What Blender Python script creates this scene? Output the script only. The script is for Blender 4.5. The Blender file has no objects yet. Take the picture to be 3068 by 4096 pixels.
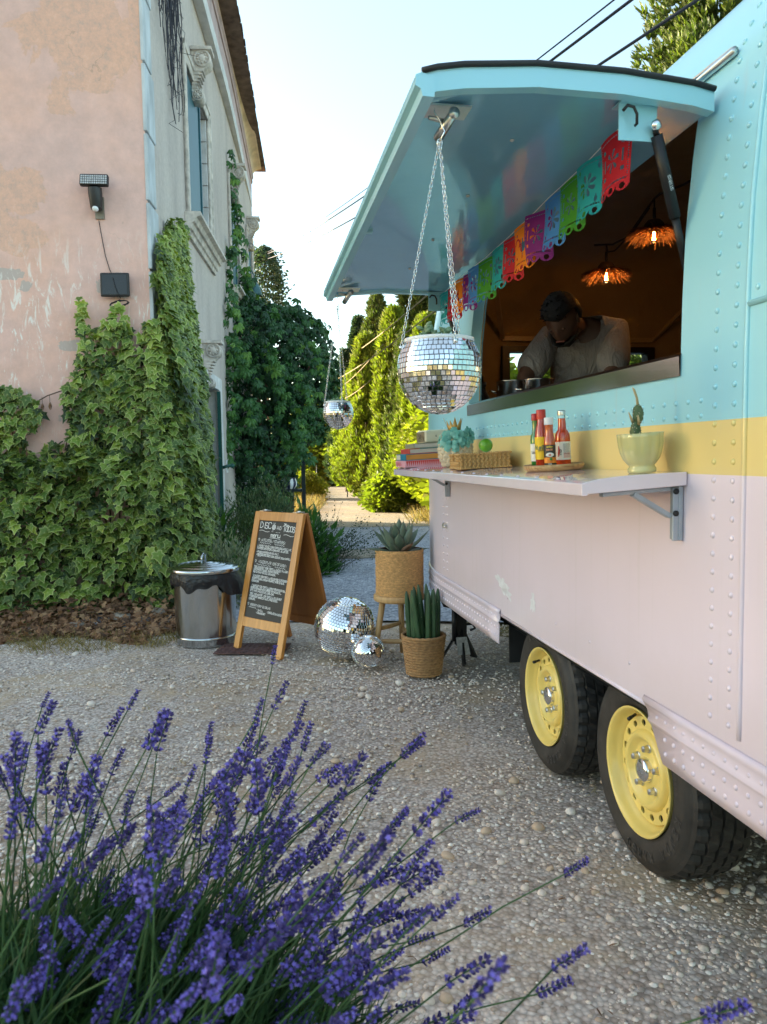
import bpy, math, random
import numpy as np
from mathutils import Vector, Matrix, Euler, noise

R = math.radians
SC = bpy.context.scene
COL = SC.collection
random.seed(11)
RNG = np.random.default_rng(7)

# ------------------------------------------------------------------ camera
EYE = 1.22
cam_d = bpy.data.cameras.new('camera')
cam = bpy.data.objects.new('camera', cam_d)
COL.objects.link(cam)
cam_d.sensor_fit = 'VERTICAL'
cam_d.sensor_height = 36.0
cam_d.sensor_width = 27.0
cam_d.lens = 36.0 * 3075.0 / 4096.0
cam_d.clip_start = 0.05
cam_d.clip_end = 2000.0
_p, _r = R(4.19), 0.015
_f = Vector((0, math.cos(_p), -math.sin(_p)))
_rt = Vector((1, 0, 0))
_up = _rt.cross(_f)
_cr = _rt * math.cos(_r) - _up * math.sin(_r)
_cu = _up * math.cos(_r) + _rt * math.sin(_r)
cam.matrix_world = Matrix(((_cr.x, _cu.x, -_f.x, 0), (_cr.y, _cu.y, -_f.y, 0), (_cr.z, _cu.z, -_f.z, EYE), (0, 0, 0, 1)))
cam_d.dof.use_dof = True
cam_d.dof.focus_distance = 3.2
cam_d.dof.aperture_fstop = 9.0
SC.camera = cam

# ------------------------------------------------------------------ sky and sun
SUN = Vector((-4.00, 1.90, 1.0)).normalized()          # direction towards the sun
world = bpy.data.worlds.new('World')
SC.world = world
world.use_nodes = True
wn = world.node_tree.nodes
wl = world.node_tree.links
bg = wn['Background']
sky = wn.new('ShaderNodeTexSky')
sky.sky_type = 'NISHITA'
sky.sun_disc = False
sky.sun_elevation = math.asin(SUN.z)
sky.sun_rotation = math.atan2(SUN.x, SUN.y)
sky.air_density = 1.0
sky.dust_density = 1.2
sky.ozone_density = 2.0
tint = wn.new('ShaderNodeMix')
tint.data_type = 'RGBA'
tint.blend_type = 'MULTIPLY'
tint.inputs[0].default_value = 1.0
tint.inputs[7].default_value = (0.82, 0.75, 0.60, 1)
gam = wn.new('ShaderNodeGamma')
gam.inputs[1].default_value = 1.30
wl.new(sky.outputs[0], gam.inputs[0])
even = wn.new('ShaderNodeMix')                           # flat pale colour mixed evenly over the sky, added to brighten the shade
even.data_type = 'RGBA'
even.inputs[0].default_value = 0.33
even.inputs[7].default_value = (1.75, 2.2, 2.7, 1)
wl.new(gam.outputs[0], even.inputs[6])
wl.new(even.outputs[2], tint.inputs[6])
wl.new(tint.outputs[2], bg.inputs['Color'])
bg.inputs['Strength'].default_value = 0.15
sun_d = bpy.data.lights.new('sun', 'SUN')
sun = bpy.data.objects.new('sun', sun_d)
COL.objects.link(sun)
sun_d.energy = 5.0
sun_d.angle = R(0.5)
sun_d.color = (1.0, 0.90, 0.70)
sun.rotation_euler = (-SUN).to_track_quat('-Z', 'Y').to_euler()
SC.view_settings.view_transform = 'Standard'
SC.view_settings.look = 'None'
SC.view_settings.exposure = 2.38
SC.view_settings.gamma = 1.0
SC.view_settings.use_curve_mapping = False
SC.render.film_transparent = False
SC.cycles.max_bounces = 8
SC.cycles.use_denoising = True

# ------------------------------------------------------------------ helpers
TROT, BROT = R(10.15), R(3.6)


def TG(x, y, z=0.0):
    """trailer frame (x across, y along) to world"""
    c, s = math.cos(TROT), math.sin(TROT)
    return Vector((x * c - y * s, x * s + y * c, z))


def link(o, parent=None):
    COL.objects.link(o)
    if parent is not None:
        o.parent = parent
    return o


def tag(o, label=None, cat=None, group=None, kind=None):
    if label:
        o['label'] = label
    if cat:
        o['category'] = cat
    if group:
        o['group'] = group
    if kind:
        o['kind'] = kind
    return o


def thing(name, label, cat, loc=(0, 0, 0), rot=(0, 0, 0), group=None):
    o = bpy.data.objects.new(name, None)
    o.empty_display_size = 0.05
    o.location = loc
    o.rotation_euler = rot if hasattr(rot, '__len__') else (0, 0, rot)
    COL.objects.link(o)
    return tag(o, label, cat, group)


def inst(name, mesh, parent, M=None, label=None):
    o = bpy.data.objects.new(name, mesh)
    COL.objects.link(o)
    if parent is not None:
        o.parent = parent
    if M is not None:
        o.matrix_basis = M
    if label:
        o['label'] = label
    return o


def TRS(loc, rot=(0, 0, 0), sc=(1, 1, 1)):
    if not hasattr(sc, '__len__'):
        sc = (sc, sc, sc)
    return Matrix.LocRotScale(Vector(loc), Euler(rot), Vector(sc))


def frame_from(z, x=None):
    """rotation matrix whose local z is along z"""
    z = Vector(z).normalized()
    a = Vector(x) if x is not None else (Vector((0, 0, 1)) if abs(z.z) < 0.9 else Vector((1, 0, 0)))
    y = z.cross(a).normalized()
    xx = y.cross(z).normalized()
    return Matrix((xx, y, z)).transposed()


class MB:
    def __init__(s):
        s.v, s.f, s.m, s.sm = [], [], [], []

    def add(s, vs, fs, M=None, mi=0, smooth=False):
        k = len(s.v)
        for p in vs:
            p = Vector(p)
            s.v.append(tuple(M @ p if M is not None else p))
        for f in fs:
            s.f.append(tuple(i + k for i in f))
            s.m.append(mi)
            s.sm.append(smooth)
        return s

    def box(s, x0, x1, y0, y1, z0, z1, M=None, mi=0):
        v = [(x0, y0, z0), (x1, y0, z0), (x1, y1, z0), (x0, y1, z0), (x0, y0, z1), (x1, y0, z1), (x1, y1, z1), (x0, y1, z1)]
        return s.add(v, [(0, 3, 2, 1), (4, 5, 6, 7), (0, 1, 5, 4), (1, 2, 6, 5), (2, 3, 7, 6), (3, 0, 4, 7)], M, mi)

    def beam(s, a, b, w, h, up=(0, 0, 1), mi=0):
        a, b = Vector(a), Vector(b)
        d = b - a
        F = frame_from(d, up).to_4x4()
        F.translation = a
        return s.box(-h / 2, h / 2, -w / 2, w / 2, 0, d.length, F, mi)

    def tube(s, pts, r, n=8, closed=False, cap=True, mi=0, M=None):
        pts = [Vector(p) for p in pts]
        k = len(pts)
        rr = r if hasattr(r, '__len__') else [r] * k
        vs, fs = [], []
        prev = None
        for i, p in enumerate(pts):
            if closed:
                t = pts[(i + 1) % k] - pts[i - 1]
            else:
                t = pts[min(i + 1, k - 1)] - pts[max(i - 1, 0)]
            t = t.normalized() if t.length > 1e-9 else Vector((0, 0, 1))
            if prev is None:
                a = Vector((0, 0, 1)) if abs(t.z) < 0.9 else Vector((1, 0, 0))
                u = t.cross(a).normalized()
            else:
                u = (prev - t * prev.dot(t))
                u = u.normalized() if u.length > 1e-6 else t.orthogonal().normalized()
            prev = u
            w = t.cross(u)
            for j in range(n):
                an = 2 * math.pi * j / n
                vs.append(p + (u * math.cos(an) + w * math.sin(an)) * rr[i])
        for i in range(k if closed else k - 1):
            i2 = (i + 1) % k
            for j in range(n):
                j2 = (j + 1) % n
                fs.append((i * n + j, i * n + j2, i2 * n + j2, i2 * n + j))
        if cap and not closed:
            fs.append(tuple(range(n - 1, -1, -1)))
            fs.append(tuple(range((k - 1) * n, k * n)))
        return s.add(vs, fs, M, mi, True)

    def lathe(s, prof, n=32, M=None, mi=0, smooth=True, fr=None, cap0=False, cap1=False):
        vs, fs = [], []
        for i, (r, z) in enumerate(prof):
            for j in range(n):
                a = 2 * math.pi * j / n
                q = r * (fr(a, i, z) if fr else 1.0)
                vs.append((q * math.cos(a), q * math.sin(a), z))
        for i in range(len(prof) - 1):
            for j in range(n):
                j2 = (j + 1) % n
                fs.append((i * n + j, i * n + j2, (i + 1) * n + j2, (i + 1) * n + j))
        if cap0:
            fs.append(tuple(range(n - 1, -1, -1)))
        if cap1:
            fs.append(tuple(range((len(prof) - 1) * n, len(prof) * n)))
        return s.add(vs, fs, M, mi, smooth)

    def prism(s, poly, z0, z1, M=None, mi=0, smooth=False):
        n = len(poly)
        vs = [(x, y, z0) for x, y in poly] + [(x, y, z1) for x, y in poly]
        fs = [tuple(range(n - 1, -1, -1)), tuple(range(n, 2 * n))]
        for i in range(n):
            j = (i + 1) % n
            fs.append((i, j, n + j, n + i))
        return s.add(vs, fs, M, mi, smooth)

    def grid(s, fn, nu, nv, M=None, mi=0, smooth=True, skip=None, cu=False):
        vs = [fn(i / (nu if cu else nu - 1), j / (nv - 1)) for j in range(nv) for i in range(nu)]
        fs = []
        for j in range(nv - 1):
            for i in range(nu if cu else nu - 1):
                if skip and skip(i, j):
                    continue
                i2 = (i + 1) % nu
                fs.append((j * nu + i, j * nu + i2, (j + 1) * nu + i2, (j + 1) * nu + i))
        return s.add(vs, fs, M, mi, smooth)

    def ico(s, c, r, sc=(1, 1, 1), M=None, mi=0, lv=2, jit=0.0):
        vs, fs = ICO[lv]
        out = []
        for v in vs:
            q = 1 + (random.uniform(-jit, jit) if jit else 0)
            out.append((c[0] + v[0] * r * sc[0] * q, c[1] + v[1] * r * sc[1] * q, c[2] + v[2] * r * sc[2] * q))
        return s.add(out, fs, M, mi, True)

    def mesh(s, name, mats):
        me = bpy.data.meshes.new(name)
        me.from_pydata(s.v, [], s.f)
        for m in (mats if isinstance(mats, (list, tuple)) else [mats]):
            me.materials.append(m)
        me.polygons.foreach_set('material_index', s.m)
        me.polygons.foreach_set('use_smooth', s.sm)
        me.update()
        return me

    def build(s, name, mats, parent=None, M=None, label=None, bevel=0, seg=2, solid=0, sub=0):
        o = inst(name, s.mesh(name, mats), parent, M, label)
        if solid:
            md = o.modifiers.new('solid', 'SOLIDIFY')
            md.thickness = solid
        if bevel:
            md = o.modifiers.new('bevel', 'BEVEL')
            md.width = bevel
            md.segments = seg
            md.limit_method = 'ANGLE'
            md.angle_limit = R(40)
        if sub:
            md = o.modifiers.new('sub', 'SUBSURF')
            md.levels = md.render_levels = sub
        return o


def _ico(lv):
    import bmesh
    b = bmesh.new()
    bmesh.ops.create_icosphere(b, subdivisions=lv, radius=1)
    b.verts.ensure_lookup_table()
    out = ([tuple(v.co) for v in b.verts], [tuple(v.index for v in f.verts) for f in b.faces])
    b.free()
    return out


ICO = {k: _ico(k) for k in (1, 2, 3)}


def tri_mesh(name, V, F, mats, fattr=None, vattr=None, smooth=False):
    """fast mesh from numpy arrays; F is (n,k) with one k"""
    me = bpy.data.meshes.new(name)
    V = np.ascontiguousarray(V, dtype=np.float32)
    F = np.ascontiguousarray(F, dtype=np.int32)
    n, k = F.shape
    me.vertices.add(len(V))
    me.vertices.foreach_set('co', V.ravel())
    me.loops.add(n * k)
    me.loops.foreach_set('vertex_index', F.ravel())
    me.polygons.add(n)
    me.polygons.foreach_set('loop_start', np.arange(0, n * k, k, dtype=np.int32))
    me.polygons.foreach_set('loop_total', np.full(n, k, dtype=np.int32))
    me.polygons.foreach_set('use_smooth', np.full(n, smooth, dtype=bool))
    for m in (mats if isinstance(mats, (list, tuple)) else [mats]):
        me.materials.append(m)
    me.update(calc_edges=True)
    if fattr is not None:
        a = me.attributes.new('rnd', 'FLOAT', 'FACE')
        a.data.foreach_set('value', np.ascontiguousarray(fattr, dtype=np.float32))
    if vattr is not None:
        a = me.attributes.new('edge', 'FLOAT', 'POINT')
        a.data.foreach_set('value', np.ascontiguousarray(vattr, dtype=np.float32))
    return me


def scatter(tv, tf, X, Y, Z, pos, rnd, te=None):
    """copies of a template at frames (X,Y,Z scaled axes, each (n,3)) and pos; -> V, F, face rnd, vert attr"""
    tv = np.asarray(tv, float)
    tf = np.asarray(tf, int)
    n, m = len(pos), len(tv)
    V = (pos[:, None, :] + tv[None, :, 0, None] * X[:, None, :] + tv[None, :, 1, None] * Y[:, None, :] + tv[None, :, 2, None] * Z[:, None, :]).reshape(-1, 3)
    F = (tf[None] + (np.arange(n) * m)[:, None, None]).reshape(-1, tf.shape[1])
    fr = np.repeat(rnd, len(tf))
    va = None if te is None else np.tile(np.asarray(te, float), n)
    return V, F, fr, va


def nrm(a):
    return a / np.maximum(np.linalg.norm(a, axis=-1, keepdims=True), 1e-9)


def frames(Yd, Zd, size):
    """orthonormal scaled frames: y along Yd, z near Zd"""
    y = nrm(Yd)
    x = nrm(np.cross(y, Zd))
    z = np.cross(x, y)
    s = np.asarray(size)
    s = s[:, None] if s.ndim == 1 else s
    return x * s, y * s, z * s


def frame_mat(X, Y, Z, p):
    return Matrix(((X[0], Y[0], Z[0], p[0]), (X[1], Y[1], Z[1], p[1]), (X[2], Y[2], Z[2], p[2]), (0, 0, 0, 1)))


def in_poly(px, pz, poly):
    inside = np.zeros(len(px), bool)
    n = len(poly)
    for i in range(n):
        x0, y0 = poly[i]
        x1, y1 = poly[(i + 1) % n]
        c = ((y0 > pz) != (y1 > pz))
        with np.errstate(divide='ignore', invalid='ignore'):
            c &= px < (x1 - x0) * (pz - y0) / (y1 - y0 + 1e-12) + x0
        inside ^= c
    return inside


# ------------------------------------------------------------------ materials
def srgb(r, g, b):
    f = lambda c: (c / 255 / 12.92) if c / 255 <= 0.04045 else ((c / 255 + 0.055) / 1.055) ** 2.4
    return (f(r), f(g), f(b), 1)


class NT:
    def __init__(s, name):
        s.mat = bpy.data.materials.new(name)
        s.mat.use_nodes = True
        s.n, s.l = s.mat.node_tree.nodes, s.mat.node_tree.links
        s.b = s.n['Principled BSDF']
        s.out = s.n['Material Output']

    def new(s, t, **kw):
        n = s.n.new(t)
        for k, v in kw.items():
            setattr(n, k, v)
        return n

    def coord(s, which='Object', scale=(1, 1, 1)):
        tc = s.new('ShaderNodeTexCoord')
        mp = s.new('ShaderNodeMapping')
        mp.inputs['Scale'].default_value = scale if hasattr(scale, '__len__') else (scale,) * 3
        s.l.new(tc.outputs[which], mp.inputs[0])
        return mp.outputs[0]

    def noise(s, vec, scale, detail=4, rough=0.55, dist=0.0):
        n = s.new('ShaderNodeTexNoise')
        n.inputs['Scale'].default_value = scale
        n.inputs['Detail'].default_value = detail
        n.inputs['Roughness'].default_value = rough
        n.inputs['Distortion'].default_value = dist
        if vec is not None:
            s.l.new(vec, n.inputs['Vector'])
        return n.outputs[0]

    def ramp(s, fac, stops, interp='LINEAR'):
        r = s.new('ShaderNodeValToRGB')
        r.color_ramp.interpolation = interp
        e = r.color_ramp.elements
        while len(e) < len(stops):
            e.new(0.5)
        for i, (p, c) in enumerate(stops):
            e[i].position = p
            e[i].color = c if hasattr(c, '__len__') else (c, c, c, 1)
        s.l.new(fac, r.inputs[0])
        return r.outputs[0]

    def mix(s, fac, a, b, mode='MIX'):
        m = s.new('ShaderNodeMix', data_type='RGBA', blend_type=mode)
        for k, v in ((0, fac), (6, a), (7, b)):
            if isinstance(v, bpy.types.NodeSocket):
                s.l.new(v, m.inputs[k])
            else:
                m.inputs[k].default_value = v
        return m.outputs[2]

    def math(s, op, a, b=0.0):
        m = s.new('ShaderNodeMath', operation=op)
        for k, v in ((0, a), (1, b)):
            if isinstance(v, bpy.types.NodeSocket):
                s.l.new(v, m.inputs[k])
            else:
                m.inputs[k].default_value = v
        return m.outputs[0]

    def bump(s, h, strength=0.3, dist=0.01, prev=None):
        b = s.new('ShaderNodeBump')
        b.inputs['Strength'].default_value = strength
        b.inputs['Distance'].default_value = dist
        s.l.new(h, b.inputs['Height'])
        if prev is not None:
            s.l.new(prev, b.inputs['Normal'])
        s.l.new(b.outputs[0], s.b.inputs['Normal'])
        return b.outputs[0]

    def set(s, color=None, rough=None, metal=None, **kw):
        I = s.b.inputs
        if color is not None:
            if isinstance(color, bpy.types.NodeSocket):
                s.l.new(color, I['Base Color'])
            else:
                I['Base Color'].default_value = color
        if rough is not None:
            if isinstance(rough, bpy.types.NodeSocket):
                s.l.new(rough, I['Roughness'])
            else:
                I['Roughness'].default_value = rough
        if metal is not None:
            I['Metallic'].default_value = metal
        for k, v in kw.items():
            I[k.replace('_', ' ')].default_value = v
        return s


def pmat(name, color, rough=0.6, metal=0.0, var=0.15, vscale=8, bump=0.0, bscale=40, bdist=0.004, rvar=0.0, scale=(1, 1, 1), **kw):
    """plain procedural material: colour with noise variation, optional bump"""
    t = NT(name)
    c = color if len(color) == 4 else (*color, 1)
    v = t.coord('Object', scale)
    if var:
        nz = t.noise(v, vscale, 5, 0.6)
        d = tuple(x * (1 - var) for x in c[:3]) + (1,)
        l = tuple(min(1, x * (1 + var)) for x in c[:3]) + (1,)
        col = t.ramp(nz, [(0.3, d), (0.7, l)])
    else:
        col = c
    t.set(col, rough, metal, **kw)
    if rvar:
        nz2 = t.noise(v, vscale * 2.3, 4)
        t.set(rough=t.ramp(nz2, [(0.3, max(0.02, rough - rvar)), (0.7, min(1, rough + rvar))]))
    if bump:
        t.bump(t.noise(v, bscale, 5, 0.6), bump, bdist)
    return t.mat


def leaf_mat(name, stops, rough=0.45, trans=0.35, tcol=None, edge=None, spec=0.4):
    """leaf colour from the face attribute rnd (0..1); optional paler margin"""
    t = NT(name)
    at = t.new('ShaderNodeAttribute', attribute_name='rnd')
    col = t.ramp(at.outputs['Fac'], stops)
    if edge:
        ae = t.new('ShaderNodeAttribute', attribute_name='edge')
        f = t.math('MULTIPLY', t.ramp(ae.outputs['Fac'], [(0.74, 0.0), (0.99, 0.8)]), t.ramp(at.outputs['Fac'], [(0.12, 0.12), (0.75, 1.0)]))
        col = t.mix(f, col, edge)
        vein = t.ramp(ae.outputs['Fac'], [(0.0, 0.35), (0.25, 0.0)])
        col = t.mix(vein, col, edge)
    t.set(col, rough, Specular_IOR_Level=spec)
    if trans:
        tr = t.new('ShaderNodeBsdfTranslucent')
        tc = t.mix(1.0, col, tcol or (1.5, 1.5, 0.5, 1), 'MULTIPLY')
        t.l.new(tc, tr.inputs['Color'])
        ms = t.new('ShaderNodeMixShader')
        ms.inputs[0].default_value = trans
        t.l.new(t.b.outputs[0], ms.inputs[1])
        t.l.new(tr.outputs[0], ms.inputs[2])
        t.l.new(ms.outputs[0], t.out.inputs['Surface'])
    return t.mat


# stroke lettering: polylines on a 4 x 6 grid, turned into flat ribbons
GL = {'A': '00 26 40|12 32', 'B': '00 06 36 45 44 33 03|33 42 41 30 00', 'C': '45 36 16 05 01 10 30 41', 'D': '00 06 26 44 42 20 00',
      'E': '46 06 00 40|03 33', 'F': '46 06 00|03 33', 'G': '45 36 16 05 01 10 30 41 43 23', 'H': '00 06|40 46|03 43', 'I': '20 26',
      'J': '46 41 30 10 01', 'K': '00 06|46 03 40', 'L': '06 00 40', 'M': '00 06 23 46 40', 'N': '00 06 40 46', 'O': '10 01 05 16 36 45 41 30 10',
      'P': '00 06 36 45 44 33 03', 'Q': '10 01 05 16 36 45 41 30 10|22 40', 'R': '00 06 36 45 44 33 03|23 40', 'S': '45 36 16 05 04 13 33 42 41 30 10 01',
      'T': '06 46|26 20', 'U': '06 01 10 30 41 46', 'V': '06 20 46', 'W': '06 10 23 30 46', 'X': '00 46|06 40', 'Y': '06 23 46|23 20', 'Z': '06 46 00 40',
      '0': '10 01 05 16 36 45 41 30 10', '1': '15 26 20', '3': '05 16 36 45 44 33 13|33 42 41 30 10 01', '4': '30 36 02 42', '5': '46 06 03 33 42 41 30 10 01', '7': '06 46 10', '9': '43 13 04 05 16 36 45 41 30 10',
      ',': '21 10', '.': '20 21', ':': '21 22|24 25', '"': '15 16|35 36', '(': '36 24 22 30', ')': '16 24 22 10', '-': '13 33', '/': '00 46', '&': '40 05 16 25 01 10 20 42',
      'm': '00 04|03 14 23 20|23 34 43 40', 'e': '02 42 43 34 14 03 01 10 30 41', 'n': '00 04|03 14 34 43 40', 'u': '04 01 10 30 41|44 40',
      'a': '43 34 14 03 01 10 30 41|44 40', 'c': '43 34 14 03 01 10 30 41', 'o': '10 01 03 14 34 43 41 30 10', 's': '43 34 14 03 12 32 41 30 10 01',
      '*': '12 23 32 21 12', '<': '20 03 05 16 25 36 45 43 20', '~': '01 12 21 32 41'}


def ribbon(mb, pts, w, M, mi=0):
    """flat stroke through 2D points"""
    P = [Vector((p[0], p[1])) for p in pts]
    vs, fs = [], []
    for i, p in enumerate(P):
        d = P[min(i + 1, len(P) - 1)] - P[max(i - 1, 0)]
        if d.length < 1e-9:
            d = Vector((1, 0))
        d.normalize()
        e = d * (w * 0.45) * (-1 if i == 0 else (1 if i == len(P) - 1 else 0))
        nn = Vector((-d.y, d.x)) * w / 2
        vs += [(p.x + e.x + nn.x, p.y + e.y + nn.y, 0), (p.x + e.x - nn.x, p.y + e.y - nn.y, 0)]
    for i in range(len(P) - 1):
        fs.append((2 * i, 2 * i + 1, 2 * i + 3, 2 * i + 2))
    mb.add(vs, fs, M, mi)


def write(mb, text, x, y, h, w, M, cw=0.66, jit=0.0, mi=0, fn=None):
    """write text from (x,y); h cap height, w stroke width; returns end x"""
    s = h / 6
    for ch in text:
        g = GL.get(ch) or GL.get(ch.upper())
        if g:
            jy = random.uniform(-jit, jit) * h
            sl = random.uniform(-jit, jit)
            for st in g.split('|'):
                pts = []
                for q in st.split():
                    u, v = int(q[0]), int(q[1])
                    a = x + (u * 0.85 * s * cw / 0.66) + sl * v * s
                    b = y + v * s + jy + random.uniform(-jit, jit) * s * 2
                    pts.append(fn(a, b) if fn else (a, b))
                ribbon(mb, pts, w, M, mi)
        x += h * cw * (0.5 if ch in ' .,:I1' else 1.0)
    return x

# ================================================================== ground
def ground_mat(name, c1, c2, c3, vs, bump, bd, patch=None):
    t = NT(name)
    v = t.coord('Object')
    vo = t.new('ShaderNodeTexVoronoi')
    vo.inputs['Scale'].default_value = vs
    t.l.new(v, vo.inputs['Vector'])
    cell = t.new('ShaderNodeSeparateColor')
    t.l.new(vo.outputs['Color'], cell.inputs[0])
    col = t.ramp(cell.outputs[0], [(0.05, c1), (0.45, c2), (0.95, c3)])
    gap = t.ramp(vo.outputs['Distance'], [(0.25, 1.0), (0.75, 0.58)])
    col = t.mix(1.0, col, gap, 'MULTIPLY')
    big = t.ramp(t.noise(v, 0.9, 5, 0.6), [(0.35, 0.78), (0.68, 1.12)])
    col = t.mix(1.0, col, big, 'MULTIPLY')
    if patch:
        f = t.ramp(t.noise(v, 1.5, 7, 0.68, 0.8), [(0.50, 0.0), (0.64, 0.8)])
        col = t.mix(f, col, patch)
    t.set(col, 0.85, Specular_IOR_Level=0.3)
    h = t.math('SUBTRACT', 1.0, vo.outputs['Distance'])
    n1 = t.bump(h, bump, bd)
    t.bump(t.noise(v, vs * 2.5, 3), 0.25, bd * 0.4, n1)
    return t.mat


M_YARD = ground_mat('gravel_yard', (0.46, 0.36, 0.29, 1), (0.66, 0.54, 0.46, 1), (0.76, 0.67, 0.60, 1), 75, 0.45, 0.007, (0.50, 0.37, 0.24, 1))
M_ROAD = ground_mat('grey_road', (0.28, 0.29, 0.33, 1), (0.44, 0.45, 0.50, 1), (0.60, 0.60, 0.64, 1), 42, 0.6, 0.010)
M_PATH = ground_mat('path_dirt', (0.34, 0.27, 0.19, 1), (0.42, 0.34, 0.25, 1), (0.52, 0.44, 0.33, 1), 30, 0.4, 0.01, (0.36, 0.27, 0.15, 1))
M_FIELD = ground_mat('dry_field', (0.20, 0.15, 0.05, 1), (0.30, 0.22, 0.08, 1), (0.38, 0.29, 0.12, 1), 18, 0.6, 0.03, (0.16, 0.17, 0.05, 1))

g = MB()
g.grid(lambda u, v: (-400 + 800 * u, -300 + 800 * v, -0.012), 9, 9, smooth=False)
tag(g.build('ground', M_FIELD), kind='structure')
yard = MB()
yard.grid(lambda u, v: (-6 + 13 * u, -4 + 9.6 * v, 0.004 * math.sin(9 * u + 5 * v) + 0.006 * math.sin(17 * u - 11 * v) - 0.006), 40, 40)
tag(yard.build('gravel_yard', M_YARD), kind='structure')
road = MB()
road.grid(lambda u, v: (-2.3 + 11 * u, 5.25 + 8.6 * v + 0.35 * math.sin(7 * u + 0.5) * (1 - v), 0.012), 40, 12)
tag(road.build('road', M_ROAD), kind='structure')


def path_c(y):
    return -0.45 - 0.004 * (y - 14) ** 2 if y < 30 else -0.45 - 1.024 - 0.13 * (y - 30)


pth = MB()
pth.grid(lambda u, v: (path_c(13 + 45 * v) + (u - 0.5) * (3.4 if v < 0.08 else 1.9) * (1 + 0.06 * math.sin(30 * v)), 13.0 + 45 * v, 0.018), 8, 50)
tag(pth.build('path', M_PATH), kind='structure')

# ================================================================== villa
def plaster_pink():
    t = NT('pink_plaster')
    v = t.coord('Object')
    big = t.noise(v, 0.8, 6, 0.62, 0.3)
    col = t.ramp(big, [(0.30, (0.66, 0.44, 0.40, 1)), (0.50, (0.74, 0.47, 0.41, 1)), (0.70, (0.78, 0.46, 0.36, 1))])
    fine = t.ramp(t.noise(v, 7, 6, 0.7), [(0.3, 0.88), (0.7, 1.08)])
    col = t.mix(1.0, col, fine, 'MULTIPLY')
    # peeled patches: salmon undercoat with grey grit, irregular outline
    def blot(cx, cz, rx, rz, k=3.4, sc=1.7):
        mp = t.new('ShaderNodeMapping')
        mp.inputs['Location'].default_value = (-cx / rx, 0, -cz / rz)
        mp.inputs['Scale'].default_value = (1 / rx, 0, 1 / rz)
        t.l.new(v, mp.inputs[0])
        ln = t.new('ShaderNodeVectorMath', operation='LENGTH')
        t.l.new(mp.outputs[0], ln.inputs[0])
        d = t.math('ADD', ln.outputs['Value'], t.math('MULTIPLY', t.math('SUBTRACT', t.noise(v, sc, 10, 0.60, 0.8), 0.5), k))
        return t.ramp(t.math('MULTIPLY', d, 0.5), [(0.44, 1.0), (0.47, 0.0)])

    pm = blot(-0.42, 4.55, 0.46, 0.50)
    for a in ((-1.30, 3.45, 0.50, 0.30), (-1.05, 3.00, 0.22, 0.14), (-2.2, 4.6, 0.6, 0.5), (-0.10, 5.2, 0.25, 0.5), (-1.5, 5.3, .3, .2)):
        pm = t.math('MAXIMUM', pm, blot(*a))
    grit = t.ramp(t.noise(v, 13, 9, 0.82), [(0.34, (0.48, 0.35, 0.30, 1)), (0.46, (0.66, 0.40, 0.31, 1)), (0.56, (0.76, 0.44, 0.32, 1)), (0.7, (0.78, 0.52, 0.42, 1))])
    col = t.mix(t.math('MULTIPLY', pm, 0.8), col, grit)
    grey = blot(-1.15, 2.72, 0.16, 0.05, 2.5, 5)
    for a in ((-0.98, 2.62, 0.05, 0.05), (-0.62, 2.15, 0.16, 0.05), (-0.30, 2.62, 0.14, 0.10)):
        grey = t.math('MAXIMUM', grey, blot(*a, 2.5, 6))
    col = t.mix(t.math('MULTIPLY', grey, 0.8), col, (0.46, 0.40, 0.37, 1))
    # hairline cracks
    wv = t.new('ShaderNodeVectorMath', operation='ADD')
    t.l.new(v, wv.inputs[0])
    nzv = t.new('ShaderNodeTexNoise')
    nzv.inputs['Scale'].default_value = 3.0
    nzv.inputs['Detail'].default_value = 6
    t.l.new(v, nzv.inputs['Vector'])
    t.l.new(nzv.outputs['Color'], wv.inputs[1])
    vc = t.new('ShaderNodeTexVoronoi', feature='DISTANCE_TO_EDGE')
    vc.inputs['Scale'].default_value = 0.9
    t.l.new(wv.outputs[0], vc.inputs['Vector'])
    crack = t.math('MULTIPLY', t.ramp(vc.outputs['Distance'], [(0.002, 0.55), (0.006, 0.0)]), t.ramp(t.noise(v, 1.1, 3), [(0.48, 0.0), (0.6, 1.0)]))
    col = t.mix(crack, col, (0.36, 0.25, 0.20, 1))
    # old repairs
    m2 = t.ramp(t.noise(t.coord('Object', (1, 1, 1.4)), 1.9, 7, 0.6), [(0.66, 0.0), (0.68, 0.8)])
    col = t.mix(m2, col, (0.42, 0.35, 0.31, 1))
    # pale marks left by torn-off creeper, only low on the wall
    mp = t.new('ShaderNodeMapping')
    mp.inputs['Scale'].default_value = (17, 17, 4.2)
    mp.inputs['Rotation'].default_value = (0, R(12), 0)
    t.l.new(t.new('ShaderNodeTexCoord').outputs['Object'], mp.inputs[0])
    st = t.ramp(t.noise(mp.outputs[0], 1.0, 6, 0.75, 1.0), [(0.55, 0.0), (0.61, 1.0)])
    sx = t.new('ShaderNodeSeparateXYZ')
    t.l.new(v, sx.inputs[0])
    zm = t.ramp(t.math('DIVIDE', sx.outputs[2], 5.0), [(0.20, 0.0), (0.36, 1.0), (0.54, 0.7), (0.62, 0.0)])
    xm = t.ramp(t.noise(v, 1.6, 2), [(0.40, 0.15), (0.55, 1.0)])
    col = t.mix(t.math('MULTIPLY', t.math('MULTIPLY', st, zm), xm), col, (0.84, 0.78, 0.73, 1))
    t.set(col, 0.9, Specular_IOR_Level=0.25)
    b = t.bump(pm, -0.35, 0.012)
    t.bump(t.noise(v, 26, 7, 0.7), 0.35, 0.008, b)
    return t.mat


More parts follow.
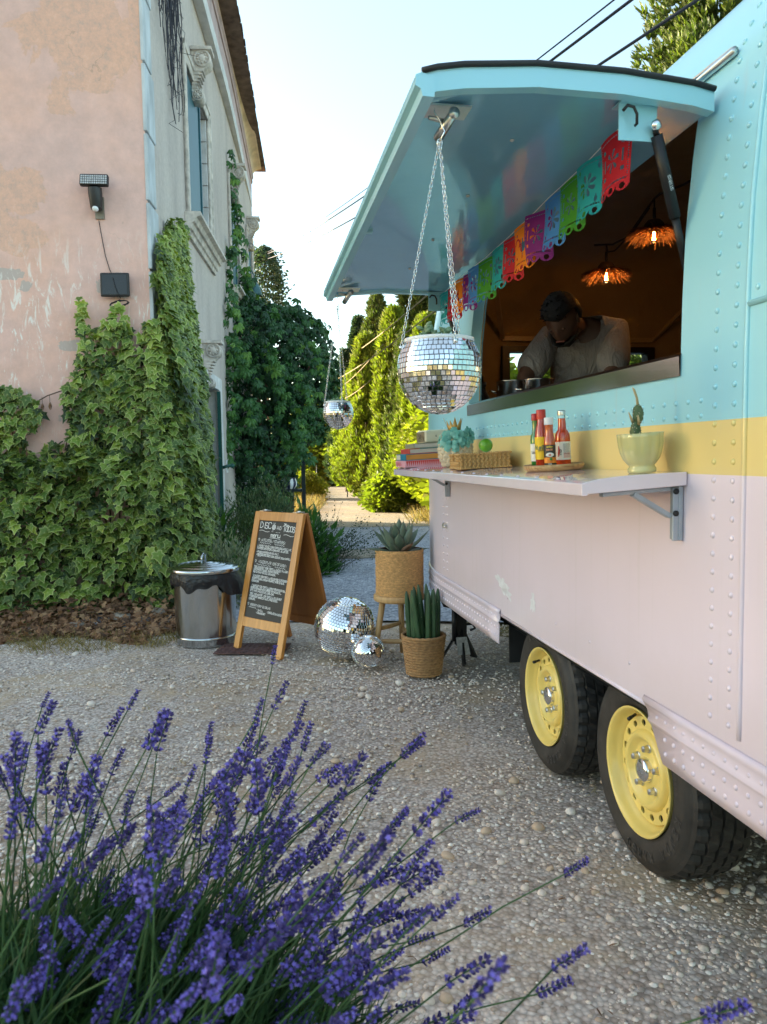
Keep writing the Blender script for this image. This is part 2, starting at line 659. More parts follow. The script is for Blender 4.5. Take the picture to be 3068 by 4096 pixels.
def plaster_grey():
    t = NT('grey_plaster')
    v = t.coord('Object', (1, 1, 0.35))
    col = t.ramp(t.noise(v, 2.2, 6, 0.65), [(0.30, (0.46, 0.40, 0.37, 1)), (0.52, (0.57, 0.50, 0.46, 1)), (0.72, (0.62, 0.55, 0.50, 1))])
    v2 = t.coord('Object')
    col = t.mix(1.0, col, t.ramp(t.noise(v2, 22, 5, 0.7), [(0.3, 0.85), (0.7, 1.06)]), 'MULTIPLY')
    t.set(col, 0.92, Specular_IOR_Level=0.25)
    t.bump(t.noise(v2, 60, 4, 0.7), 0.3, 0.006)
    return t.mat


M_PINK, M_GREY = plaster_pink(), plaster_grey()
M_STONE = pmat('carved_stone', (0.58, 0.52, 0.47), 0.9, var=0.35, vscale=9, bump=0.5, bscale=50)
M_WHITEST = pmat('white_limewash', (0.66, 0.65, 0.65), 0.9, var=0.15, vscale=6, bump=0.3)
M_QUOIN = pmat('blue_grey_limewash', (0.50, 0.53, 0.56), 0.9, var=0.28, vscale=5, bump=0.4, scale=(1, 1, .4))
M_FRIEZE = pmat('rose_frieze', (0.52, 0.39, 0.39), 0.9, var=0.2, vscale=4, bump=0.2)
M_COVE = pmat('ochre_cove', (0.74, 0.60, 0.46), 0.9, var=0.25, vscale=3, bump=0.2)
M_TILE = pmat('old_roof_tile', (0.16, 0.11, 0.085), 0.9, var=0.5, vscale=7, bump=0.5)
M_SHUT = pmat('teal_shutter_paint', (0.006, 0.085, 0.11), 0.45, var=0.12, vscale=4)
M_DOOR = pmat('green_door_paint', (0.008, 0.075, 0.06), 0.4, var=0.12, vscale=4)
M_DARK = pmat('dark_interior', (0.02, 0.02, 0.022), 0.8, var=0.1)

BL = Vector((-1.8675, 6.3695, 0.0))                     # foot of the corner
villa = thing('villa', 'old two-storey villa with peeling pink end wall and grey facade behind the ivy', 'building', BL, BROT)
BM = Matrix.LocRotScale(BL, Euler((0, 0, BROT)), None)
LEN, WH = 8.6, 7.0

w = MB()
w.grid(lambda u, v: (-17 + 17 * u, 0, -0.1 + (WH + .1) * v), 2, 2, smooth=False)  # unseen left run lengthened so the villa shades yard and trailer
w.add([(-17, 0, -.1), (-17, 0, WH), (-17, LEN, WH), (-17, LEN, -.1)], [(0, 1, 2, 3)])
w.add([(-17, LEN, -.1), (-17, LEN, WH), (0, LEN, WH), (0, LEN, -.1)], [(0, 1, 2, 3)])
w.build('pink_wall', M_PINK, villa)
# facade with openings (y0,y1,z0,z1)
OPEN = [(1.86, 3.24, 3.74, 5.29), (5.20, 6.18, 3.74, 5.22), (7.45, 8.20, 3.70, 5.10), (2.29, 3.35, 0.0, 2.06)]
ys = sorted({0.0, LEN} | {a for o in OPEN for a in o[:2]})
zs = sorted({-0.1, WH} | {a for o in OPEN for a in o[2:]})
fw = MB()
for i in range(len(ys) - 1):
    for j in range(len(zs) - 1):
        cy, cz = (ys[i] + ys[i + 1]) / 2, (zs[j] + zs[j + 1]) / 2
        if any(o[0] < cy < o[1] and o[2] < cz < o[3] for o in OPEN):
            continue
        fw.add([(0, ys[i], zs[j]), (0, ys[i + 1], zs[j]), (0, ys[i + 1], zs[j + 1]), (0, ys[i], zs[j + 1])], [(0, 1, 2, 3)])
for (a, b, c, d) in OPEN:
    D = -0.34
    fw.add([(0, a, c), (0, b, c), (0, b, d), (0, a, d), (D, a, c), (D, b, c), (D, b, d), (D, a, d)],
           [(0, 4, 5, 1), (1, 5, 6, 2), (2, 6, 7, 3), (3, 7, 4, 0)])
    fw.add([(D, a, c), (D, b, c), (D, b, d), (D, a, d)], [(0, 1, 2, 3)], mi=1)
fw.build('grey_wall', [M_GREY, M_DARK], villa)


def sweep_y(prof, y0, y1, mb, mi=0):
    """profile (x,z) along the facade"""
    n = len(prof)
    vs = [(x, y0, z) for x, z in prof] + [(x, y1, z) for x, z in prof]
    fs = [(i, i + 1, n + i + 1, n + i) for i in range(n - 1)]
    fs += [tuple(range(n - 1, -1, -1)), tuple(range(n, 2 * n))]
    mb.add(vs, fs, None, mi)


def eave(y):
    """old eaves: the overhang and height drift along the facade"""
    return float(np.interp(y, [0, 5, LEN], [.13, .085, 0.0])), float(np.interp(y, [0, 2.5, 4.6, LEN], [.03, 0, -.03, -.32]))


def sweep_e(prof, y0, y1, mb, n=12):
    """profile (x,z) carried along the drifting eaves; x <= 0.004 stays on the wall"""
    q = len(prof)
    vs = []
    for y in np.linspace(y0, y1, n):
        o, d = eave(y)
        vs += [(x + (o if x > .0045 else 0), y, z + d) for x, z in prof]
    fs = [(k * q + i, k * q + i + 1, (k + 1) * q + i + 1, (k + 1) * q + i) for k in range(n - 1) for i in range(q - 1)]
    fs += [tuple(range(q - 1, -1, -1)), tuple(range((n - 1) * q, n * q))]
    mb.add(vs, fs)


c = MB(); sweep_e([(0.003, 6.28), (0.005, 6.28), (0.008, 6.45), (0.003, 6.45)], -0.03, LEN, c); c.build('string_course', M_WHITEST, villa)
c = MB(); sweep_e([(0.003, 6.453), (0.006, 6.453), (0.007, 6.70), (0.003, 6.70)], 0.0, LEN, c); c.build('frieze', M_FRIEZE, villa)
c = MB()
sweep_e([(0.003, 6.703), (0.025, 6.703), (0.03, 6.75), (0.012, 6.77), (0.045, 6.80), (0.045, 6.83), (0.025, 6.86), (0.003, 6.86)], -0.03, LEN, c)
c.build('moulding', M_FRIEZE, villa)
c = MB()
pr = [(0.003, 6.862)] + [(0.03 + 0.15 * (1 - math.cos(a)), 6.865 + 0.12 * math.sin(a)) for a in np.linspace(0, math.pi / 2, 8)] + [(0.195, 6.99), (0.003, 7.02)]
sweep_e(pr, -0.1, LEN + 0.05, c)
c.build('cove_cornice', M_COVE, villa)
rf = MB()
ez = 7.0
rf.add([(0.43, -0.3, ez + .05), (0.26, LEN + 0.3, ez - .26), (-5.5, 4.3, 8.8), (-12, 4.3, 8.8), (-17.4, -0.3, ez + .05), (-17.4, LEN + .3, ez - .26)],
       [(0, 1, 2), (0, 2, 3, 4), (1, 5, 3, 2), (5, 4, 3)])
rf.add([(0.43, -0.3, ez + .02), (0.26, LEN + 0.3, ez - .29), (-17.4, LEN + .3, ez - .29), (-17.4, -0.3, ez + .02)], [(3, 2, 1, 0)])
roof = rf.build('roof', M_TILE, villa)
tm = MB()
vs = []
for k in range(2):
    for j in range(7):
        a = math.pi * j / 6
        vs.append((-0.6 * k, 0.085 * math.cos(a), 0.045 * math.sin(a) + 0.6 * k * .33))
tm.add(vs, [(j, j + 1, 7 + j + 1, 7 + j) for j in range(6)] + [tuple(range(7))], None, 0, False)
tme = tm.mesh('roof_tile', M_TILE)
y = -0.22
while y < LEN + .2:
    o, d = eave(y)
    inst('roof_tile', tme, roof, TRS((.25 + o + random.uniform(-.006, .008), y, 7.02 + d + random.uniform(-.008, .008)), (0, 0, random.uniform(-.04, .04))))
    y += .185
# corner quoins
for k in range(12):
    q = MB()
    hgt = 0.52
    z0 = 0.05 + k * (hgt + 0.022)
    wd = 0.30 if k % 2 else 0.24
    q.box(-0.01, 0.022, -0.012, wd, z0, z0 + hgt)
    q.build('quoin', M_QUOIN, villa, bevel=0.008)


def corbel(parent, y, z, s=1.0, name='scroll_bracket'):
    """console: S-shaped side, two volutes, rosette; projects from the facade"""
    m = MB()
    W = 0.19 * s
    side = [(0, 0.0), (0.07, 0.0), (0.13, 0.03), (0.13, 0.10), (0.08, 0.16), (0.07, 0.26), (0.11, 0.36), (0.20, 0.44), (0.25, 0.52), (0.25, 0.60), (0.21, 0.66), (0, 0.66)]
    side = [(a * s, b * s) for a, b in side]
    vs = [(a, -W / 2, b) for a, b in side] + [(a, W / 2, b) for a, b in side]
    n = len(side)
    fs = [tuple(range(n)), tuple(range(2 * n - 1, n - 1, -1))] + [(i, n + i, n + (i + 1) % n, (i + 1) % n) for i in range(n)]
    T = TRS((0.004, y, z))
    m.add(vs, fs, T)
    for (a, b, r) in ((0.075, 0.07, 0.075), (0.15, 0.55, 0.115)):
        Ml = T @ TRS((a * s, 0, b * s), (math.pi / 2, 0, 0))
        for e in (1, -1):
            z1 = e * (W / 2 + 0.012)
            m.lathe([(r * s, 0), (r * s, z1), (r * s * .8, z1 + e * .008), (r * s * .72, z1 - e * .012), (r * s * .5, z1 - e * .004), (r * s * .3, z1 + e * .012), (0.002, z1 + e * .014)], 20, Ml)
            for k in range(8):
                an = k * math.pi / 4
                m.ico((r * s * .55 * math.cos(an), r * s * .55 * math.sin(an), z1 + e * .004), 0.016 * s, (1, 1, .8), Ml, 0, 1)
    for k in range(6):
        zz = (0.16 + 0.045 * k) * s
        m.box(0.02 * s, (0.075 + 0.018 * k) * s, -W / 2 - 0.008, W / 2 + 0.008, zz, zz + 0.018 * s, T)
    m.box(0, 0.28 * s, -W / 2 - 0.03, W / 2 + 0.03, 0.655 * s, 0.70 * s, T)
    return m.build(name, M_STONE, parent)


def villa_window(i, o):
    a, b, c0, d = o
    wn_ = MB()
    for (y0, y1, z0, z1) in ((a - 0.16, a + 0.002, c0, d + 0.16), (b - 0.002, b + 0.16, c0, d + 0.16), (a, b, d, d + 0.16)):
        wn_.box(0.003, 0.028, y0, y1, z0, z1)
    for (y0, y1, z0, z1) in ((a - 0.16, a - 0.11, c0, d + 0.162), (b + 0.11, b + 0.16, c0, d + 0.162), (a - .16, b + .16, d + 0.10, d + 0.164)):
        wn_.box(0.004, 0.04, y0, y1, z0, z1)
    f = wn_.build('window', M_STONE, villa, bevel=0.008)
    sl_ = MB()
    sweep_y([(0.003, c0 - 0.02), (0.16, c0 - 0.02), (0.165, c0 - 0.06), (0.12, c0 - 0.075), (0.10, c0 - 0.12), (0.075, c0 - 0.125), (0.06, c0 - 0.18), (0.04, c0 - 0.19), (0.03, c0 - 0.235), (0.003, c0 - 0.235)], a - 0.24, b + 0.24, sl_)
    sl_.build('sill', M_STONE, f)
    sh = MB()
    y1 = a + (b - a) * .56
    sh.box(-0.03, 0.004, a + .004, y1, c0 + 0.012, d - 0.05)
    sh.box(0.0045, 0.012, a + .05, y1 - .07, c0 + 0.1, d - 0.2)
    sh.box(-0.032, 0.022, y1 + .002, y1 + .045, c0 + 0.012, d - 0.05)
    sh.build('shutter', M_SHUT, f, bevel=0.006)
    corbel(f, (a + b) / 2 - 0.2, d - 0.20, 0.80)


for i, o in enumerate(OPEN[:3]):
    villa_window(i, o)
# reveal blocks of the first window (pale ashlar, joints open)
for k in range(6):
    q = MB(); z0 = 3.745 + k * 0.258
    q.box(-0.335, -0.002, 3.218, 3.238, z0, z0 + 0.248)
    q.build('reveal_block', M_WHITEST, villa, bevel=0.004)
dd = MB()
dd.box(-0.16, -0.11, 2.30, 2.815, 0.05, 2.05)
dd.box(-0.16, -0.11, 2.825, 3.34, 0.05, 2.05)
for y0 in (2.36, 2.885):
    for (z0, z1) in ((0.25, 0.85), (0.95, 1.35), (1.45, 1.95)):
        dd.box(-0.107, -0.095, y0, y0 + 0.39, z0, z1)
door = dd.build('door', M_DOOR, villa, bevel=0.005)
hh = MB(); hh.tube([(-.11, 2.78, 1.05), (-.06, 2.78, 1.05), (-.06, 2.70, 1.05)], 0.012); hh.build('handle', M_STONE, door)
sh = MB(); sh.box(0.02, 0.06, 3.30, 3.35, 0.06, 2.05); sh.tube([(0.06, 3.33, 1.10), (0.12, 3.36, 1.12), (0.16, 3.40, 1.12)], 0.02); sh.ico((0.17, 3.42, 1.12), 0.035, lv=1)
sh.build('shutter_leaf', M_DOOR, villa)
jm = MB()
jm.box(0.003, 0.05, 2.12, 2.288, 0.0, 2.22); jm.box(0.003, 0.05, 3.37, 3.56, 0.0, 2.22); jm.box(0.003, 0.05, 2.289, 3.368, 2.065, 2.22)
jm.build('door_surround', M_WHITEST, villa, bevel=0.006)
corbel(villa, 2.55, 2.03, 0.75)
pl = MB(); pl.box(0.003, 0.015, 4.03, 4.20, 1.02, 1.19)
plq = pl.build('number_plaque', M_WHITEST, villa)
tx = MB(); write(tx, '3', 0, 0, 0.1, 0.014, Matrix(((0, 0, 1, 0.0165), (1, 0, 0, 4.09), (0, 1, 0, 1.06), (0, 0, 0, 1))))
tx.build('number', pmat('sign_ink', (0.03, 0.03, 0.04), 0.6, var=0), plq)

# gooseneck lamp on the facade
M_LAMPG = pmat('verdigris_enamel', (0.05, 0.13, 0.14), 0.5, var=0.2, metal=0.3)
lp = Vector((-2.12, 13.2, 4.07))
gl = thing('wall_lamp', 'dark green bell-shaped lamp on a curved arm high on the grey facade', 'lamp', lp)
m = MB(); m.tube([(-.42, .25, .16), (-.30, .18, .13), (-.2, .1, .16), (-.12, .05, .28), (-.05, 0.01, .30), (0, 0, .22), (0, 0, .16)], 0.012); m.build('arm', M_LAMPG, gl)
m = MB(); m.lathe([(.02, .17), (.035, .12), (.05, .08), (.08, .04), (.105, -.02), (.125, -.09), (.13, -.13), (.12, -.135), (.10, -.06), (.02, .1)], 24); m.build('shade', M_LAMPG, gl)

# ------------------------------------------------------------------ fittings on the pink wall
M_BLKP = pmat('black_plastic', (0.012, 0.012, 0.015), 0.45, var=0.1)
M_LED = pmat('led_lens', (0.45, 0.45, 0.46), 0.25, var=0.25, vscale=60, bump=0.5, bscale=120)
M_WHITEP = pmat('white_plastic', (0.75, 0.75, 0.76), 0.4, var=0.05)


def BP(lx, ly, z):
    return BM @ Vector((lx, ly, z))


fl = thing('floodlight', 'small black sensor floodlight mounted on the pink wall', 'floodlight', BP(-0.385, 0, 3.28), BROT)
m = MB(); m.box(-0.11, 0.11, -0.16, -0.115, 0.06, 0.155, TRS((0, 0, 0), (R(-14), 0, R(2)))); hd = m.build('lamp_head', M_BLKP, fl, bevel=0.012)
m = MB()
for a in range(12):
    for b in range(4):
        x, z = -0.093 + a * 0.0169, 0.074 + b * 0.0195
        m.box(x - .0068, x + .0068, -0.163, -0.158, z - .0076, z + .0076)
m.build('lens', M_LED, hd, TRS((0, 0, 0), (R(-14), 0, R(2))), bevel=0.002)
m = MB(); m.lathe([(.052, .09), (.054, .05), (.045, -.06), (.04, -.075), (.005, -.075)], 20, TRS((0, -.075, 0), (R(8), 0, 0))); m.build('housing', M_BLKP, fl)
m = MB(); m.ico((0, -.095, -.075), 0.026, (1, 1, .9), lv=2); m.build('sensor', M_WHITEP, fl)
m = MB(); m.box(-.025, .045, -.018, -.002, -.13, .04); m.build('wall_plate', pmat('zinc_plate', (0.25, 0.22, 0.18), 0.5, metal=0.6), fl)
so = thing('solar_panel', 'square black solar panel fixed on the pink wall above the ivy tip', 'solar panel', BP(-0.265, 0, 2.62), BROT)
m = MB(); m.box(-.115, .115, -.075, -.05, -.095, .095); m.build('frame', M_BLKP, so, bevel=0.014, seg=3)
m = MB(); m.box(-.097, .097, -.0775, -.0745, -.077, .077); m.build('cell', pmat('solar_cell', (0.012, 0.010, 0.016), 0.15, var=0.2, vscale=3), so)
m = MB(); m.beam((0, -.05, -.03), (0, -.002, -.05), .05, .03); m.build('bracket', M_BLKP, so)
m = MB()
pts = [(-0.385, -.012, 3.14), (-.37, -.01, 3.02), (-.345, -.01, 2.86), (-.315, -.012, 2.75), (-.29, -.03, 2.70), (-.275, -.082, 2.67), (-.26, -.085, 2.6), (-.235, -.085, 2.535), (-.22, -.07, 2.51)]
m.tube(pts, 0.0035, 5)
for k in range(7):
    a = random.uniform(-.4, .4)
    m.tube([(-0.235 + .07 * math.cos(t) * (1 + .1 * random.random()), -.07 + .015 * math.sin(3 * t + k), 2.47 + .022 * math.sin(t) + .012 * math.cos(t + a)) for t in np.linspace(0, 2 * math.pi, 14)], 0.003, 5)
m.tube([(-.235, -.06, 2.50), (-.23, -.085, 2.47), (-.235, -.06, 2.44)], .008, 6)
tag(m.build('cable', M_BLKP, None, BM), 'thin black cable from the floodlight to a coil below the solar panel', 'cable')

# ================================================================== food trailer
def paint_mat():
    t = NT('trailer_paint')
    tc = t.new('ShaderNodeTexCoord')
    sx = t.new('ShaderNodeSeparateXYZ')
    t.l.new(tc.outputs['Object'], sx.inputs[0])
    z = sx.outputs[2]
    f1 = t.math('GREATER_THAN', z, 1.289)
    f2 = t.math('GREATER_THAN', z, 1.165)
    nz = t.ramp(t.noise(tc.outputs['Object'], 1.4, 4), [(0.3, 0.95), (0.7, 1.03)])
    c = t.mix(f2, (0.75, 0.64, 0.72, 1), (0.78, 0.61, 0.25, 1))
    c = t.mix(f1, c, (0.34, 0.67, 0.76, 1))
    c = t.mix(1.0, c, nz, 'MULTIPLY')
    # road film rising from the lower edge and thin rain streaks
    film = t.math('MULTIPLY', t.ramp(t.math('ADD', z, t.math('MULTIPLY', t.noise(tc.outputs['Object'], 6, 6, .65), .22)), [(0.58, 0.55), (0.84, 0.0)]), 0.55)
    c = t.mix(film, c, (0.50, 0.42, 0.37, 1))
    streak = t.ramp(t.noise(t.coord('Object', (30, 30, .9)), 1.0, 5, .6), [(0.58, 0.0), (0.74, 0.22)])
    c = t.mix(streak, c, (0.55, 0.50, 0.46, 1))
    t.set(c, 0.30, Coat_Weight=0.25, Coat_Roughness=0.12)
    t.bump(t.noise(t.coord('Object', (1, 1, .5)), 1.7, 2), 0.16, 0.02)
    return t.mat


M_PAINT = paint_mat()
M_TEAL = pmat('teal_paint', (0.34, 0.66, 0.76), 0.22, var=0.04, vscale=2, Coat_Weight=0.3)
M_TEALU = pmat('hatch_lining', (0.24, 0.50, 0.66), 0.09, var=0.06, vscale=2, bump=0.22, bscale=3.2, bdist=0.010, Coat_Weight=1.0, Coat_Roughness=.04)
M_PINKP = pmat('pink_paint', (0.75, 0.64, 0.72), 0.25, var=0.04, vscale=2, Coat_Weight=0.3)
M_RUB = pmat('black_rubber', (0.014, 0.013, 0.014), 0.55, var=0.2, vscale=20, bump=0.1)
M_TYRE = pmat('tyre_rubber', (0.030, 0.027, 0.024), 0.66, var=0.55, vscale=11, bump=0.25, bscale=90, bdist=0.002)
M_RIM = pmat('yellow_rim', (0.78, 0.60, 0.17), 0.32, var=0.06, vscale=6, Coat_Weight=0.3)
M_STEEL = pmat('brushed_steel', (0.62, 0.60, 0.58), 0.16, 1.0, var=0.08, vscale=6, bump=0.12, bscale=5, bdist=0.01, scale=(1, .4, 1))
M_ZINC = pmat('zinc', (0.62, 0.62, 0.60), 0.28, 1.0, var=0.15, vscale=20)
M_CHROME = pmat('chrome', (0.80, 0.80, 0.80), 0.10, 1.0, var=0.05)
M_GREYM = pmat('grey_bracket', (0.36, 0.40, 0.46), 0.4, 0.3, var=0.15, vscale=12)
M_BLKM = pmat('black_steel', (0.015, 0.015, 0.017), 0.42, 0.2, var=0.2)
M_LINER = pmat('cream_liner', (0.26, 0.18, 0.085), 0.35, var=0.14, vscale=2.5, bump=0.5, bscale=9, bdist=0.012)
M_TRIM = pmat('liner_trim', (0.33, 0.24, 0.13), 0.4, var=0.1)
M_UNDER = pmat('underbody', (0.02, 0.02, 0.02), 0.8, var=0.3)
M_FLOOR = pmat('vinyl_floor', (0.12, 0.10, 0.08), 0.5, var=0.2)

TB = TG(2.265, 2.2, 0)
trailer = thing('food_trailer', 'rounded teal, yellow and pink food trailer with its serving hatch open', 'trailer', TB, TROT)
TX, TY = 2.265, 2.2
PROF = [(0.404, 0.0), (0.53, 0.0), (0.75, 0.0), (0.95, 0.0), (1.165, 0.0), (1.289, 0.0), (1.405, 0.0), (1.59, 0.003), (1.75, 0.010), (1.925, 0.028), (2.01, 0.040), (2.105, 0.056), (2.17, 0.083), (2.21, 0.102), (2.30, 0.16), (2.38, 0.24), (2.45, 0.35), (2.51, 0.50), (2.56, 0.72), (2.585, 1.0), (2.59, 1.195)]


def inset(z):
    for (z0, d0), (z1, d1) in zip(PROF, PROF[1:]):
        if z <= z1:
            return d0 + (d1 - d0) * (z - z0) / (z1 - z0)
    return PROF[-1][1]


FRONT = [(1.06, 4.15), (1.066, 4.30), (1.09, 4.50), (1.13, 4.68), (1.22, 4.86), (1.40, 4.99), (1.70, 5.07), (2.0, 5.095), (2.265, 5.10)]
left = [(1.06, y) for y in (-0.10, 0.5, 1.0, 1.5, 1.75, 2.05, 2.35, 2.65, 2.95, 3.25, 3.57, 3.8, 4.0)]
rear = [(x, -0.10 - (y - 4.15) * 0.8) for x, y in FRONT]
half = list(reversed(rear[1:])) + left + FRONT          # rear centre .. left side .. front centre
plan = half + [(2 * TX - x, y) for x, y in reversed(half[1:-1])]
NP = len(plan)


def sc_at(d):
    return (1 - d / 1.205, 1 - 0.8 * d / 2.95)


def shell_pt(px, py, z, extra=0.0):
    d = inset(z) + extra
    sx, sy = sc_at(d)
    return Vector(((px - TX) * sx, (py - TY) * sy, z))


def surf(y, z, out=0.0):
    """point on the left wall in trailer-local coordinates"""
    return shell_pt(1.06, y, z) + Vector((-out, 0, 0))


LX = [i for i, p in enumerate(plan) if abs(p[0] - 1.06) < 1e-6]
i_w0 = min(LX, key=lambda i: abs(plan[i][1] - 1.75))
i_w1 = min(LX, key=lambda i: abs(plan[i][1] - 3.57))
j_w0 = [j for j, p in enumerate(PROF) if p[0] == 1.405][0]
j_w1 = [j for j, p in enumerate(PROF) if p[0] == 2.105][0]
j_s = 1
front_c = [i for i, p in enumerate(plan) if p[1] > 5.05]


def shell(mb, extra, flip=False, zlo=None, j0=0, hole=True, wheel=True, fwin=True, mi=0):
    vs = []
    for j, (z, d) in enumerate(PROF):
        for (px, py) in plan:
            vs.append(shell_pt(px, py, z, extra))
    fs = []
    for j in range(j0, len(PROF) - 1):
        for i in range(NP):
            i2 = (i + 1) % NP
            if hole and i_w0 <= i < i_w1 and j_w0 <= j < j_w1:
                continue
            if fwin and plan[i][1] > 5.05 and plan[i2][1] > 5.05 and 1.40 <= PROF[j][0] and PROF[j + 1][0] <= 1.93:
                continue
            f = (j * NP + i, (j + 1) * NP + i, (j + 1) * NP + i2, j * NP + i2)
            fs.append(f[::-1] if flip else f)
    mb.add(vs, fs, None, mi, True)


b = MB()
shell(b, 0.0, j0=1)
body = b.build('body', M_PAINT, trailer)
b = MB()
shell(b, 0.05, flip=True, j0=1)
b.build('liner', M_LINER, trailer)
# floor, underside and jambs of the serving window
b = MB()
b.add([shell_pt(px, py, 0.50, 0.03) for px, py in plan], [tuple(range(NP))])
b.build('floor', M_FLOOR, trailer)
b = MB()
b.add([shell_pt(px, py, 0.47, 0.06) for px, py in plan], [tuple(range(NP - 1, -1, -1))])
b.box(-0.85, -0.75, -2.0, 2.6, 0.33, 0.468); b.box(0.75, 0.85, -2.0, 2.6, 0.33, 0.468)
for y in (-0.19, 0.53):
    b.tube([(-1.0, y, 0.295), (1.0, y, 0.295)], 0.035, 10)
b.box(-0.95, -0.70, -.55, .9, 0.36, 0.46)
b.box(-1.14, 1.14, 0.985, 0.995, 0.30, 0.468)
b.build('chassis', M_UNDER, trailer)
jb = MB()
ring_o = [surf(1.75, z) for z in (1.405, 1.59, 1.75, 1.925, 2.01, 2.105)] + [surf(3.57, z) for z in (2.105, 2.01, 1.925, 1.75, 1.59, 1.405)]
ring_i = [p + Vector((0.062, 0, 0)) for p in ring_o]
n = len(ring_o)
jb.add(ring_o + ring_i, [(i, (i + 1) % n, n + (i + 1) % n, n + i) for i in range(n - 1)])
jb.build('window_jamb', M_TEAL, trailer)
# steel sill
sl_ = MB()
vs = []
for (dx, z) in ((-0.006, 1.404), (-0.008, 1.452), (0.004, 1.462), (0.12, 1.462), (0.12, 1.43)):
    vs.append([surf(1.745, 1.42) + Vector((dx, 0, z - 1.42)), surf(3.575, 1.42) + Vector((dx, 0, z - 1.42))])
for k in range(4):
    sl_.add([vs[k][0], vs[k][1], vs[k + 1][1], vs[k + 1][0]], [(0, 1, 2, 3)])
sl_.build('steel_sill', M_STEEL, trailer)
# inner counter
b = MB(); b.box(-1.12, -0.62, -0.42, 1.9, 1.36, 1.40); b.box(-1.10, -0.66, -0.38, 1.86, 0.5, 1.36)
b.build('worktop', M_STEEL, trailer)
# interior trims of the front end
b = MB()
for sgn in (-1, 1):
    xs = sgn * 0.545
    b.beam((xs, 2.80, 0.6), (xs, 2.80, 1.99), 0.035, 0.02)
    b.beam((xs, 2.79, 1.99), (sgn * 0.80, 2.25, 2.42), 0.03, 0.02)
b.beam((-0.545, 2.79, 1.99), (0.545, 2.79, 1.99), 0.03, 0.02, up=(0, 1, 0))
b.build('liner_trim', M_TRIM, trailer)
# front window
fwm = MB()
for (x0, x1, z0, z1) in ((-0.55, 0.55, 1.90, 1.94), (-0.55, 0.55, 1.38, 1.42), (-0.55, -0.50, 1.42, 1.90), (0.50, 0.55, 1.42, 1.90), (-.02, .02, 1.42, 1.90)):
    fwm.box(x0, x1, 2.77, 2.86, z0, z1)
fwn = fwm.build('front_window', M_BLKM, trailer)
b = MB(); b.box(-0.5, 0.5, 2.81, 2.815, 1.42, 1.9)
gt = NT('window_glass')
gt.set((0.8, 0.9, 0.92, 1), 0.02, Transmission_Weight=1.0, IOR=1.05)
M_GLASS = gt.mat
b.build('pane', M_GLASS, fwn)

# ---- skirt: pressed strip with two beads, cut out over the wheels
SK = [(0.0, 0.404), (0.005, 0.404), (0.006, 0.43), (0.006, 0.458), (0.006, 0.488), (0.011, 0.497), (0.013, 0.502), (0.007, 0.509), (0.005, 0.522), (0.007, 0.535), (0.011, 0.543), (0.010, 0.550), (0.002, 0.558)]


def skirt(y0, y1, cut0, cut1, mb):
    """cut: how far the top end runs beyond the bottom end"""
    ny = 12
    vs, fs = [], []
    n = len(SK)
    for i in range(ny):
        for (o, z) in SK:
            k = (z - 0.404) / 0.16
            a, e = y0 + cut0 * k, y1 + cut1 * k
            y = a + (e - a) * i / (ny - 1)
            px = 1.06
            if y > 4.15:
                px = float(np.interp(y, [p[1] for p in FRONT], [p[0] for p in FRONT]))
            vs.append((px - TX - o, y - TY, z))
    for i in range(ny - 1):
        for j in range(n - 1):
            fs.append((i * n + j, i * n + j + 1, (i + 1) * n + j + 1, (i + 1) * n + j))
    mb.add(vs, fs, None, 0, True)


for a_ in ((3.125, 4.70, -0.02, 0), (-0.10, 1.80, 0, 0.11)):
    sk = MB()
    skirt(*a_, sk)
    sk.build('skirt', M_PINKP, trailer, solid=0.004)
# spots where the pink paint is scraped to the bare primer
for (py, pz, sy, sz, sd) in ((3.09, 0.668, 0.075, 0.028, 1), (3.02, 0.640, 0.05, 0.016, 2), (2.735, 0.655, 0.024, 0.034, 3)):
    b = MB()
    rr_ = random.Random(sd)
    pts = []
    for k in range(40):
        a = 2 * math.pi * k / 40
        q = 1 + .22 * math.sin(3 * a + sd) + .18 * math.sin(7 * a + 2 * sd) + rr_.uniform(-.16, .16)
        pts.append(surf(py + sy * q * math.cos(a), pz + sz * q * math.sin(a) - .25 * sy * math.cos(a) * (-1 if sd < 3 else 0), 0.0012))
    b.add(pts, [tuple(range(39, -1, -1))])
    b.build('scraped_spot', pmat('primer_%d' % sd, (.74, .74, .77), .5, var=.12, vscale=40), trailer)
# bottom hem bead over the wheel opening
b = MB()
b.tube([surf(y, 0.533, -0.004) for y in (1.90, 2.2, 2.6, 3.11)], 0.008, 8)
b.build('hem', M_PINKP, trailer)

# ---- rivets: domes on the skin, 300 largest as objects
rv = []                                                 # (y,z,out,r)
y = 0.95
while y < 4.6:
    if not (1.86 < y < 3.13):
        rv.append((y, 0.518, 0.0055, 0.0055))
    if not (1.81 < y < 3.13):
        rv += [(y, 0.472, 0.006, 0.0068), (y - .004, 0.435, 0.006, 0.0068)]
    y += 0.042
y = 1.66
while y < 4.05:
    rv += [(y, 1.338, 0, 0.0068), (y, 1.302, 0, 0.0062)]
    y += 0.054
z = 0.60
while z < 2.50:
    for yy in (1.605, 1.535):
        rv.append((yy, z, 0, 0.0072))
    if z < 2.35:
        rv += [(4.06, z, 0, 0.0062), (3.985, z, 0, 0.0062)]
    z += 0.0425
for y in (2.516, 2.247, 1.991, 3.02):
    rv.append((y, 0.622, 0, 0.0055))
y = 0.7
while y < 1.5:
    rv.append((y, 1.56, 0, 0.0068)); rv.append((y, 1.99, 0, 0.0068))
    y += 0.045
dome = MB()
dome.lathe([(1.0, -0.05), (0.95, 0.22), (0.75, 0.48), (0.45, 0.62), (0.12, 0.68)], 10, cap1=True)
DOME = {m.name: dome.mesh('rivet', m) for m in (M_PINKP, M_TEAL, M_RIM)}
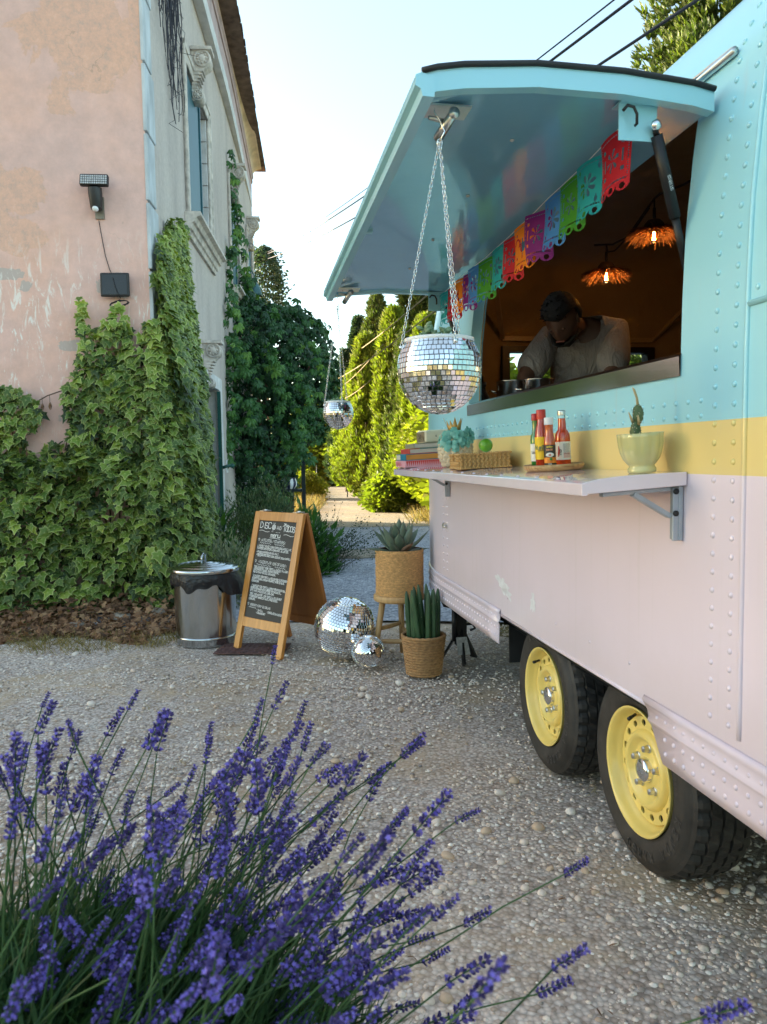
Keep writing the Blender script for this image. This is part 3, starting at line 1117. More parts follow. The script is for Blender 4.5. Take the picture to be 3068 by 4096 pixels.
M_YELP = pmat('yellow_paint', (0.72, 0.60, 0.24), 0.25, var=0.04)
DOME['y'] = dome.mesh('rivet', M_YELP)
cl = Vector((0 - TX, 0 - TY, EYE))
rv.sort(key=lambda a: ((surf(a[0], a[1]) - Vector((-TX, -TY, EYE))).length / a[3]))
rest = MB()
for k, (y, z, o, r) in enumerate(rv):
    px = 1.06 if y <= 4.15 else float(np.interp(y, [p[1] for p in FRONT], [p[0] for p in FRONT]))
    p = shell_pt(px, y, z) + Vector((-o, 0, 0))
    t1 = surf(y, z + .02) - surf(y, z - .02)
    nn = Vector((-t1.z, 0, t1.x))
    Fm = frame_from(nn).to_4x4()
    Fm.translation = p
    Fm = Fm @ Matrix.Diagonal((r, r, r, 1))
    me = DOME[M_TEAL.name] if z > 1.289 else (DOME['y'] if z > 1.165 else DOME[M_PINKP.name])
    if k < 300:
        inst('rivet', me, trailer, Fm)
    else:
        rest.lathe([(1.0, -0.05), (0.75, 0.48), (0.12, 0.68)], 7, Fm, 0 if z > 1.289 else 1)
tag(rest.build('rivets', [M_TEAL, M_PINKP], trailer), kind='stuff')
# panel beads at the near end
b = MB()
b.tube([surf(1.495, z, 0.001) for z in np.linspace(0.58, 2.5, 40)], 0.0065, 6)
b.tube([surf(y, 1.53, 0.001) for y in (1.49, 1.2, 0.9, 0.6)], 0.007, 6)
b.tube([surf(y, 2.03, 0.001) for y in (1.49, 1.2, 0.9, 0.6)], 0.007, 6)
b.build('panel_bead', M_PAINT, trailer)
# latch on the pink panel, vertical edge of the service door
b = MB(); b.box(-0.02, 0, -.012, .012, -.014, .014); b.tube([(-.012, 0, 0), (-.02, 0.0, 0), (-.022, -.02, 0), (-.022, -.055, 0)], .006, 6)
b.build('latch', M_ZINC, trailer, Matrix.Translation(surf(4.0, 0.84)))

# ---- hatch (awning)
hx = [(1.085, 2.044), (1.032, 2.054), (0.861, 2.068), (0.659, 2.070), (0.49, 2.056), (0.43, 2.046), (0.396, 2.036)]
HY0, HY1 = 1.665, 3.62


def hz(y):
    return -0.045 * (y - HY0) / (HY1 - HY0)


def hpt(k, y, dz=0.0, dx=0.0):
    return Vector((hx[k][0] + dx - TX, y - TY, hx[k][1] + dz + hz(y)))


HN = len(hx)
b = MB()
vs = [hpt(k, y) for y in np.linspace(HY0, HY1, 6) for k in range(HN)]
b.add(vs, [(i * HN + k, (i + 1) * HN + k, (i + 1) * HN + k + 1, i * HN + k + 1) for i in range(5) for k in range(HN - 1)], None, 0, True)
hatch = b.build('hatch', M_TEAL, trailer, solid=0.006)
b = MB()
vs = [hpt(k, y, -0.036) for y in np.linspace(HY0 + .03, HY1 - .03, 6) for k in range(HN - 1)]
b.add(vs, [(i * (HN - 1) + k, i * (HN - 1) + k + 1, (i + 1) * (HN - 1) + k + 1, (i + 1) * (HN - 1) + k) for i in range(5) for k in range(HN - 2)], None, 0, True)
b.build('lining', M_TEALU, hatch)
for nm, yy, s in (('end_rail', HY0, 1), ('end_rail', HY1, -1)):
    b = MB()
    sec = [(0, -0.002), (0.0, -0.046), (0.028, -0.046), (0.032, -0.030), (0.014, -0.024), (0.010, -0.004)]
    vs = [hpt(k, yy + s * a, dz) for k in range(HN) for a, dz in sec]
    q = len(sec)
    b.add(vs, [(k * q + j, k * q + (j + 1) % q, (k + 1) * q + (j + 1) % q, (k + 1) * q + j) for k in range(HN - 1) for j in range(q)] + [tuple(range(q)), tuple(range((HN - 1) * q, HN * q))], None, 0, False)
    b.build(nm, M_TEAL, hatch)
b = MB()
sec = [(0.0, 0.0), (-0.014, -0.006), (-0.016, -0.028), (-0.004, -0.034), (0.0, -0.050), (0.026, -0.050), (0.028, -0.012)]
q = len(sec)
ysn = np.linspace(HY0 - .004, HY1 + .004, 8)
vs = [hpt(HN - 1, y, dz, dx) for y in ysn for dx, dz in sec]
b.add(vs, [(k * q + j, (k + 1) * q + j, (k + 1) * q + (j + 1) % q, k * q + (j + 1) % q) for k in range(7) for j in range(q)] + [tuple(range(q)), tuple(range(7 * q, 8 * q))], None, 0, False)
b.build('front_rail', M_TEAL, hatch)
b = MB()
b.tube([hpt(k, HY0 - .003, 0.003) for k in range(HN)], 0.0065, 6)
b.build('gasket', M_RUB, hatch)
b = MB()
b.tube([surf(HY0 - .05, 2.115, 0.012), surf(HY1, 2.115, 0.012)], 0.010, 8)
b.beam(surf(HY0 - .03, 2.13, 0.0), surf(HY0 + .3, 2.10, 0.035), 0.03, 0.004)
b.build('hinge', M_ZINC, hatch)
for y in (1.95, 2.35, 2.8, 3.2):
    b = MB(); b.lathe([(.006, -.002), (.006, .0), (.002, .003)], 8, TRS((0.70 - TX, y - TY, 2.03 + hz(y)), (math.pi, 0, 0))); b.build('screw', M_ZINC, hatch)

for (yy, s) in ((1.705, 1), (3.575, -1)):
    b = MB()
    zt = 2.025 + hz(yy)
    b.box(0.87 - TX, 0.965 - TX, yy - TY - .0 * s, yy - TY + .004, zt - .085, zt)
    b.box(0.87 - TX, 0.965 - TX, yy - TY - .012, yy - TY + .035, zt - .004, zt)
    b.build('strut_plate', M_TEAL, hatch)
    b = MB()
    top = Vector((0.952 - TX, yy - TY - .012, zt - .055))
    bot = Vector((1.092 - TX, yy - TY + .075 * s, zt - .055 - .30)) if s > 0 else Vector((1.04 - TX, yy - TY - .03, zt - .35))
    mid = top.lerp(bot, 0.62)
    b.tube([top, top.lerp(bot, .06)], .007, 8); b.tube([top.lerp(bot, .06), mid], .0135, 10); b.tube([mid, bot], .010 if s > 0 else .008, 8)
    st = b.build('gas_strut', M_BLKM, hatch)
    b = MB(); b.lathe([(.012, -.004), (.012, .004), (.004, .007)], 10, Matrix.Translation(top + Vector((0, -.008, 0))) @ Euler((math.pi / 2, 0, 0)).to_matrix().to_4x4(), cap1=True); b.build('bolt', M_CHROME, st)
    if s > 0:
        b = MB()
        A = top.lerp(bot, .34); d = (bot - top).normalized()
        side = Vector((0, -1, 0)); u = d; v_ = side.cross(d).normalized()
        Mt = Matrix((u, v_, side)).transposed().to_4x4(); Mt.translation = A + Vector((0, -.0138, 0))
        write(b, 'STABILUS', 0, -.004, .007, .0011, Mt)
        b.build('strut_print', M_WHITEP, st)
    b = MB(); h0 = Vector((0.905 - TX, yy - TY - .010, zt - .055))
    b.tube([h0, h0 + Vector((0, -.008, 0)), h0 + Vector((-.002, -.012, .02)), h0 + Vector((-.01, -.012, .035)), h0 + Vector((-.025, -.012, .038)), h0 + Vector((-.036, -.012, .026))], .0038, 6)
    b.build('hook', M_BLKM, hatch)
for yy in (1.775, 3.50):
    b = MB(); zt = 2.010 + hz(yy); X = 0.475 - TX
    b.box(X - .055, X + .055, yy - TY - .035, yy - TY + .035, zt - .002, zt + .002)
    b.tube([(X + .01, yy - TY - .03, zt - .02), (X - .01, yy - TY + .03, zt - .05)], .011, 8)
    b.tube([(X + .012, yy - TY - .036, zt - .018), (X + .012, yy - TY - .040, zt - .018)], .013, 10)
    b.tube([(X - .04, yy - TY - .01, zt - .02), (X, yy - TY, zt - .022)], .005, 6)
    b.build('catch', M_ZINC, hatch)
b = MB(); b.box(-.02, .02, -.012, .012, -.03, 0); b.build('clip', M_TEAL, hatch, TRS((0.43 - TX, 2.65 - TY, 2.008)))

# ---- folding shelf
SH = [(1.057, 1.170), (0.95, 1.166), (0.88, 1.1625), (0.83, 1.157), (0.80, 1.151), (0.787, 1.147)]


def shelf_z(x):
    return float(np.interp(x, [p[0] for p in reversed(SH)], [p[1] for p in reversed(SH)]))


b = MB()
sec = SH + [(0.7845, 1.1455), (0.7845, 1.117), (0.80, 1.117), (0.80, 1.121), (1.057, 1.137)]
q = len(sec)
vs = [(x - TX, yy - TY, z) for yy in (1.71, 4.05) for x, z in sec]
b.add(vs, [(j, q + j, q + (j + 1) % q, (j + 1) % q) for j in range(q)] + [tuple(range(q)), tuple(range(2 * q - 1, q - 1, -1))])
shelf = b.build('counter_shelf', pmat('shelf_paint', (0.74, 0.64, 0.71), 0.10, var=0.03, Coat_Weight=0.6), trailer, bevel=0.003)
y = 1.9
while y < 4.0:
    inst('rivet', DOME[M_PINKP.name], shelf, Matrix.Translation((0.805 - TX, y - TY, shelf_z(0.805))) @ Matrix.Diagonal((.006, .006, .0045, 1)))
    y += 0.15
for yy in (1.745, 3.93):
    b = MB()
    b.box(1.045 - TX, 1.0575 - TX, yy - TY - .02, yy - TY + .02, 1.00, 1.135)
    b.box(1.03 - TX, 1.045 - TX, yy - TY - .020, yy - TY - .014, 1.00, 1.13)
    b.beam((1.03 - TX, yy - TY, 1.128), (0.85 - TX, yy - TY, 1.117), .022, .010)
    b.beam((1.03 - TX, yy - TY - .005, 1.06), (0.93 - TX, yy - TY - .005, 1.118), .022, .012)
    br = b.build('bracket', M_GREYM, shelf, bevel=0.002)
    for (xx, zz) in ((1.037, 1.122), (1.037, 1.068)):
        d = MB(); d.lathe([(.0075, 0), (.0075, .004), (.003, .006)], 10, TRS((xx - TX, yy - TY - .0195, zz), (math.pi / 2, 0, 0)), cap1=True); d.build('pin', M_BLKM, br)

# ---- wheels
RT, RR = 0.295, 0.184


def xlathe(mb, prof, n, mi=0, fr=None, smooth=True, x0=0.0):
    """revolve (x, r) about the x axis; x measured inwards"""
    vs, fs = [], []
    for i, (x, r) in enumerate(prof):
        for j in range(n):
            a = 2 * math.pi * j / n
            q = r * (fr(a, j, x, r) if fr else 1)
            vs.append((x + x0, q * math.cos(a), q * math.sin(a)))
    for i in range(len(prof) - 1):
        for j in range(n):
            j2 = (j + 1) % n
            fs.append((i * n + j, (i + 1) * n + j, (i + 1) * n + j2, i * n + j2))
    mb.add(vs, fs, None, mi, smooth)


def slot_disc(mb, r0, r1, x, ns, hr, hc):
    """flat ring with ns oval holes"""
    mseg = 16
    for k in range(ns):
        a0, a1 = 2 * math.pi * k / ns, 2 * math.pi * (k + 1) / ns
        am = (a0 + a1) / 2
        outer = []
        for i in range(4): outer.append((r0, a0 + (a1 - a0) * i / 4))
        for i in range(4): outer.append((r0 + (r1 - r0) * i / 4, a1))
        for i in range(4): outer.append((r1, a1 - (a1 - a0) * i / 4))
        for i in range(4): outer.append((r1 - (r1 - r0) * i / 4, a0))
        inner = []
        for (r_, a_) in outer:
            dy, dr = (a_ - am) * hc, (r_ - (r0 + r1) / 2)
            t_ = math.atan2(dr / ((r1 - r0) / 2), (a_ - am) / ((a1 - a0) / 2))
            inner.append((hc + hr[1] * math.sin(t_), am + hr[0] * math.cos(t_) / hc))
        vs = [(x, r_ * math.cos(a_), r_ * math.sin(a_)) for r_, a_ in outer] + [(x, r_ * math.cos(a_), r_ * math.sin(a_)) for r_, a_ in inner]
        vs += [(x + .006, r_ * math.cos(a_), r_ * math.sin(a_)) for r_, a_ in inner]
        fs = [(i, (i + 1) % mseg, mseg + (i + 1) % mseg, mseg + i) for i in range(mseg)]
        fs += [(mseg + i, mseg + (i + 1) % mseg, 2 * mseg + (i + 1) % mseg, 2 * mseg + i) for i in range(mseg)]
        mb.add(vs, fs, None, 0, False)


tp = MB()
tread = lambda a, j, x, r: 1.0
side = [(0.012, 0.180), (0.004, 0.188), (0.000, 0.200), (-0.004, 0.218), (-0.006, 0.236), (-0.004, 0.250), (-0.002, 0.2515), (-0.0015, 0.2525), (0.000, 0.2535), (0.002, 0.262), (0.0035, 0.2625), (0.005, 0.268), (0.0065, 0.2685), (0.010, 0.275), (0.016, 0.282)]
xlathe(tp, side, 72)
nt = 120


def tfr(a, j, x, r):
    if r > 0.2815 and (x < 0.05 or x > 0.15):
        return 0.968 if j % 3 == 0 else 1.0
    return 0.980 if (j + int(x * 60)) % 4 == 0 and r > 0.2885 else 1.0


trd = [(0.016, 0.282), (0.026, 0.288), (0.044, 0.2925), (0.0445, 0.285), (0.050, 0.285), (0.0505, 0.2935), (0.078, 0.2945), (0.0785, 0.286), (0.085, 0.286), (0.0855, 0.295),
       (0.112, 0.295), (0.1125, 0.286), (0.119, 0.286), (0.1195, 0.2945), (0.147, 0.2935), (0.1475, 0.285), (0.153, 0.285), (0.1535, 0.2925), (0.172, 0.288), (0.182, 0.282), (0.198, 0.25), (0.198, 0.2), (0.186, 0.18)]
xlathe(tp, trd, nt, fr=tfr, smooth=False)
TYRE = tp.mesh('tyre', M_TYRE)
rp = MB()
xlathe(rp, [(0.012, 0.178), (0.004, 0.180), (-0.001, 0.1845), (-0.004, 0.1845), (-0.005, 0.181), (0.000, 0.176), (0.010, 0.171), (0.018, 0.1685), (0.030, 0.163), (0.036, 0.156), (0.060, 0.152), (0.062, 0.150)], 64)
xlathe(rp, [(0.034, 0.1165), (0.026, 0.113), (0.018, 0.106), (0.016, 0.098), (0.022, 0.090), (0.034, 0.083), (0.038, 0.074), (0.038, 0.060), (0.034, 0.050), (0.030, 0.044), (0.030, 0.036)], 64)
slot_disc(rp, 0.1165, 0.152, 0.034, 16, (0.0115, 0.0095), 0.1345)
xlathe(rp, [(0.034, 0.152), (0.062, 0.152), (0.16, 0.150)], 48)
RIM = rp.mesh('rim', M_RIM)
inner = MB(); xlathe(inner, [(0.06, 0.02), (0.06, 0.148), (0.16, 0.149)], 32)
HUBD = inner.mesh('drum', M_UNDER)
nut = MB()
nut.lathe([(.0125, 0), (.0125, .004), (.0095, .0045)], 16); nut.lathe([(.0098, .004), (.0098, .019), (.0075, .022), (.002, .0235)], 6, smooth=False, cap1=True)
NUT = nut.mesh('lug_nut', M_ZINC)
cp = MB(); xlathe(cp, [(0.034, 0.036), (0.018, 0.035), (0.012, 0.032), (0.009, 0.02), (0.008, 0.002)], 28)
CAPM = cp.mesh('hub_cap', M_CHROME)
val = MB(); val.tube([(0.03, 0, .158), (0.012, -.006, .150)], .0045, 8); val.tube([(0.012, -.006, .150), (0.0, -.010, .145)], .006, 8)
VAL = val.mesh('valve', M_BLKM)


def tyre_text(mb, s, a_mid, r, h, w, spread):
    """letters round the sidewall, tops outwards; a measured in the wheel plane from +y towards +z"""
    n = len(s)
    for k, ch in enumerate(s):
        a = a_mid + (k - (n - 1) / 2) * spread
        up = Vector((0, math.cos(a), math.sin(a)))
        out = Vector((-1, 0, 0))
        rt = up.cross(out)
        Mt = Matrix((rt, up, out)).transposed().to_4x4()
        Mt.translation = up * (r - h / 2) + Vector((-0.0078, 0, 0))
        write(mb, ch, -h * .33, 0, h, w, Mt)


tt = MB()
tyre_text(tt, 'KENDA', R(100), 0.232, 0.026, 0.0048, R(9))
tyre_text(tt, 'KENDA', R(210), 0.232, 0.026, 0.0048, R(9))
tyre_text(tt, 'KARGO', R(262), 0.232, 0.024, 0.0052, R(8))
tyre_text(tt, '195/50R13', R(160), 0.222, 0.010, 0.0016, R(3.2))
TXT = tt.mesh('tyre_lettering', pmat('tyre_letter', (0.045, 0.044, 0.042), 0.4, var=0))
tc_ = MB(); write(tc_, 'AL-KO', -.016, -.004, .010, .0014, Matrix(((0, 0, -1, .0078), (-1, 0, 0, 0), (0, 1, 0, 0), (0, 0, 0, 1))))
CAPT = tc_.mesh('cap_mark', M_GREYM)
for yc in (2.013, 2.727):
    wlo = bpy.data.objects.new('wheel', None)
    link(wlo, trailer)
    wlo.location = (1.098 - TX, yc - TY, 0.295)
    rot = 0.0 if yc < 2.4 else R(-23)
    wlo.rotation_euler = (rot, 0, 0)
    inst('tyre', TYRE, wlo); inst('rim', RIM, wlo); inst('drum', HUBD, wlo); inst('hub_cap', CAPM, wlo); inst('valve', VAL, wlo, TRS((0, 0, 0), (R(-25), 0, 0)))
    inst('tyre_lettering', TXT, wlo); inst('cap_mark', CAPT, wlo)
    for k in range(5):
        a = 2 * math.pi * k / 5 + R(18)
        inst('lug_nut', NUT, wlo, TRS((0.038, .062 * math.cos(a), .062 * math.sin(a)), (0, R(-90), 0)))

# ---- corner steady under the front end
b = MB()
jx, jy = 1.225 - TX, 4.325 - TY
b.box(jx - .03, jx + .03, jy - .03, jy + .03, 0.10, 0.46)
b.tube([(jx - .04, jy - .02, .13), (jx - .04, jy - .02, .34)], .018, 10)
b.beam((jx, jy, .20), (jx - .01, jy - .11, .006), .05, .012, up=(1, 0, 0)); b.beam((jx, jy, .20), (jx + .10, jy + .06, .006), .05, .012); b.beam((jx, jy, .20), (jx - .10, jy + .06, .006), .05, .012)
b.tube([(jx + .03, jy, .22), (jx + .07, jy - .02, .225), (jx + .08, jy - .03, .20), (jx + .05, jy - .03, .19)], .008, 6)
b.tube([(jx - .12, jy + .02, .40), (jx - .10, jy - .02, .34), (jx - .06, jy - .02, .33), (jx - .02, jy, .38)], .010, 6)
b.box(jx - .05, jx + .3, jy - .04, jy + .1, .40, .46)
jk = b.build('corner_steady', M_BLKM, trailer)
b = MB(); b.add([(jx - .045, jy - .062, .16), (jx + .02, jy - .062, .16), (jx + .035, jy - .085, .06), (jx - .04, jy - .085, .06)], [(0, 1, 2, 3)]); b.build('sticker', pmat('sticker', (0.4, 0.4, 0.4), 0.5, var=0.3, vscale=60), jk)

# ================================================================== things on and in the trailer
def tthing(name, label, cat, p, tilt=0.0, rz=0.0, group=None):
    return thing(name, label, cat, TG(*p), (0, tilt, TROT + rz), group)


TMAT = Matrix.LocRotScale(Vector((0, 0, 0)), Euler((0, 0, TROT)), None)

# ------------------------------------------------------------------ paper bunting
FCOL = {'red': (200, 18, 40), 'teal': (28, 170, 178), 'green': (62, 150, 30), 'blue': (66, 140, 216), 'purple': (132, 24, 130), 'orange': (250, 140, 14)}
FMAT = {}
for k_, c_ in FCOL.items():
    t = NT('tissue_' + k_)
    cc = srgb(*c_)
    t.set(cc, 0.7)
    tr = t.new('ShaderNodeBsdfTranslucent')
    tr.inputs['Color'].default_value = cc
    ms = t.new('ShaderNodeMixShader')
    ms.inputs[0].default_value = 0.3
    t.l.new(t.b.outputs[0], ms.inputs[1]); t.l.new(tr.outputs[0], ms.inputs[2]); t.l.new(ms.outputs[0], t.out.inputs['Surface'])
    FMAT[k_] = t.mat


def flag_cut(design, u, v):
    """True where paper is; u -0.5..0.5, v 0 top .. 1 bottom"""
    # scalloped tongues with a hole each
    if v > 0.82:
        k = math.floor((u + 0.5) * 3)
        cu = (k + 0.5) / 3 - 0.5
        d = math.hypot((u - cu) * 1.0, (v - 0.86) * 1.5)
        if v > 0.86 and d > 0.165:
            return False
        if math.hypot((u - cu), (v - 0.895) * 1.3) < 0.068:
            return False
        return True
    if 0.77 < v < 0.80 or 0.055 < v < 0.08:
        if (u * 16) % 1 < 0.55 and abs(u) < 0.45:
            return False
    if abs(abs(u) - 0.445) < 0.014 and (v * 26) % 1 < 0.5 and 0.1 < v < 0.75:
        return False
    x, y = u, (v - 0.43) * 1.45
    if design == 'flower':
        r, a = math.hypot(x, y), math.atan2(y, x)
        if 0.05 < r < 0.30:
            s = abs(((a / (2 * math.pi) * 8) % 1) - 0.5) * 2
            if s < 0.62 * math.sin(math.pi * min(1, (r - 0.03) / 0.30)) ** 0.6:
                return False
        for cx in (-0.33, 0.33):
            for cy in (0.14, 0.70):
                if abs(u - cx) * 1.6 + abs(v - cy) < 0.075:
                    return False
    elif design == 'tulip':
        if abs(x) < 0.15 * math.sqrt(max(0, 1 - ((y + 0.02) / 0.24) ** 2)) and -0.20 < y < 0.22:
            if not (y < -0.08 and (abs(abs(x) - 0.06) < 0.03)):
                return False
        if abs(x) < 0.018 and 0.24 <= y < 0.40:
            return False
        for sg in (-1, 1):
            r = math.hypot(x - sg * 0.30, y - sg * -0.10)
            a = math.atan2(y - sg * -0.10, x - sg * 0.30)
            if 0.11 < r < 0.17 and (a * sg) % 6.28 > 2.2:
                return False
            if math.hypot(x - sg * 0.32, y - 0.33) < 0.055 or math.hypot(x - sg * 0.32, y + 0.36) < 0.04:
                return False
    else:
        r, a = math.hypot(x * 1.25, y), math.atan2(y, x * 1.25)
        for sg, n_ in ((0.02, 6),):
            if 0.045 < r < 0.26:
                s = abs(((a / (2 * math.pi) * n_ + .25) % 1) - 0.5) * 2
                if s < 0.36:
                    return False
        for cx in (-0.32, 0.32):
            for cy in (0.20, 0.62):
                if math.hypot(u - cx, (v - cy) * 1.4) < 0.05:
                    return False
            if abs(u - cx) < 0.03 and abs(v - 0.42) < 0.10:
                return False
    return True


def flag_mesh(design, col, bend):
    nu, nv = 44, 66
    W, Hh = 0.130, 0.160
    idx, vs, fs = {}, [], []

    def vid(i, j):
        if (i, j) not in idx:
            u, v = i / nu - 0.5, j / nv
            idx[(i, j)] = len(vs)
            vs.append((0.008 * math.sin(3 * u + bend * 2 + 2 * v) + bend * 0.018 * v * v + 0.014 * (u * u * 4) * (0.4 + v), u * W * (1 - 0.06 * v), -v * Hh))
        return idx[(i, j)]

    for j in range(nv):
        for i in range(nu):
            if flag_cut(design, (i + .5) / nu - .5, (j + .5) / nv):
                fs.append((vid(i, j), vid(i + 1, j), vid(i + 1, j + 1), vid(i, j + 1)))
    m = MB(); m.add(vs, fs, None, 0, True)
    return m.mesh('paper_flag', FMAT[col])


DES = {'red': 'star', 'teal': 'flower', 'green': 'star', 'blue': 'flower', 'purple': 'star', 'orange': 'tulip'}
bx = 0.925
bunting = tthing('paper_bunting', 'string of cut paper flags hanging inside the open hatch', 'bunting', (bx, 1.74, 2.01))
STR = [(1.735, 2.012), (1.80, 2.010), (1.97, 1.996), (2.12, 1.990), (2.26, 1.987), (2.36, 1.980), (2.486, 1.976), (2.62, 1.970), (2.745, 1.968), (2.887, 1.965), (3.018, 1.968), (3.136, 1.969), (3.255, 1.968), (3.38, 1.967), (3.49, 1.963), (3.56, 1.962)]
m = MB(); m.tube([(0, y - 1.74, z - 2.008) for y, z in STR], 0.0012, 5); m.build('string', M_WHITEP, bunting)
SEQ = [(1.832, 'red'), (1.975, 'teal'), (2.098, 'green'), (2.222, 'blue'), (2.352, 'purple'), (2.470, 'orange'), (2.595, 'red'), (2.725, 'teal'), (2.882, 'green'), (3.010, 'blue'), (3.118, 'purple'), (3.245, 'orange'), (3.352, 'red'), (3.478, 'teal')]
for i, (y, c_) in enumerate(SEQ):
    z = float(np.interp(y, [a for a, b in STR], [b for a, b in STR]))
    inst('paper_flag', flag_mesh(DES[c_], c_, random.uniform(-1, 1)), bunting, TRS((0.003 * (i % 2), y - 1.74, z - 2.012), (random.uniform(-.05, .05), R(6), R(random.uniform(3, 20)))), c_ + ' paper flag')

# ------------------------------------------------------------------ mirror balls
M_MIR = pmat('mirror_tile', (0.88, 0.89, 0.90), 0.015, 1.0, var=0.0)
M_CORE = pmat('ball_core', (0.10, 0.10, 0.11), 0.6, var=0.1)
M_RIMW = pmat('white_planter', (0.74, 0.74, 0.74), 0.35, var=0.04)
qd = MB()
qd.add([(-.5, -.5, -.10), (.5, -.5, -.10), (.5, .5, -.10), (-.5, .5, -.10), (-.46, -.46, .10), (.46, -.46, .10), (.46, .46, .10), (-.46, .46, .10)], [(4, 5, 6, 7), (0, 1, 5, 4), (1, 2, 6, 5), (2, 3, 7, 6), (3, 0, 4, 7)])
TILE = qd.mesh('mirror_tile', M_MIR)


def mirror_ball(parent, c, rx, rz, tile, top=1.0, axis=(0, 0, 1), nobj=300, seed=1, jit=0.032):
    """tiles in latitude rows round an ellipsoid; the 300 nearest the camera are objects"""
    rg = random.Random(seed)
    m = MB()
    A = frame_from(axis).to_4x4()
    A.translation = Vector(c)
    prof = []
    zt = math.asin(min(1, top)) if top < 1 else math.pi / 2
    for k in range(24):
        la = -math.pi / 2 + (zt + math.pi / 2) * k / 23
        prof.append((max(1e-4, (rx - .0015) * math.cos(la)), (rz - .0015) * math.sin(la)))
    m.lathe(prof, 40, A)
    m.build('core', M_CORE, parent)
    rows = int((zt + math.pi / 2) * (rx + rz) / 2 / tile)
    mats = []
    for k in range(rows):
        la = -math.pi / 2 + (zt + math.pi / 2) * (k + 0.5) / rows
        rr = rx * math.cos(la)
        n_ = max(3, round(2 * math.pi * rr / tile))
        off = rg.random() * 6.28
        for j in range(n_):
            lo = 2 * math.pi * (j + 0.5) / n_ + off
            p = Vector((rr * math.cos(lo), rr * math.sin(lo), rz * math.sin(la)))
            nn = Vector((math.cos(lo) * math.cos(la) / rx, math.sin(lo) * math.cos(la) / rx, math.sin(la) / rz)).normalized()
            nn = (nn + Vector((rg.gauss(0, jit), rg.gauss(0, jit), rg.gauss(0, jit)))).normalized()
            tx = Vector((-math.sin(lo), math.cos(lo), 0))
            tx = (tx - nn * tx.dot(nn)).normalized()
            ty = nn.cross(tx)
            g_ = 0.90
            sx, sy = 2 * math.pi * rr / n_ * g_, tile * g_
            Mx = Matrix(((tx.x * sx, ty.x * sy, nn.x * .004, p.x), (tx.y * sx, ty.y * sy, nn.y * .004, p.y), (tx.z * sx, ty.z * sy, nn.z * .004, p.z), (0, 0, 0, 1)))
            mats.append(A @ Mx)
    W = parent.matrix_basis
    wc = Vector((0, 0, EYE))
    key = []
    for M_ in mats:
        wp = W @ M_.translation
        key.append(-((W.to_3x3() @ M_.col[2].xyz).normalized()).dot((wc - wp).normalized()))
    order = sorted(range(len(mats)), key=lambda i: key[i])
    rest_ = MB()
    for q_, i in enumerate(order):
        if q_ < nobj:
            inst('mirror_tile', TILE, parent, mats[i])
        else:
            rest_.add([v.co for v in TILE.vertices], [tuple(p_.vertices) for p_ in TILE.polygons], mats[i])
    if rest_.v:
        tag(rest_.build('mirror_tiles', M_MIR, parent), kind='stuff')


def chain_part(parent, a, b, sag=0.0, link_l=0.0135, r=0.0009, name='chain'):
    a, b = Vector(a), Vector(b)
    n_ = max(4, int((b - a).length / (link_l * 0.78)))
    m = MB()
    for k in range(n_):
        t0 = (k + .5) / n_
        p = a.lerp(b, t0) + Vector((0, 0, -sag * 4 * t0 * (1 - t0)))
        d = (b - a).normalized()
        s_ = d.orthogonal().normalized()
        if k % 2:
            s_ = d.cross(s_)
        pts = [p + d * (link_l * .5 * math.cos(x)) + s_ * (link_l * .26 * math.sin(x)) for x in np.linspace(0, 2 * math.pi, 9)[:-1]]
        m.tube(pts, r, 4, closed=True)
    return m.build(name, M_CHROME, parent)


M_SUCC = pmat('succulent', (0.16, 0.24, 0.13), 0.5, var=0.3, vscale=30)
M_SOIL = pmat('potting_soil', (0.025, 0.017, 0.012), 0.95, var=0.5, vscale=60, bump=0.6, bscale=80)


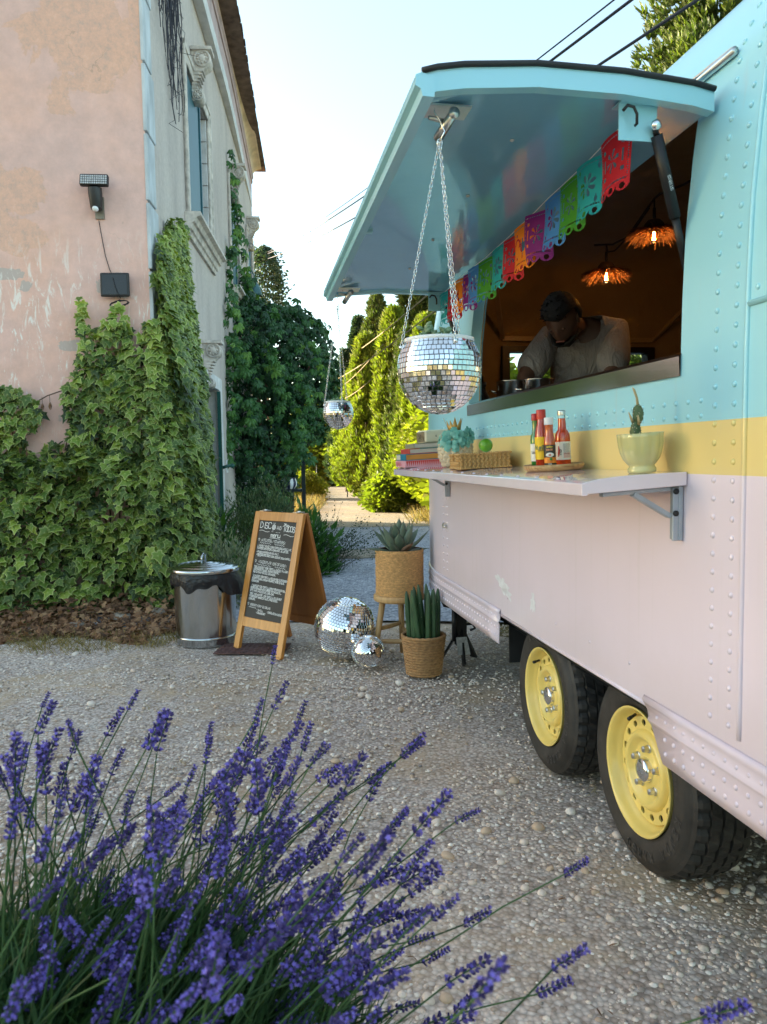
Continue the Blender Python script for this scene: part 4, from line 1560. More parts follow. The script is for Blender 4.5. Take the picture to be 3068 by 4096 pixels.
def disco_planter(p, rx, rz, h, tile, hook_dz, label, plant, seed):
    th = tthing('disco_planter', label, 'hanging planter', p, group='mirrored planters hanging from the hatch')
    bpy.context.view_layer.update()
    mirror_ball(th, (0, 0, 0), rx, rz, tile, h / rz, seed=seed)
    rr = rx * math.sqrt(1 - (h / rz) ** 2)
    m = MB(); m.lathe([(rr + .001, h - .006), (rr + .004, h - .002), (rr + .004, h + .004), (rr - .002, h + .005), (rr - .004, h - .02)], 40); m.build('rim', M_RIMW, th)
    m = MB(); m.lathe([(rr - .003, h - .012), (.001, h - .008)], 24); m.build('soil', M_SOIL, th)
    hk = Vector((0.006, 0, hook_dz))
    for k in range(3):
        a = R(-80 + 120 * k)
        q = Vector(((rr + .012) * math.cos(a), (rr + .012) * math.sin(a), h - .012))
        chain_part(th, hk, q)
        m = MB(); m.ico(q, .006, lv=1); m.tube([q, q + Vector((-.012 * math.cos(a), -.012 * math.sin(a), 0))], .003, 6); m.build('ring_bolt', M_CHROME, th)
    m = MB()
    s_ = rx / .097
    m.tube([hk + Vector((.002, 0, 0)), hk + Vector((.012 * s_, 0, .02)), hk + Vector((.0, 0, .045)), hk + Vector((-.012, 0, .062)), hk + Vector((-.010, 0, .080)), hk + Vector((.004, 0, .088)), hk + Vector((.020, 0, .082)), hk + Vector((.028, 0, .066))], .0016, 6)
    m.tube([hk + Vector((.006 * math.cos(t_), 0, -.006 + .010 * math.sin(t_))) for t_ in np.linspace(0, 6.28, 9)[:-1]], .0012, 5, closed=True)
    m.build('hook', M_CHROME, th)
    m = MB()
    rg = random.Random(seed)
    for k in range(plant[0]):
        base = Vector((rg.uniform(-.4, .4) * rr + plant[2], rg.uniform(-.4, .4) * rr, h - .01))
        tip = base + Vector((rg.uniform(-.025, .025), rg.uniform(-.025, .025), rg.uniform(.4, 1) * plant[1]))
        m.tube([base, tip], .003, 5)
        for q in range(9):
            a = rg.random() * 6.28
            t_ = rg.uniform(.35, 1.05)
            c0 = base.lerp(tip, t_)
            d = Vector((math.cos(a), math.sin(a), rg.uniform(.1, .9))).normalized()
            m.tube([c0, c0 + d * .007, c0 + d * .014, c0 + d * .020], [.002, .0055, .005, .0012], 5)
    m.build('succulent', M_SUCC, th)
    return th


disco_planter((0.451, 1.755, 1.4196), 0.097, 0.105, 0.0638, 0.0112, 0.515, 'larger mirrored ball planter with a pale succulent on three chains at the near hatch corner', (5, .05, -.012), 3)
disco_planter((0.424, 3.50, 1.417), 0.0695, 0.073, 0.048, 0.0088, 0.475, 'smaller mirrored ball planter on three chains at the far hatch corner', (6, .02, 0.0), 5)

# ------------------------------------------------------------------ shelf: books, radio, pineapple
TL = -0.045
M_PAGES = pmat('book_pages', (0.55, 0.50, 0.44), 0.9, var=0.15, vscale=3, bump=0.5, bscale=1, scale=(1, 1, 300))
M_PAGEO = pmat('orange_pages', (0.62, 0.27, 0.06), 0.85, var=0.15, bump=0.4, bscale=1, scale=(1, 1, 300))


def book(name_, label, p, L, D, T, cover, pages, spine_txt=None, tc=None, zig=None, rz=0.0):
    """spine along y on the -x side; L along y, D along x"""
    th = tthing('book', label, 'book', p, TL, rz, 'books stacked at the far end of the shelf')
    m = MB()
    m.box(0, D, 0, L, 0, .003); m.box(0, D, 0, L, T - .003, T); m.box(-.004, 0, 0, L, 0.0, T)
    m.build('cover', cover, th, bevel=0.0015)
    m = MB(); m.box(0.0005, D - .004, .003, L - .003, .0031, T - .0031); m.build('page_block', pages, th)
    if zig:
        m = MB()
        nz = 22
        for k in range(nz):
            x0, x1 = D * k / nz, D * (k + 1) / nz
            m.add([(x0, -.0008, T - .002), (x1, -.0008, T - .002), ((x0 + x1) / 2, -.0008, .005)], [(0, 1, 2)])
        m.box(0, D, -.0004, 0.003, 0.0, T - .0005, mi=1)
        m.build('zigzag_band', [zig, cover], th)
    if spine_txt:
        m = MB()
        Mx = Matrix(((0, 0, -1, -.0046), (-1, 0, 0, L - .02), (0, 1, 0, T * .28), (0, 0, 0, 1)))
        write(m, spine_txt, 0, 0, T * .45, T * .07, Mx, cw=.62)
        m.build('spine_title', tc, th)
    return th


C = lambda r, g, b, ro=0.45: pmat('cover_%d_%d_%d' % (r, g, b), srgb(r, g, b)[:3], ro, var=0.08, vscale=20)
sz = shelf_z(0.9)
C_PINK, C_RED = C(222, 160, 172), C(206, 60, 52)
b1 = book('b', 'pink book with red zigzag edge at the bottom of the stack', (0.800, 3.795, 1.158), .25, .235, .034, C_PINK, M_PAGES, 'COCINA MEXICANA', C_RED, C_RED)
b2 = book('b', 'thick blue book with orange page edges, second from the bottom', (0.802, 3.80, 1.193), .235, .225, .032, C(28, 120, 150), M_PAGEO, None)
m = MB(); m.box(-.0052, -.0042, .13, .225, .004, .028); m.build('spine_label', C(214, 206, 190), b2)
b3 = book('b', 'book with red spine and teal cover under the grey book', (0.822, 3.80, 1.226), .22, .21, .026, C(186, 66, 56), M_PAGES)
m = MB(); m.box(.05, .211, -.0008, .2205, .0232, .0266); m.build('cover_panel', C(30, 120, 128), b3)
b4 = book('b', 'grey paged book directly under the little radio', (0.845, 3.80, 1.254), .21, .19, .024, C(140, 140, 120), M_PAGES)
ra = tthing('radio', 'small cream retro radio with a slatted grille on top of the books', 'radio', (0.905, 3.815, 1.2815), TL)
M_CREAM = pmat('cream_plastic', (0.66, 0.60, 0.45), 0.35, var=0.05)
m = MB(); m.box(0, .15, 0, .20, 0, .064); m.build('case', M_CREAM, ra, bevel=0.010, seg=3)
m = MB()
for k in range(8):
    m.box(-.0035, .002, .014, .188, .008 + k * .0063, .0115 + k * .0063)
m.build('grille', pmat('brown_slats', (0.14, 0.09, 0.05), .5), ra)
m = MB(); write(m, 'Just', 0, 0, .018, .0028, Matrix(((0, 0, -1, -.0048), (-1, 0, 0, .130), (0, 1, 0, .022), (0, 0, 0, 1))), cw=.7); m.build('logo', M_BLKP, ra)
m = MB(); m.box(.055, .058, -.0015, .001, .027, .038); m.build('switch', M_BLKP, ra)

M_PINE = pmat('bisque_ceramic', (0.62, 0.50, 0.34), 0.6, var=0.1, vscale=14)
pa = tthing('pineapple_vase', 'cream ceramic pineapple vase beside the books', 'vase', (0.935, 3.35, shelf_z(.935)), TL)
m = MB(); m.lathe([(.045, 0), (.052, .004), (.062, .02), (.072, .05), (.074, .08), (.068, .115), (.055, .138), (.04, .148), (.036, .15), (.03, .14), (.002, .12)], 40, cap0=True)
for row in range(8):
    la = row / 7
    zz = .016 + la * .118
    rr = float(np.interp(zz, [.004, .02, .05, .08, .115, .138], [.052, .062, .072, .074, .068, .055]))
    for k in range(15):
        a = 2 * math.pi * (k + .5 * (row % 2)) / 15
        Fm = frame_from((math.cos(a), math.sin(a), .1 * (la - .4))).to_4x4()
        Fm.translation = Vector((rr * math.cos(a), rr * math.sin(a), zz))
        m.lathe([(.0145, -.002), (.0125, .0025), (.008, .0035), (.006, .0065), (.0015, .008)], 6, Fm, 0, True)
m.build('body', M_PINE, pa)
m = MB()
for k in range(11):
    a = 2 * math.pi * k / 11
    d = Vector((math.cos(a), math.sin(a), 0))
    h_ = random.uniform(.06, .085)
    b0 = Vector((0, 0, .142)) + d * .024
    t0 = b0 + d * random.uniform(.012, .03) + Vector((0, 0, h_))
    s_ = Vector((-d.y, d.x, 0)) * .011
    mid = b0.lerp(t0, .45) + d * -.004
    m.add([b0 - s_, b0 + s_, mid + s_ * 1.1, t0, mid - s_ * 1.1], [(0, 1, 2, 4), (4, 2, 3)], None, 0, True)
m.build('leaf_crown', pmat('gilt_leaf', (0.62, 0.36, 0.10), 0.4, 0.3, var=0.2), pa, solid=.0015)
M_PETAL = leaf_mat('mint_paper', [(0, (0.16, 0.46, 0.40, 1)), (1, (0.34, 0.66, 0.58, 1))], 0.7, 0.3, (1, 1, 1, 1))
pf = tthing('paper_flower_garland', 'mint green paper flowers tied round the pineapple vase', 'paper flowers', (0.935, 3.35, shelf_z(.935) + .128), TL)


def paper_flower(c, axis, r, seed):
    rg = random.Random(seed)
    F = frame_from(axis)
    Vs, Fs, rn = [], [], []
    for ring, (n_, rad, up, sz_) in enumerate(((7, .62, .12, .62), (6, .42, .42, .5), (5, .22, .75, .38), (4, .10, .95, .26))):
        for k in range(n_):
            a = 2 * math.pi * (k + .5 * ring) / n_ + rg.uniform(-.15, .15)
            d = Vector((math.cos(a), math.sin(a), up)).normalized()
            s_ = Vector((-math.sin(a), math.cos(a), 0))
            nn = d.cross(s_)
            b0 = Vector((math.cos(a) * .08, math.sin(a) * .08, .05 * ring))
            base_i = len(Vs)
            for j in range(4):
                t_ = j / 3
                wd = (.25, .85, 1.0, .55)[j] * sz_ * .55
                for i in range(3):
                    u = (i - 1)
                    p = b0 + d * (t_ * sz_ * 1.5) + s_ * (u * wd) + nn * (-.18 * sz_ * (u * u) + .10 * math.sin(t_ * 3) + rg.uniform(-.02, .02))
                    Vs.append(tuple(Vector(c) + (F @ p) * r))
            v_ = rg.random()
            for j in range(3):
                for i in range(2):
                    q = base_i + j * 3 + i
                    Fs.append((q, q + 1, q + 4, q + 3)); rn.append(v_)
    return tri_mesh('paper_flower', np.array(Vs), np.array(Fs), M_PETAL, rn, None, True)


for (a, zz, r, s_) in ((R(-118), -.008, .058, 1), (R(-160), -.02, .036, 2), (R(-75), -.01, .040, 3), (R(-45), .01, .040, 4), (R(170), -.012, .036, 5), (R(20), 0, .04, 6), (R(90), 0, .04, 7)):
    d = Vector((math.cos(a), math.sin(a), .25))
    inst('paper_flower', paper_flower(Vector((d.x * .066, d.y * .066, zz)), d, r, s_), pf)

# ------------------------------------------------------------------ basket with napkins, lime
M_STRAW = pmat('water_hyacinth', (0.50, 0.29, 0.10), 0.6, var=0.35, vscale=18, bump=0.4, bscale=120, bdist=.002)
bk = tthing('napkin_basket', 'plaited straw tray basket holding white napkins', 'basket', (0.932, 2.99, shelf_z(.93)), TL, R(-8))
BW, BD, BH = 0.10, 0.14, 0.060
m = MB(); m.box(-BW + .004, BW - .004, -BD + .004, BD - .004, 0.001, .004)
m.box(-BW + .002, BW - .002, -BD + .003, -BD + .006, 0, BH - .004); m.box(-BW + .002, BW - .002, BD - .006, BD - .003, 0, BH - .004)
m.box(-BW + .003, -BW + .006, -BD, -.03, 0, BH - .004); m.box(-BW + .003, -BW + .006, .03, BD, 0, BH - .004); m.box(-BW + .003, -BW + .006, -.03, .03, 0, .025)
m.box(BW - .006, BW - .003, -BD, BD, 0, BH - .004)
m.build('base', M_STRAW, bk)
lf = MB(); lf.ico((0, 0, 0), 1, (1, .42, .32), lv=1)
BRD = lf.mesh('straw_braid', M_STRAW)


def braid_face(o, ux, L, H_, skip=None):
    """herringbone rows on the face through o along ux"""
    ux = Vector(ux)
    nn = ux.cross(Vector((0, 0, 1)))
    n_ = int(L / .0165)
    for row in range(6):
        for k in range(n_):
            s_ = (k + .5) / n_ * L
            z_ = .0075 + row * .0092
            if skip and skip(s_, z_):
                continue
            ang = R(38) if row % 2 else R(-38)
            d = ux * math.cos(ang) + Vector((0, 0, 1)) * math.sin(ang)
            e = nn.cross(d)
            Mx = Matrix((d * .0112, e * .0112, nn * .0112)).transposed().to_4x4()
            Mx.translation = Vector(o) + ux * s_ + Vector((0, 0, z_)) + nn * random.uniform(-.001, .001)
            inst('straw_braid', BRD, bk, Mx)


braid_face((-BW, -BD, 0), (1, 0, 0), 2 * BW, BH)
braid_face((-BW, BD, 0), (0, -1, 0), 2 * BD, BH, lambda s_, z_: abs(s_ - BD) < .032 and z_ > .026)
m = MB()
for (x0, y0, x1, y1) in ((-BW, -BD, BW, -BD), (BW, -BD, BW, BD), (BW, BD, -BW, BD), (-BW, BD, -BW, .035), (-BW, -.035, -BW, -BD)):
    n_ = int(math.hypot(x1 - x0, y1 - y0) / .009)
    for k in range(n_):
        t_ = (k + .5) / n_
        m.ico((x0 + (x1 - x0) * t_, y0 + (y1 - y0) * t_, BH - .002), .0062, (1.1, 1.1, .8), lv=1)
        m.ico((x0 + (x1 - x0) * t_, y0 + (y1 - y0) * t_, .004), .0058, (1.1, 1.1, .8), lv=1)
m.build('rim_braid', M_STRAW, bk)
M_NAP = pmat('paper_napkin', (0.80, 0.82, 0.85), 0.8, var=0.03)
m = MB()
for k in range(9):
    zz = .006 + k * .0062
    a = random.uniform(-.03, .03)
    T_ = TRS((random.uniform(-.003, .003), random.uniform(-.004, .004), zz), (random.uniform(-.02, .02), random.uniform(-.03, .03), a))
    m.grid(lambda u, v: ((u - .5) * .180, (v - .5) * .262, .004 * math.sin(5 * u + k) * math.sin(4 * v) + (.012 if k == 8 else 0) * max(0, v - .2) * max(0, .6 - u)), 7, 7, T_)
nap = m.build('napkin', M_NAP, None, None, solid=.0012)
nap.matrix_basis = TMAT.copy()
nap.matrix_basis = Matrix.LocRotScale(TG(0.932, 2.99, shelf_z(.93)), Euler((0, TL, TROT + R(-8))), None)
nap.name = 'napkin_stack'
tag(nap, 'stack of white paper napkins inside the plaited basket', 'napkins')
li = tthing('lime', 'single green lime resting on the white napkins', 'lime', (0.947, 2.955, shelf_z(.93) + BH + .030), 0)
t = NT('lime_peel'); v = t.coord('Object'); t.set(t.ramp(t.noise(v, 25, 4), [(.3, (0.07, 0.24, 0.008, 1)), (.7, (0.16, 0.38, 0.02, 1))]), 0.32); t.bump(t.noise(v, 190, 2), .35, .002)
m = MB(); m.ico((0, 0, 0), .028, (1.0, 1.04, .98), lv=3); m.ico((-.012, -.026, -.004), .0035, (1, .6, 1), lv=1)
m.build('peel', t.mat, li)

# ------------------------------------------------------------------ tray and sauce bottles
t = NT('olive_wood'); v = t.coord('Object', (1, 9, 3))
t.set(t.ramp(t.noise(v, 9, 7, .65, 1.2), [(.3, (0.22, 0.10, 0.035, 1)), (.5, (0.46, 0.27, 0.11, 1)), (.7, (0.60, 0.40, 0.20, 1))]), .4)
tr_ = tthing('wooden_tray', 'round olive wood tray under the sauce bottles', 'tray', (0.955, 2.285, shelf_z(.955)), TL)
m = MB(); m.lathe([(.080, 0), (.088, .003), (.094, .012), (.094, .019), (.091, .0205), (.087, .016), (.08, .011), (.001, .010)], 48, cap0=True); m.build('dish', t.mat, tr_)
t = NT('clear_bottle'); t.set((0.95, 0.95, 0.95, 1), .03, Transmission_Weight=1.0, IOR=1.3); M_CLEAR = t.mat
M_PAPER = pmat('label_paper', (0.76, 0.74, 0.66), .6, var=.03)
M_INK = pmat('label_ink', (0.03, 0.03, 0.03), .6, var=0)
M_INKR = pmat('label_red_ink', (0.50, 0.03, 0.02), .6, var=0)


def sauce(name, col, rough=.08):
    return pmat(name, col, rough, var=.12, vscale=25, Coat_Weight=.8, Coat_Roughness=.03, Subsurface_Weight=.12, Subsurface_Scale=.01)


def label_band(parent, prof_r, z0, z1, a0, a1, mat, name='label', off=.0006, n_=18):
    m = MB()
    rr = lambda z: float(np.interp(z, [p[1] for p in prof_r], [p[0] for p in prof_r])) + off
    m.grid(lambda u, v: (rr(z0 + (z1 - z0) * v) * math.cos(a0 + (a1 - a0) * u), rr(z0 + (z1 - z0) * v) * math.sin(a0 + (a1 - a0) * u), z0 + (z1 - z0) * v), n_, 4)
    return m.build(name, mat, parent)


def label_text(parent, txt, r, a_mid, z, h, w, mat, name='lettering', cw=.62):
    m = MB()
    L = sum(h * cw * (.5 if c in ' .,:I1' else 1) for c in txt)
    m2 = MB(); write(m2, txt, -L / 2, 0, h, w, Matrix.Identity(4), cw)
    vs = [(r * math.cos(a_mid + x / r), r * math.sin(a_mid + x / r), z + y) for x, y, _ in m2.v]
    m.add(vs, m2.f)
    return m.build(name, mat, parent)


ZT = shelf_z(.955) + .0112
GB = 'sauce bottles on the wooden tray'
FA = R(-113)                                              # side of a bottle that faces the camera
bt = tthing('sauce_bottle', 'orange sauce bottle with silver screw cap and white label', 'bottle', (.985, 2.28, ZT), TL, 0, GB)
pr = [(.022, 0), (.0235, .003), (.0235, .09), (.0225, .100), (.0185, .110), (.0135, .116), (.0125, .125), (.0115, .150)]
m = MB(); m.lathe(pr, 28, cap0=True); m.lathe([(.0115, .150), (.0118, .1505), (.002, .1505)], 20); m.build('body', sauce('chilli_sauce', (0.55, 0.055, 0.008)), bt)
m = MB(); m.lathe([(.0117, .1508), (.0113, .163)], 20); m.build('neck', M_CLEAR, bt)
m = MB(); m.lathe([(.0125, .160)] + [(.0125 + .0006 * (k % 2), .161 + .0019 * k) for k in range(6)] + [(.0122, .174), (.0105, .1755), (.001, .1755)], 28); m.build('cap', M_ZINC, bt)
label_band(bt, pr, .022, .078, FA - 1.3, FA + 1.4, M_PAPER)
m = MB()
for k in range(13):
    z = .071 - k * .0026
    a0 = FA + .05
    m.grid(lambda u, v: ((.0235 + .0011) * math.cos(a0 + u * random.uniform(.85, 1.0)), (.0235 + .0011) * math.sin(a0 + u * .95), z + v * .0008), 8, 2)
m.build('small_print', M_INK, bt)
m = MB()
for k in range(5):
    z = .029 + k * .0032
    m.grid(lambda u, v: ((.0235 + .0011) * math.cos(FA + .05 + u * .95), (.0235 + .0011) * math.sin(FA + .05 + u * .95), z + v * .0013), 8, 2)
m.build('red_stripes', M_INKR, bt)
label_text(bt, '9', .0246, FA - .28, .045, .009, .0016, M_INK); label_text(bt, 'cl', .0246, FA - .25, .038, .004, .0009, M_INK)
m = MB(); m.tube([(.0248 * math.cos(FA - .62 + .12 * math.sin(t_)), .0248 * math.sin(FA - .62 + .12 * math.sin(t_)), .032 + t_ * .012) for t_ in np.linspace(0, 2.8, 8)], [.001, .002, .003, .0032, .003, .0026, .002, .0008], 5); m.build('chilli_print', M_INKR, bt)

bt = tthing('sauce_bottle', 'small hot sauce bottle with white cap and black pictorial label', 'bottle', (.929, 2.25, ZT), TL, 0, GB)
pr = [(.016, 0), (.0175, .003), (.0175, .075), (.0165, .085), (.0135, .096), (.0125, .115), (.0130, .132)]
m = MB(); m.lathe(pr, 26, cap0=True); m.build('body', sauce('habanero_sauce', (0.48, 0.07, 0.012)), bt)
m = MB(); m.lathe([(.0138, .130), (.0142, .131), (.0142, .150), (.0135, .1525), (.001, .1525)], 26); m.build('cap', M_WHITEP, bt)
label_band(bt, pr, .006, .068, FA - 1.4, FA + 1.4, pmat('black_label', (0.02, 0.02, 0.022), .4, var=0))
label_band(bt, pr, .013, .030, FA - 1.4, FA + 1.4, pmat('flame_band', (0.72, 0.22, 0.02), .5, var=.4, vscale=60), 'flame_band', .0012)
m = MB(); m.lathe([(.011, 0), (.0105, .0006), (.001, .0006)], 24, Matrix.Translation((.0182 * math.cos(FA), .0182 * math.sin(FA), .038)) @ frame_from((math.cos(FA), math.sin(FA), 0)).to_4x4() @ Matrix.Diagonal((.62, 1.1, 1, 1))); m.build('white_oval', M_PAPER, bt)
label_text(bt, 'Yucateco', .0192, FA, .0355, .0052, .0012, M_INKR, cw=.42); label_text(bt, 'Caribbean', .0184, FA, .0605, .0044, .0008, pmat('yellow_ink', (.75, .55, .05), .5, var=0), cw=.5)
label_text(bt, 'HABANERO', .0184, FA, .0515, .0046, .001, pmat('salmon_ink', (.75, .3, .15), .5, var=0), cw=.5); label_text(bt, '120 ml', .0184, FA, .008, .004, .0008, M_PAPER)
m = MB(); m.ico((.0185 * math.cos(FA + .15), .0185 * math.sin(FA + .15), .025), .006, (.9, .9, .8), lv=1); m.build('pepper_print', pmat('pepper_green', (.06, .22, .03), .5, var=0), bt)

bt = tthing('sauce_bottle', 'tall red sauce bottle with red cap and plain yellow label', 'bottle', (.930, 2.312, ZT), TL, 0, GB)
pr = [(.0205, 0), (.022, .003), (.022, .095), (.0205, .112), (.0165, .130), (.0135, .142), (.0130, .152)]
m = MB(); m.lathe(pr, 28, cap0=True); m.build('body', sauce('red_sauce', (0.42, 0.035, 0.008)), bt)
m = MB(); m.lathe([(.0150, .150), (.0152, .152), (.0148, .178), (.0138, .180), (.001, .180)], 28); m.build('cap', pmat('red_cap', (0.55, 0.03, 0.012), .35, var=.05), bt)
label_band(bt, pr, .024, .094, FA - 1.5, FA + 1.5, pmat('yellow_label', (0.80, 0.52, 0.01), .5, var=.03))
label_text(bt, 'Valentina', .0231, FA - .1, .056, .011, .0026, pmat('olive_ink', (.10, .16, .08), .5, var=0), cw=.5); label_text(bt, 'SALSA PICANTE', .0231, FA, .050, .004, .0008, M_INK, cw=.55)
bt = tthing('sauce_bottle', 'green sauce bottle with red cap, half hidden behind the yellow label', 'bottle', (.927, 2.355, ZT), TL, 0, GB)
pr = [(.0165, 0), (.018, .003), (.018, .085), (.0165, .098), (.0115, .110), (.0105, .125), (.0105, .150)]
m = MB(); m.lathe(pr, 26, cap0=True); m.build('body', sauce('green_glass', (0.02, 0.16, 0.02)), bt)
m = MB(); m.lathe([(.0122, .148), (.0124, .15), (.0122, .168), (.011, .170), (.001, .170)], 24); m.build('cap', pmat('red_cap_dark', (0.45, 0.015, 0.015), .35, var=.05), bt)
label_band(bt, pr, .018, .074, FA - 1.7, FA + 1.5, M_PAPER); label_text(bt, 'TABASCO', .0190, FA - .25, .042, .007, .0013, M_INK, cw=.55)

# ------------------------------------------------------------------ fluted pot with cactus
t = NT('celadon_glaze'); v = t.coord('Object'); t.set(t.ramp(t.noise(v, 12, 3), [(.3, (0.50, 0.47, 0.20, 1)), (.7, (0.58, 0.54, 0.25, 1))]), .12, Coat_Weight=.7)
cpot = tthing('fluted_pot', 'pale yellow-green fluted ceramic pot at the near end of the shelf', 'flower pot', (.98, 1.785, shelf_z(.98) + .001), -.065)
fl_ = lambda a, i, z: 1 + (.045 * abs(math.sin(a * 6)) - .03) * (1 if z > .022 else 0) * min(1, max(0, (z - .02) / .02))
pz = [(.032, 0), (.0345, .003), (.035, .010), (.031, .015), (.0305, .018), (.036, .024), (.045, .036), (.051, .052), (.0545, .07), (.0560, .088), (.0568, .097), (.0555, .0985), (.053, .097), (.051, .08), (.045, .07)]
m = MB(); m.lathe(pz, 96, fr=fl_, cap0=True); m.build('bowl', t.mat, cpot)
m = MB(); m.lathe([(.050, .080), (.001, .083)], 24); m.build('soil', M_SOIL, cpot)
t = NT('cactus_skin'); v = t.coord('Object'); t.set(t.ramp(t.noise(v, 40, 4), [(.3, (0.045, 0.085, 0.03, 1)), (.7, (0.13, 0.18, 0.08, 1))]), .6); M_CACT = t.mat
M_CSPK = pmat('cactus_spine', (0.45, 0.40, 0.28), .7, var=.2)
M_CNEW = pmat('cactus_shoot', (0.45, 0.34, 0.17), .6, var=.25, vscale=60)
cc_ = tthing('cactus', 'knobbly jointed cactus with pinkish shoots growing in the fluted pot', 'cactus', (.962, 1.785, shelf_z(.98) + .082), -.04)


def pad(c, r, sc, Mx=None, n_=70, seed=0):
    rg = random.Random(seed)
    m = MB(); m.ico(c, r, sc, Mx, 0, 3)
    for k in range(n_):
        d = Vector((rg.gauss(0, 1), rg.gauss(0, 1), rg.gauss(0, 1))).normalized()
        q = Vector((c[0] + d.x * r * sc[0], c[1] + d.y * r * sc[1], c[2] + d.z * r * sc[2]))
        if Mx: q = Mx @ q
        m.ico(q, .0016, lv=1, mi=rg.choice((0, 0, 1)))
    return m.build('pad', [M_CACT, M_CSPK], cc_)


pad((0, 0, .018), .0135, (1, .9, 2.2), None, 90, 1)
pad((0.008, 0, .064), .014, (1, .7, 1.75), None, 80, 2)
for pts in ([(.008, 0, .087), (.006, 0, .105), (-.001, 0, .125), (-.005, 0, .131)], [(-.007, 0, .045), (-.013, -.002, .058), (-.018, -.002, .070)], [(.004, -.011, .038), (.001, -.016, .05), (-.002, -.018, .062)]):
    m = MB(); m.tube(pts, [.0035] + [.003] * (len(pts) - 2) + [.0012], 7); m.build('shoot', M_CNEW, cc_)

# ------------------------------------------------------------------ pendant lamps inside
M_STRW = leaf_mat('palm_straw', [(0, (0.07, 0.030, 0.012, 1)), (1, (0.24, 0.11, 0.035, 1))], .8, .22, (1.4, .8, .35, 1))
t = NT('filament_glow'); em = t.new('ShaderNodeEmission'); em.inputs[0].default_value = (1, .55, .16, 1); em.inputs[1].default_value = 60; t.l.new(em.outputs[0], t.out.inputs['Surface']); M_FIL = t.mat
t = NT('amber_bulb'); t.set((1, .62, .25, 1), .02, Transmission_Weight=1.0, IOR=1.1); M_BULB = t.mat


def pendant(label, p, r, seed):
    th = tthing('pendant_lamp', label, 'pendant lamp', p, group='straw pendant lamps')
    rg = np.random.default_rng(seed)
    m = MB(); m.lathe([(.012, .075), (.03, .072), (.045, .055), (.052, .03), (.06, .022)], 28); m.build('cap', pmat('woven_cap', (0.06, 0.03, 0.015), .9, var=.4, vscale=40, bump=.6, bscale=90), th)
    n_ = 900
    V, F, rn = [], [], []
    for k in range(n_):
        a = rg.uniform(0, 2 * math.pi)
        r0, r1 = .045, r * rg.uniform(.80, 1.0)
        z0, z1 = .024 + rg.uniform(-.004, .008), .004 + rg.normal(0, .009) - (0.025 * (rg.random() < .10))
        w_ = rg.uniform(.0012, .0028)
        b_ = len(V)
        for j in range(4):
            t_ = j / 3
            rr, zz = r0 + (r1 - r0) * t_, z0 + (z1 - z0) * t_ ** 1.3 + .006 * math.sin(3 * t_)
            aa = a + rg.normal(0, .03) * t_
            for s_ in (-1, 1):
                V.append((rr * math.cos(aa) - s_ * w_ * math.sin(aa), rr * math.sin(aa) + s_ * w_ * math.cos(aa), zz))
        v_ = rg.random()
        for j in range(3):
            F.append((b_ + 2 * j, b_ + 2 * j + 1, b_ + 2 * j + 3, b_ + 2 * j + 2)); rn.append(v_)
    inst('straw_brim', tri_mesh('straw_brim', np.array(V), np.array(F), M_STRW, rn), th)
    m = MB(); m.tube([(.075 * math.cos(a), .075 * math.sin(a), .004) for a in np.linspace(0, 6.28, 30)[:-1]], .0018, 5, closed=True); m.build('wire_ring', M_STRW, th)
    m = MB(); m.lathe([(.011, .04), (.012, .02), (.020, 0), (.022, -.014), (.018, -.028), (.008, -.036), (.001, -.037)], 20); m.build('bulb', M_BULB, th)
    m = MB()
    for k in range(4):
        a = k * math.pi / 2
        m.tube([(.004 * math.cos(a), .004 * math.sin(a), .016), (.008 * math.cos(a), .008 * math.sin(a), -.024)], .0016, 5)
    m.build('filament', M_FIL, th)
    m = MB(); m.tube([(0, 0, .07), (0, 0, .13)], .008, 8); m.tube([(0, 0, .12), (0, 0, .17)], .004, 6); m.build('cord', M_BLKP, th)
    ld = bpy.data.lights.new('bulb_light', 'POINT'); ld.energy = .40; ld.color = (1, .42, .11); ld.shadow_soft_size = .02
    lo = bpy.data.objects.new('bulb_light', ld); COL.objects.link(lo); lo.location = TG(*p) + Vector((0, 0, -.055))


pendant('lit straw pendant lamp nearer the strut, higher of the two', (2.0, 3.55, 2.275), .138, 3)
pendant('lit straw pendant lamp above the man, lower of the two', (2.0, 4.055, 2.195), .142, 8)
m = MB()
m.tube([TG(*p) for p in ((2.0, 3.0, 2.42), (2.0, 3.3, 2.43), (2.0, 3.5, 2.455), (2.0, 3.55, 2.45), (2.0, 3.65, 2.41), (2.0, 3.82, 2.34), (2.0, 3.98, 2.345), (2.0, 4.055, 2.365), (2.0, 4.2, 2.40))], .006, 6)
m.tube([TG(*p) for p in ((2.0, 4.055, 2.36), (1.98, 4.0, 2.31), (1.97, 3.9, 2.29), (1.98, 3.75, 2.33), (2.0, 3.6, 2.42))], .005, 6)
tag(m.build('light_cable', M_BLKP), 'black festoon cable carrying the straw lamps under the trailer ceiling', 'cable')

# ------------------------------------------------------------------ pots on the worktop
M_POTM = pmat('pan_steel', (0.55, 0.53, 0.50), .22, 1.0, var=.1, vscale=30, scale=(1, 1, .05))


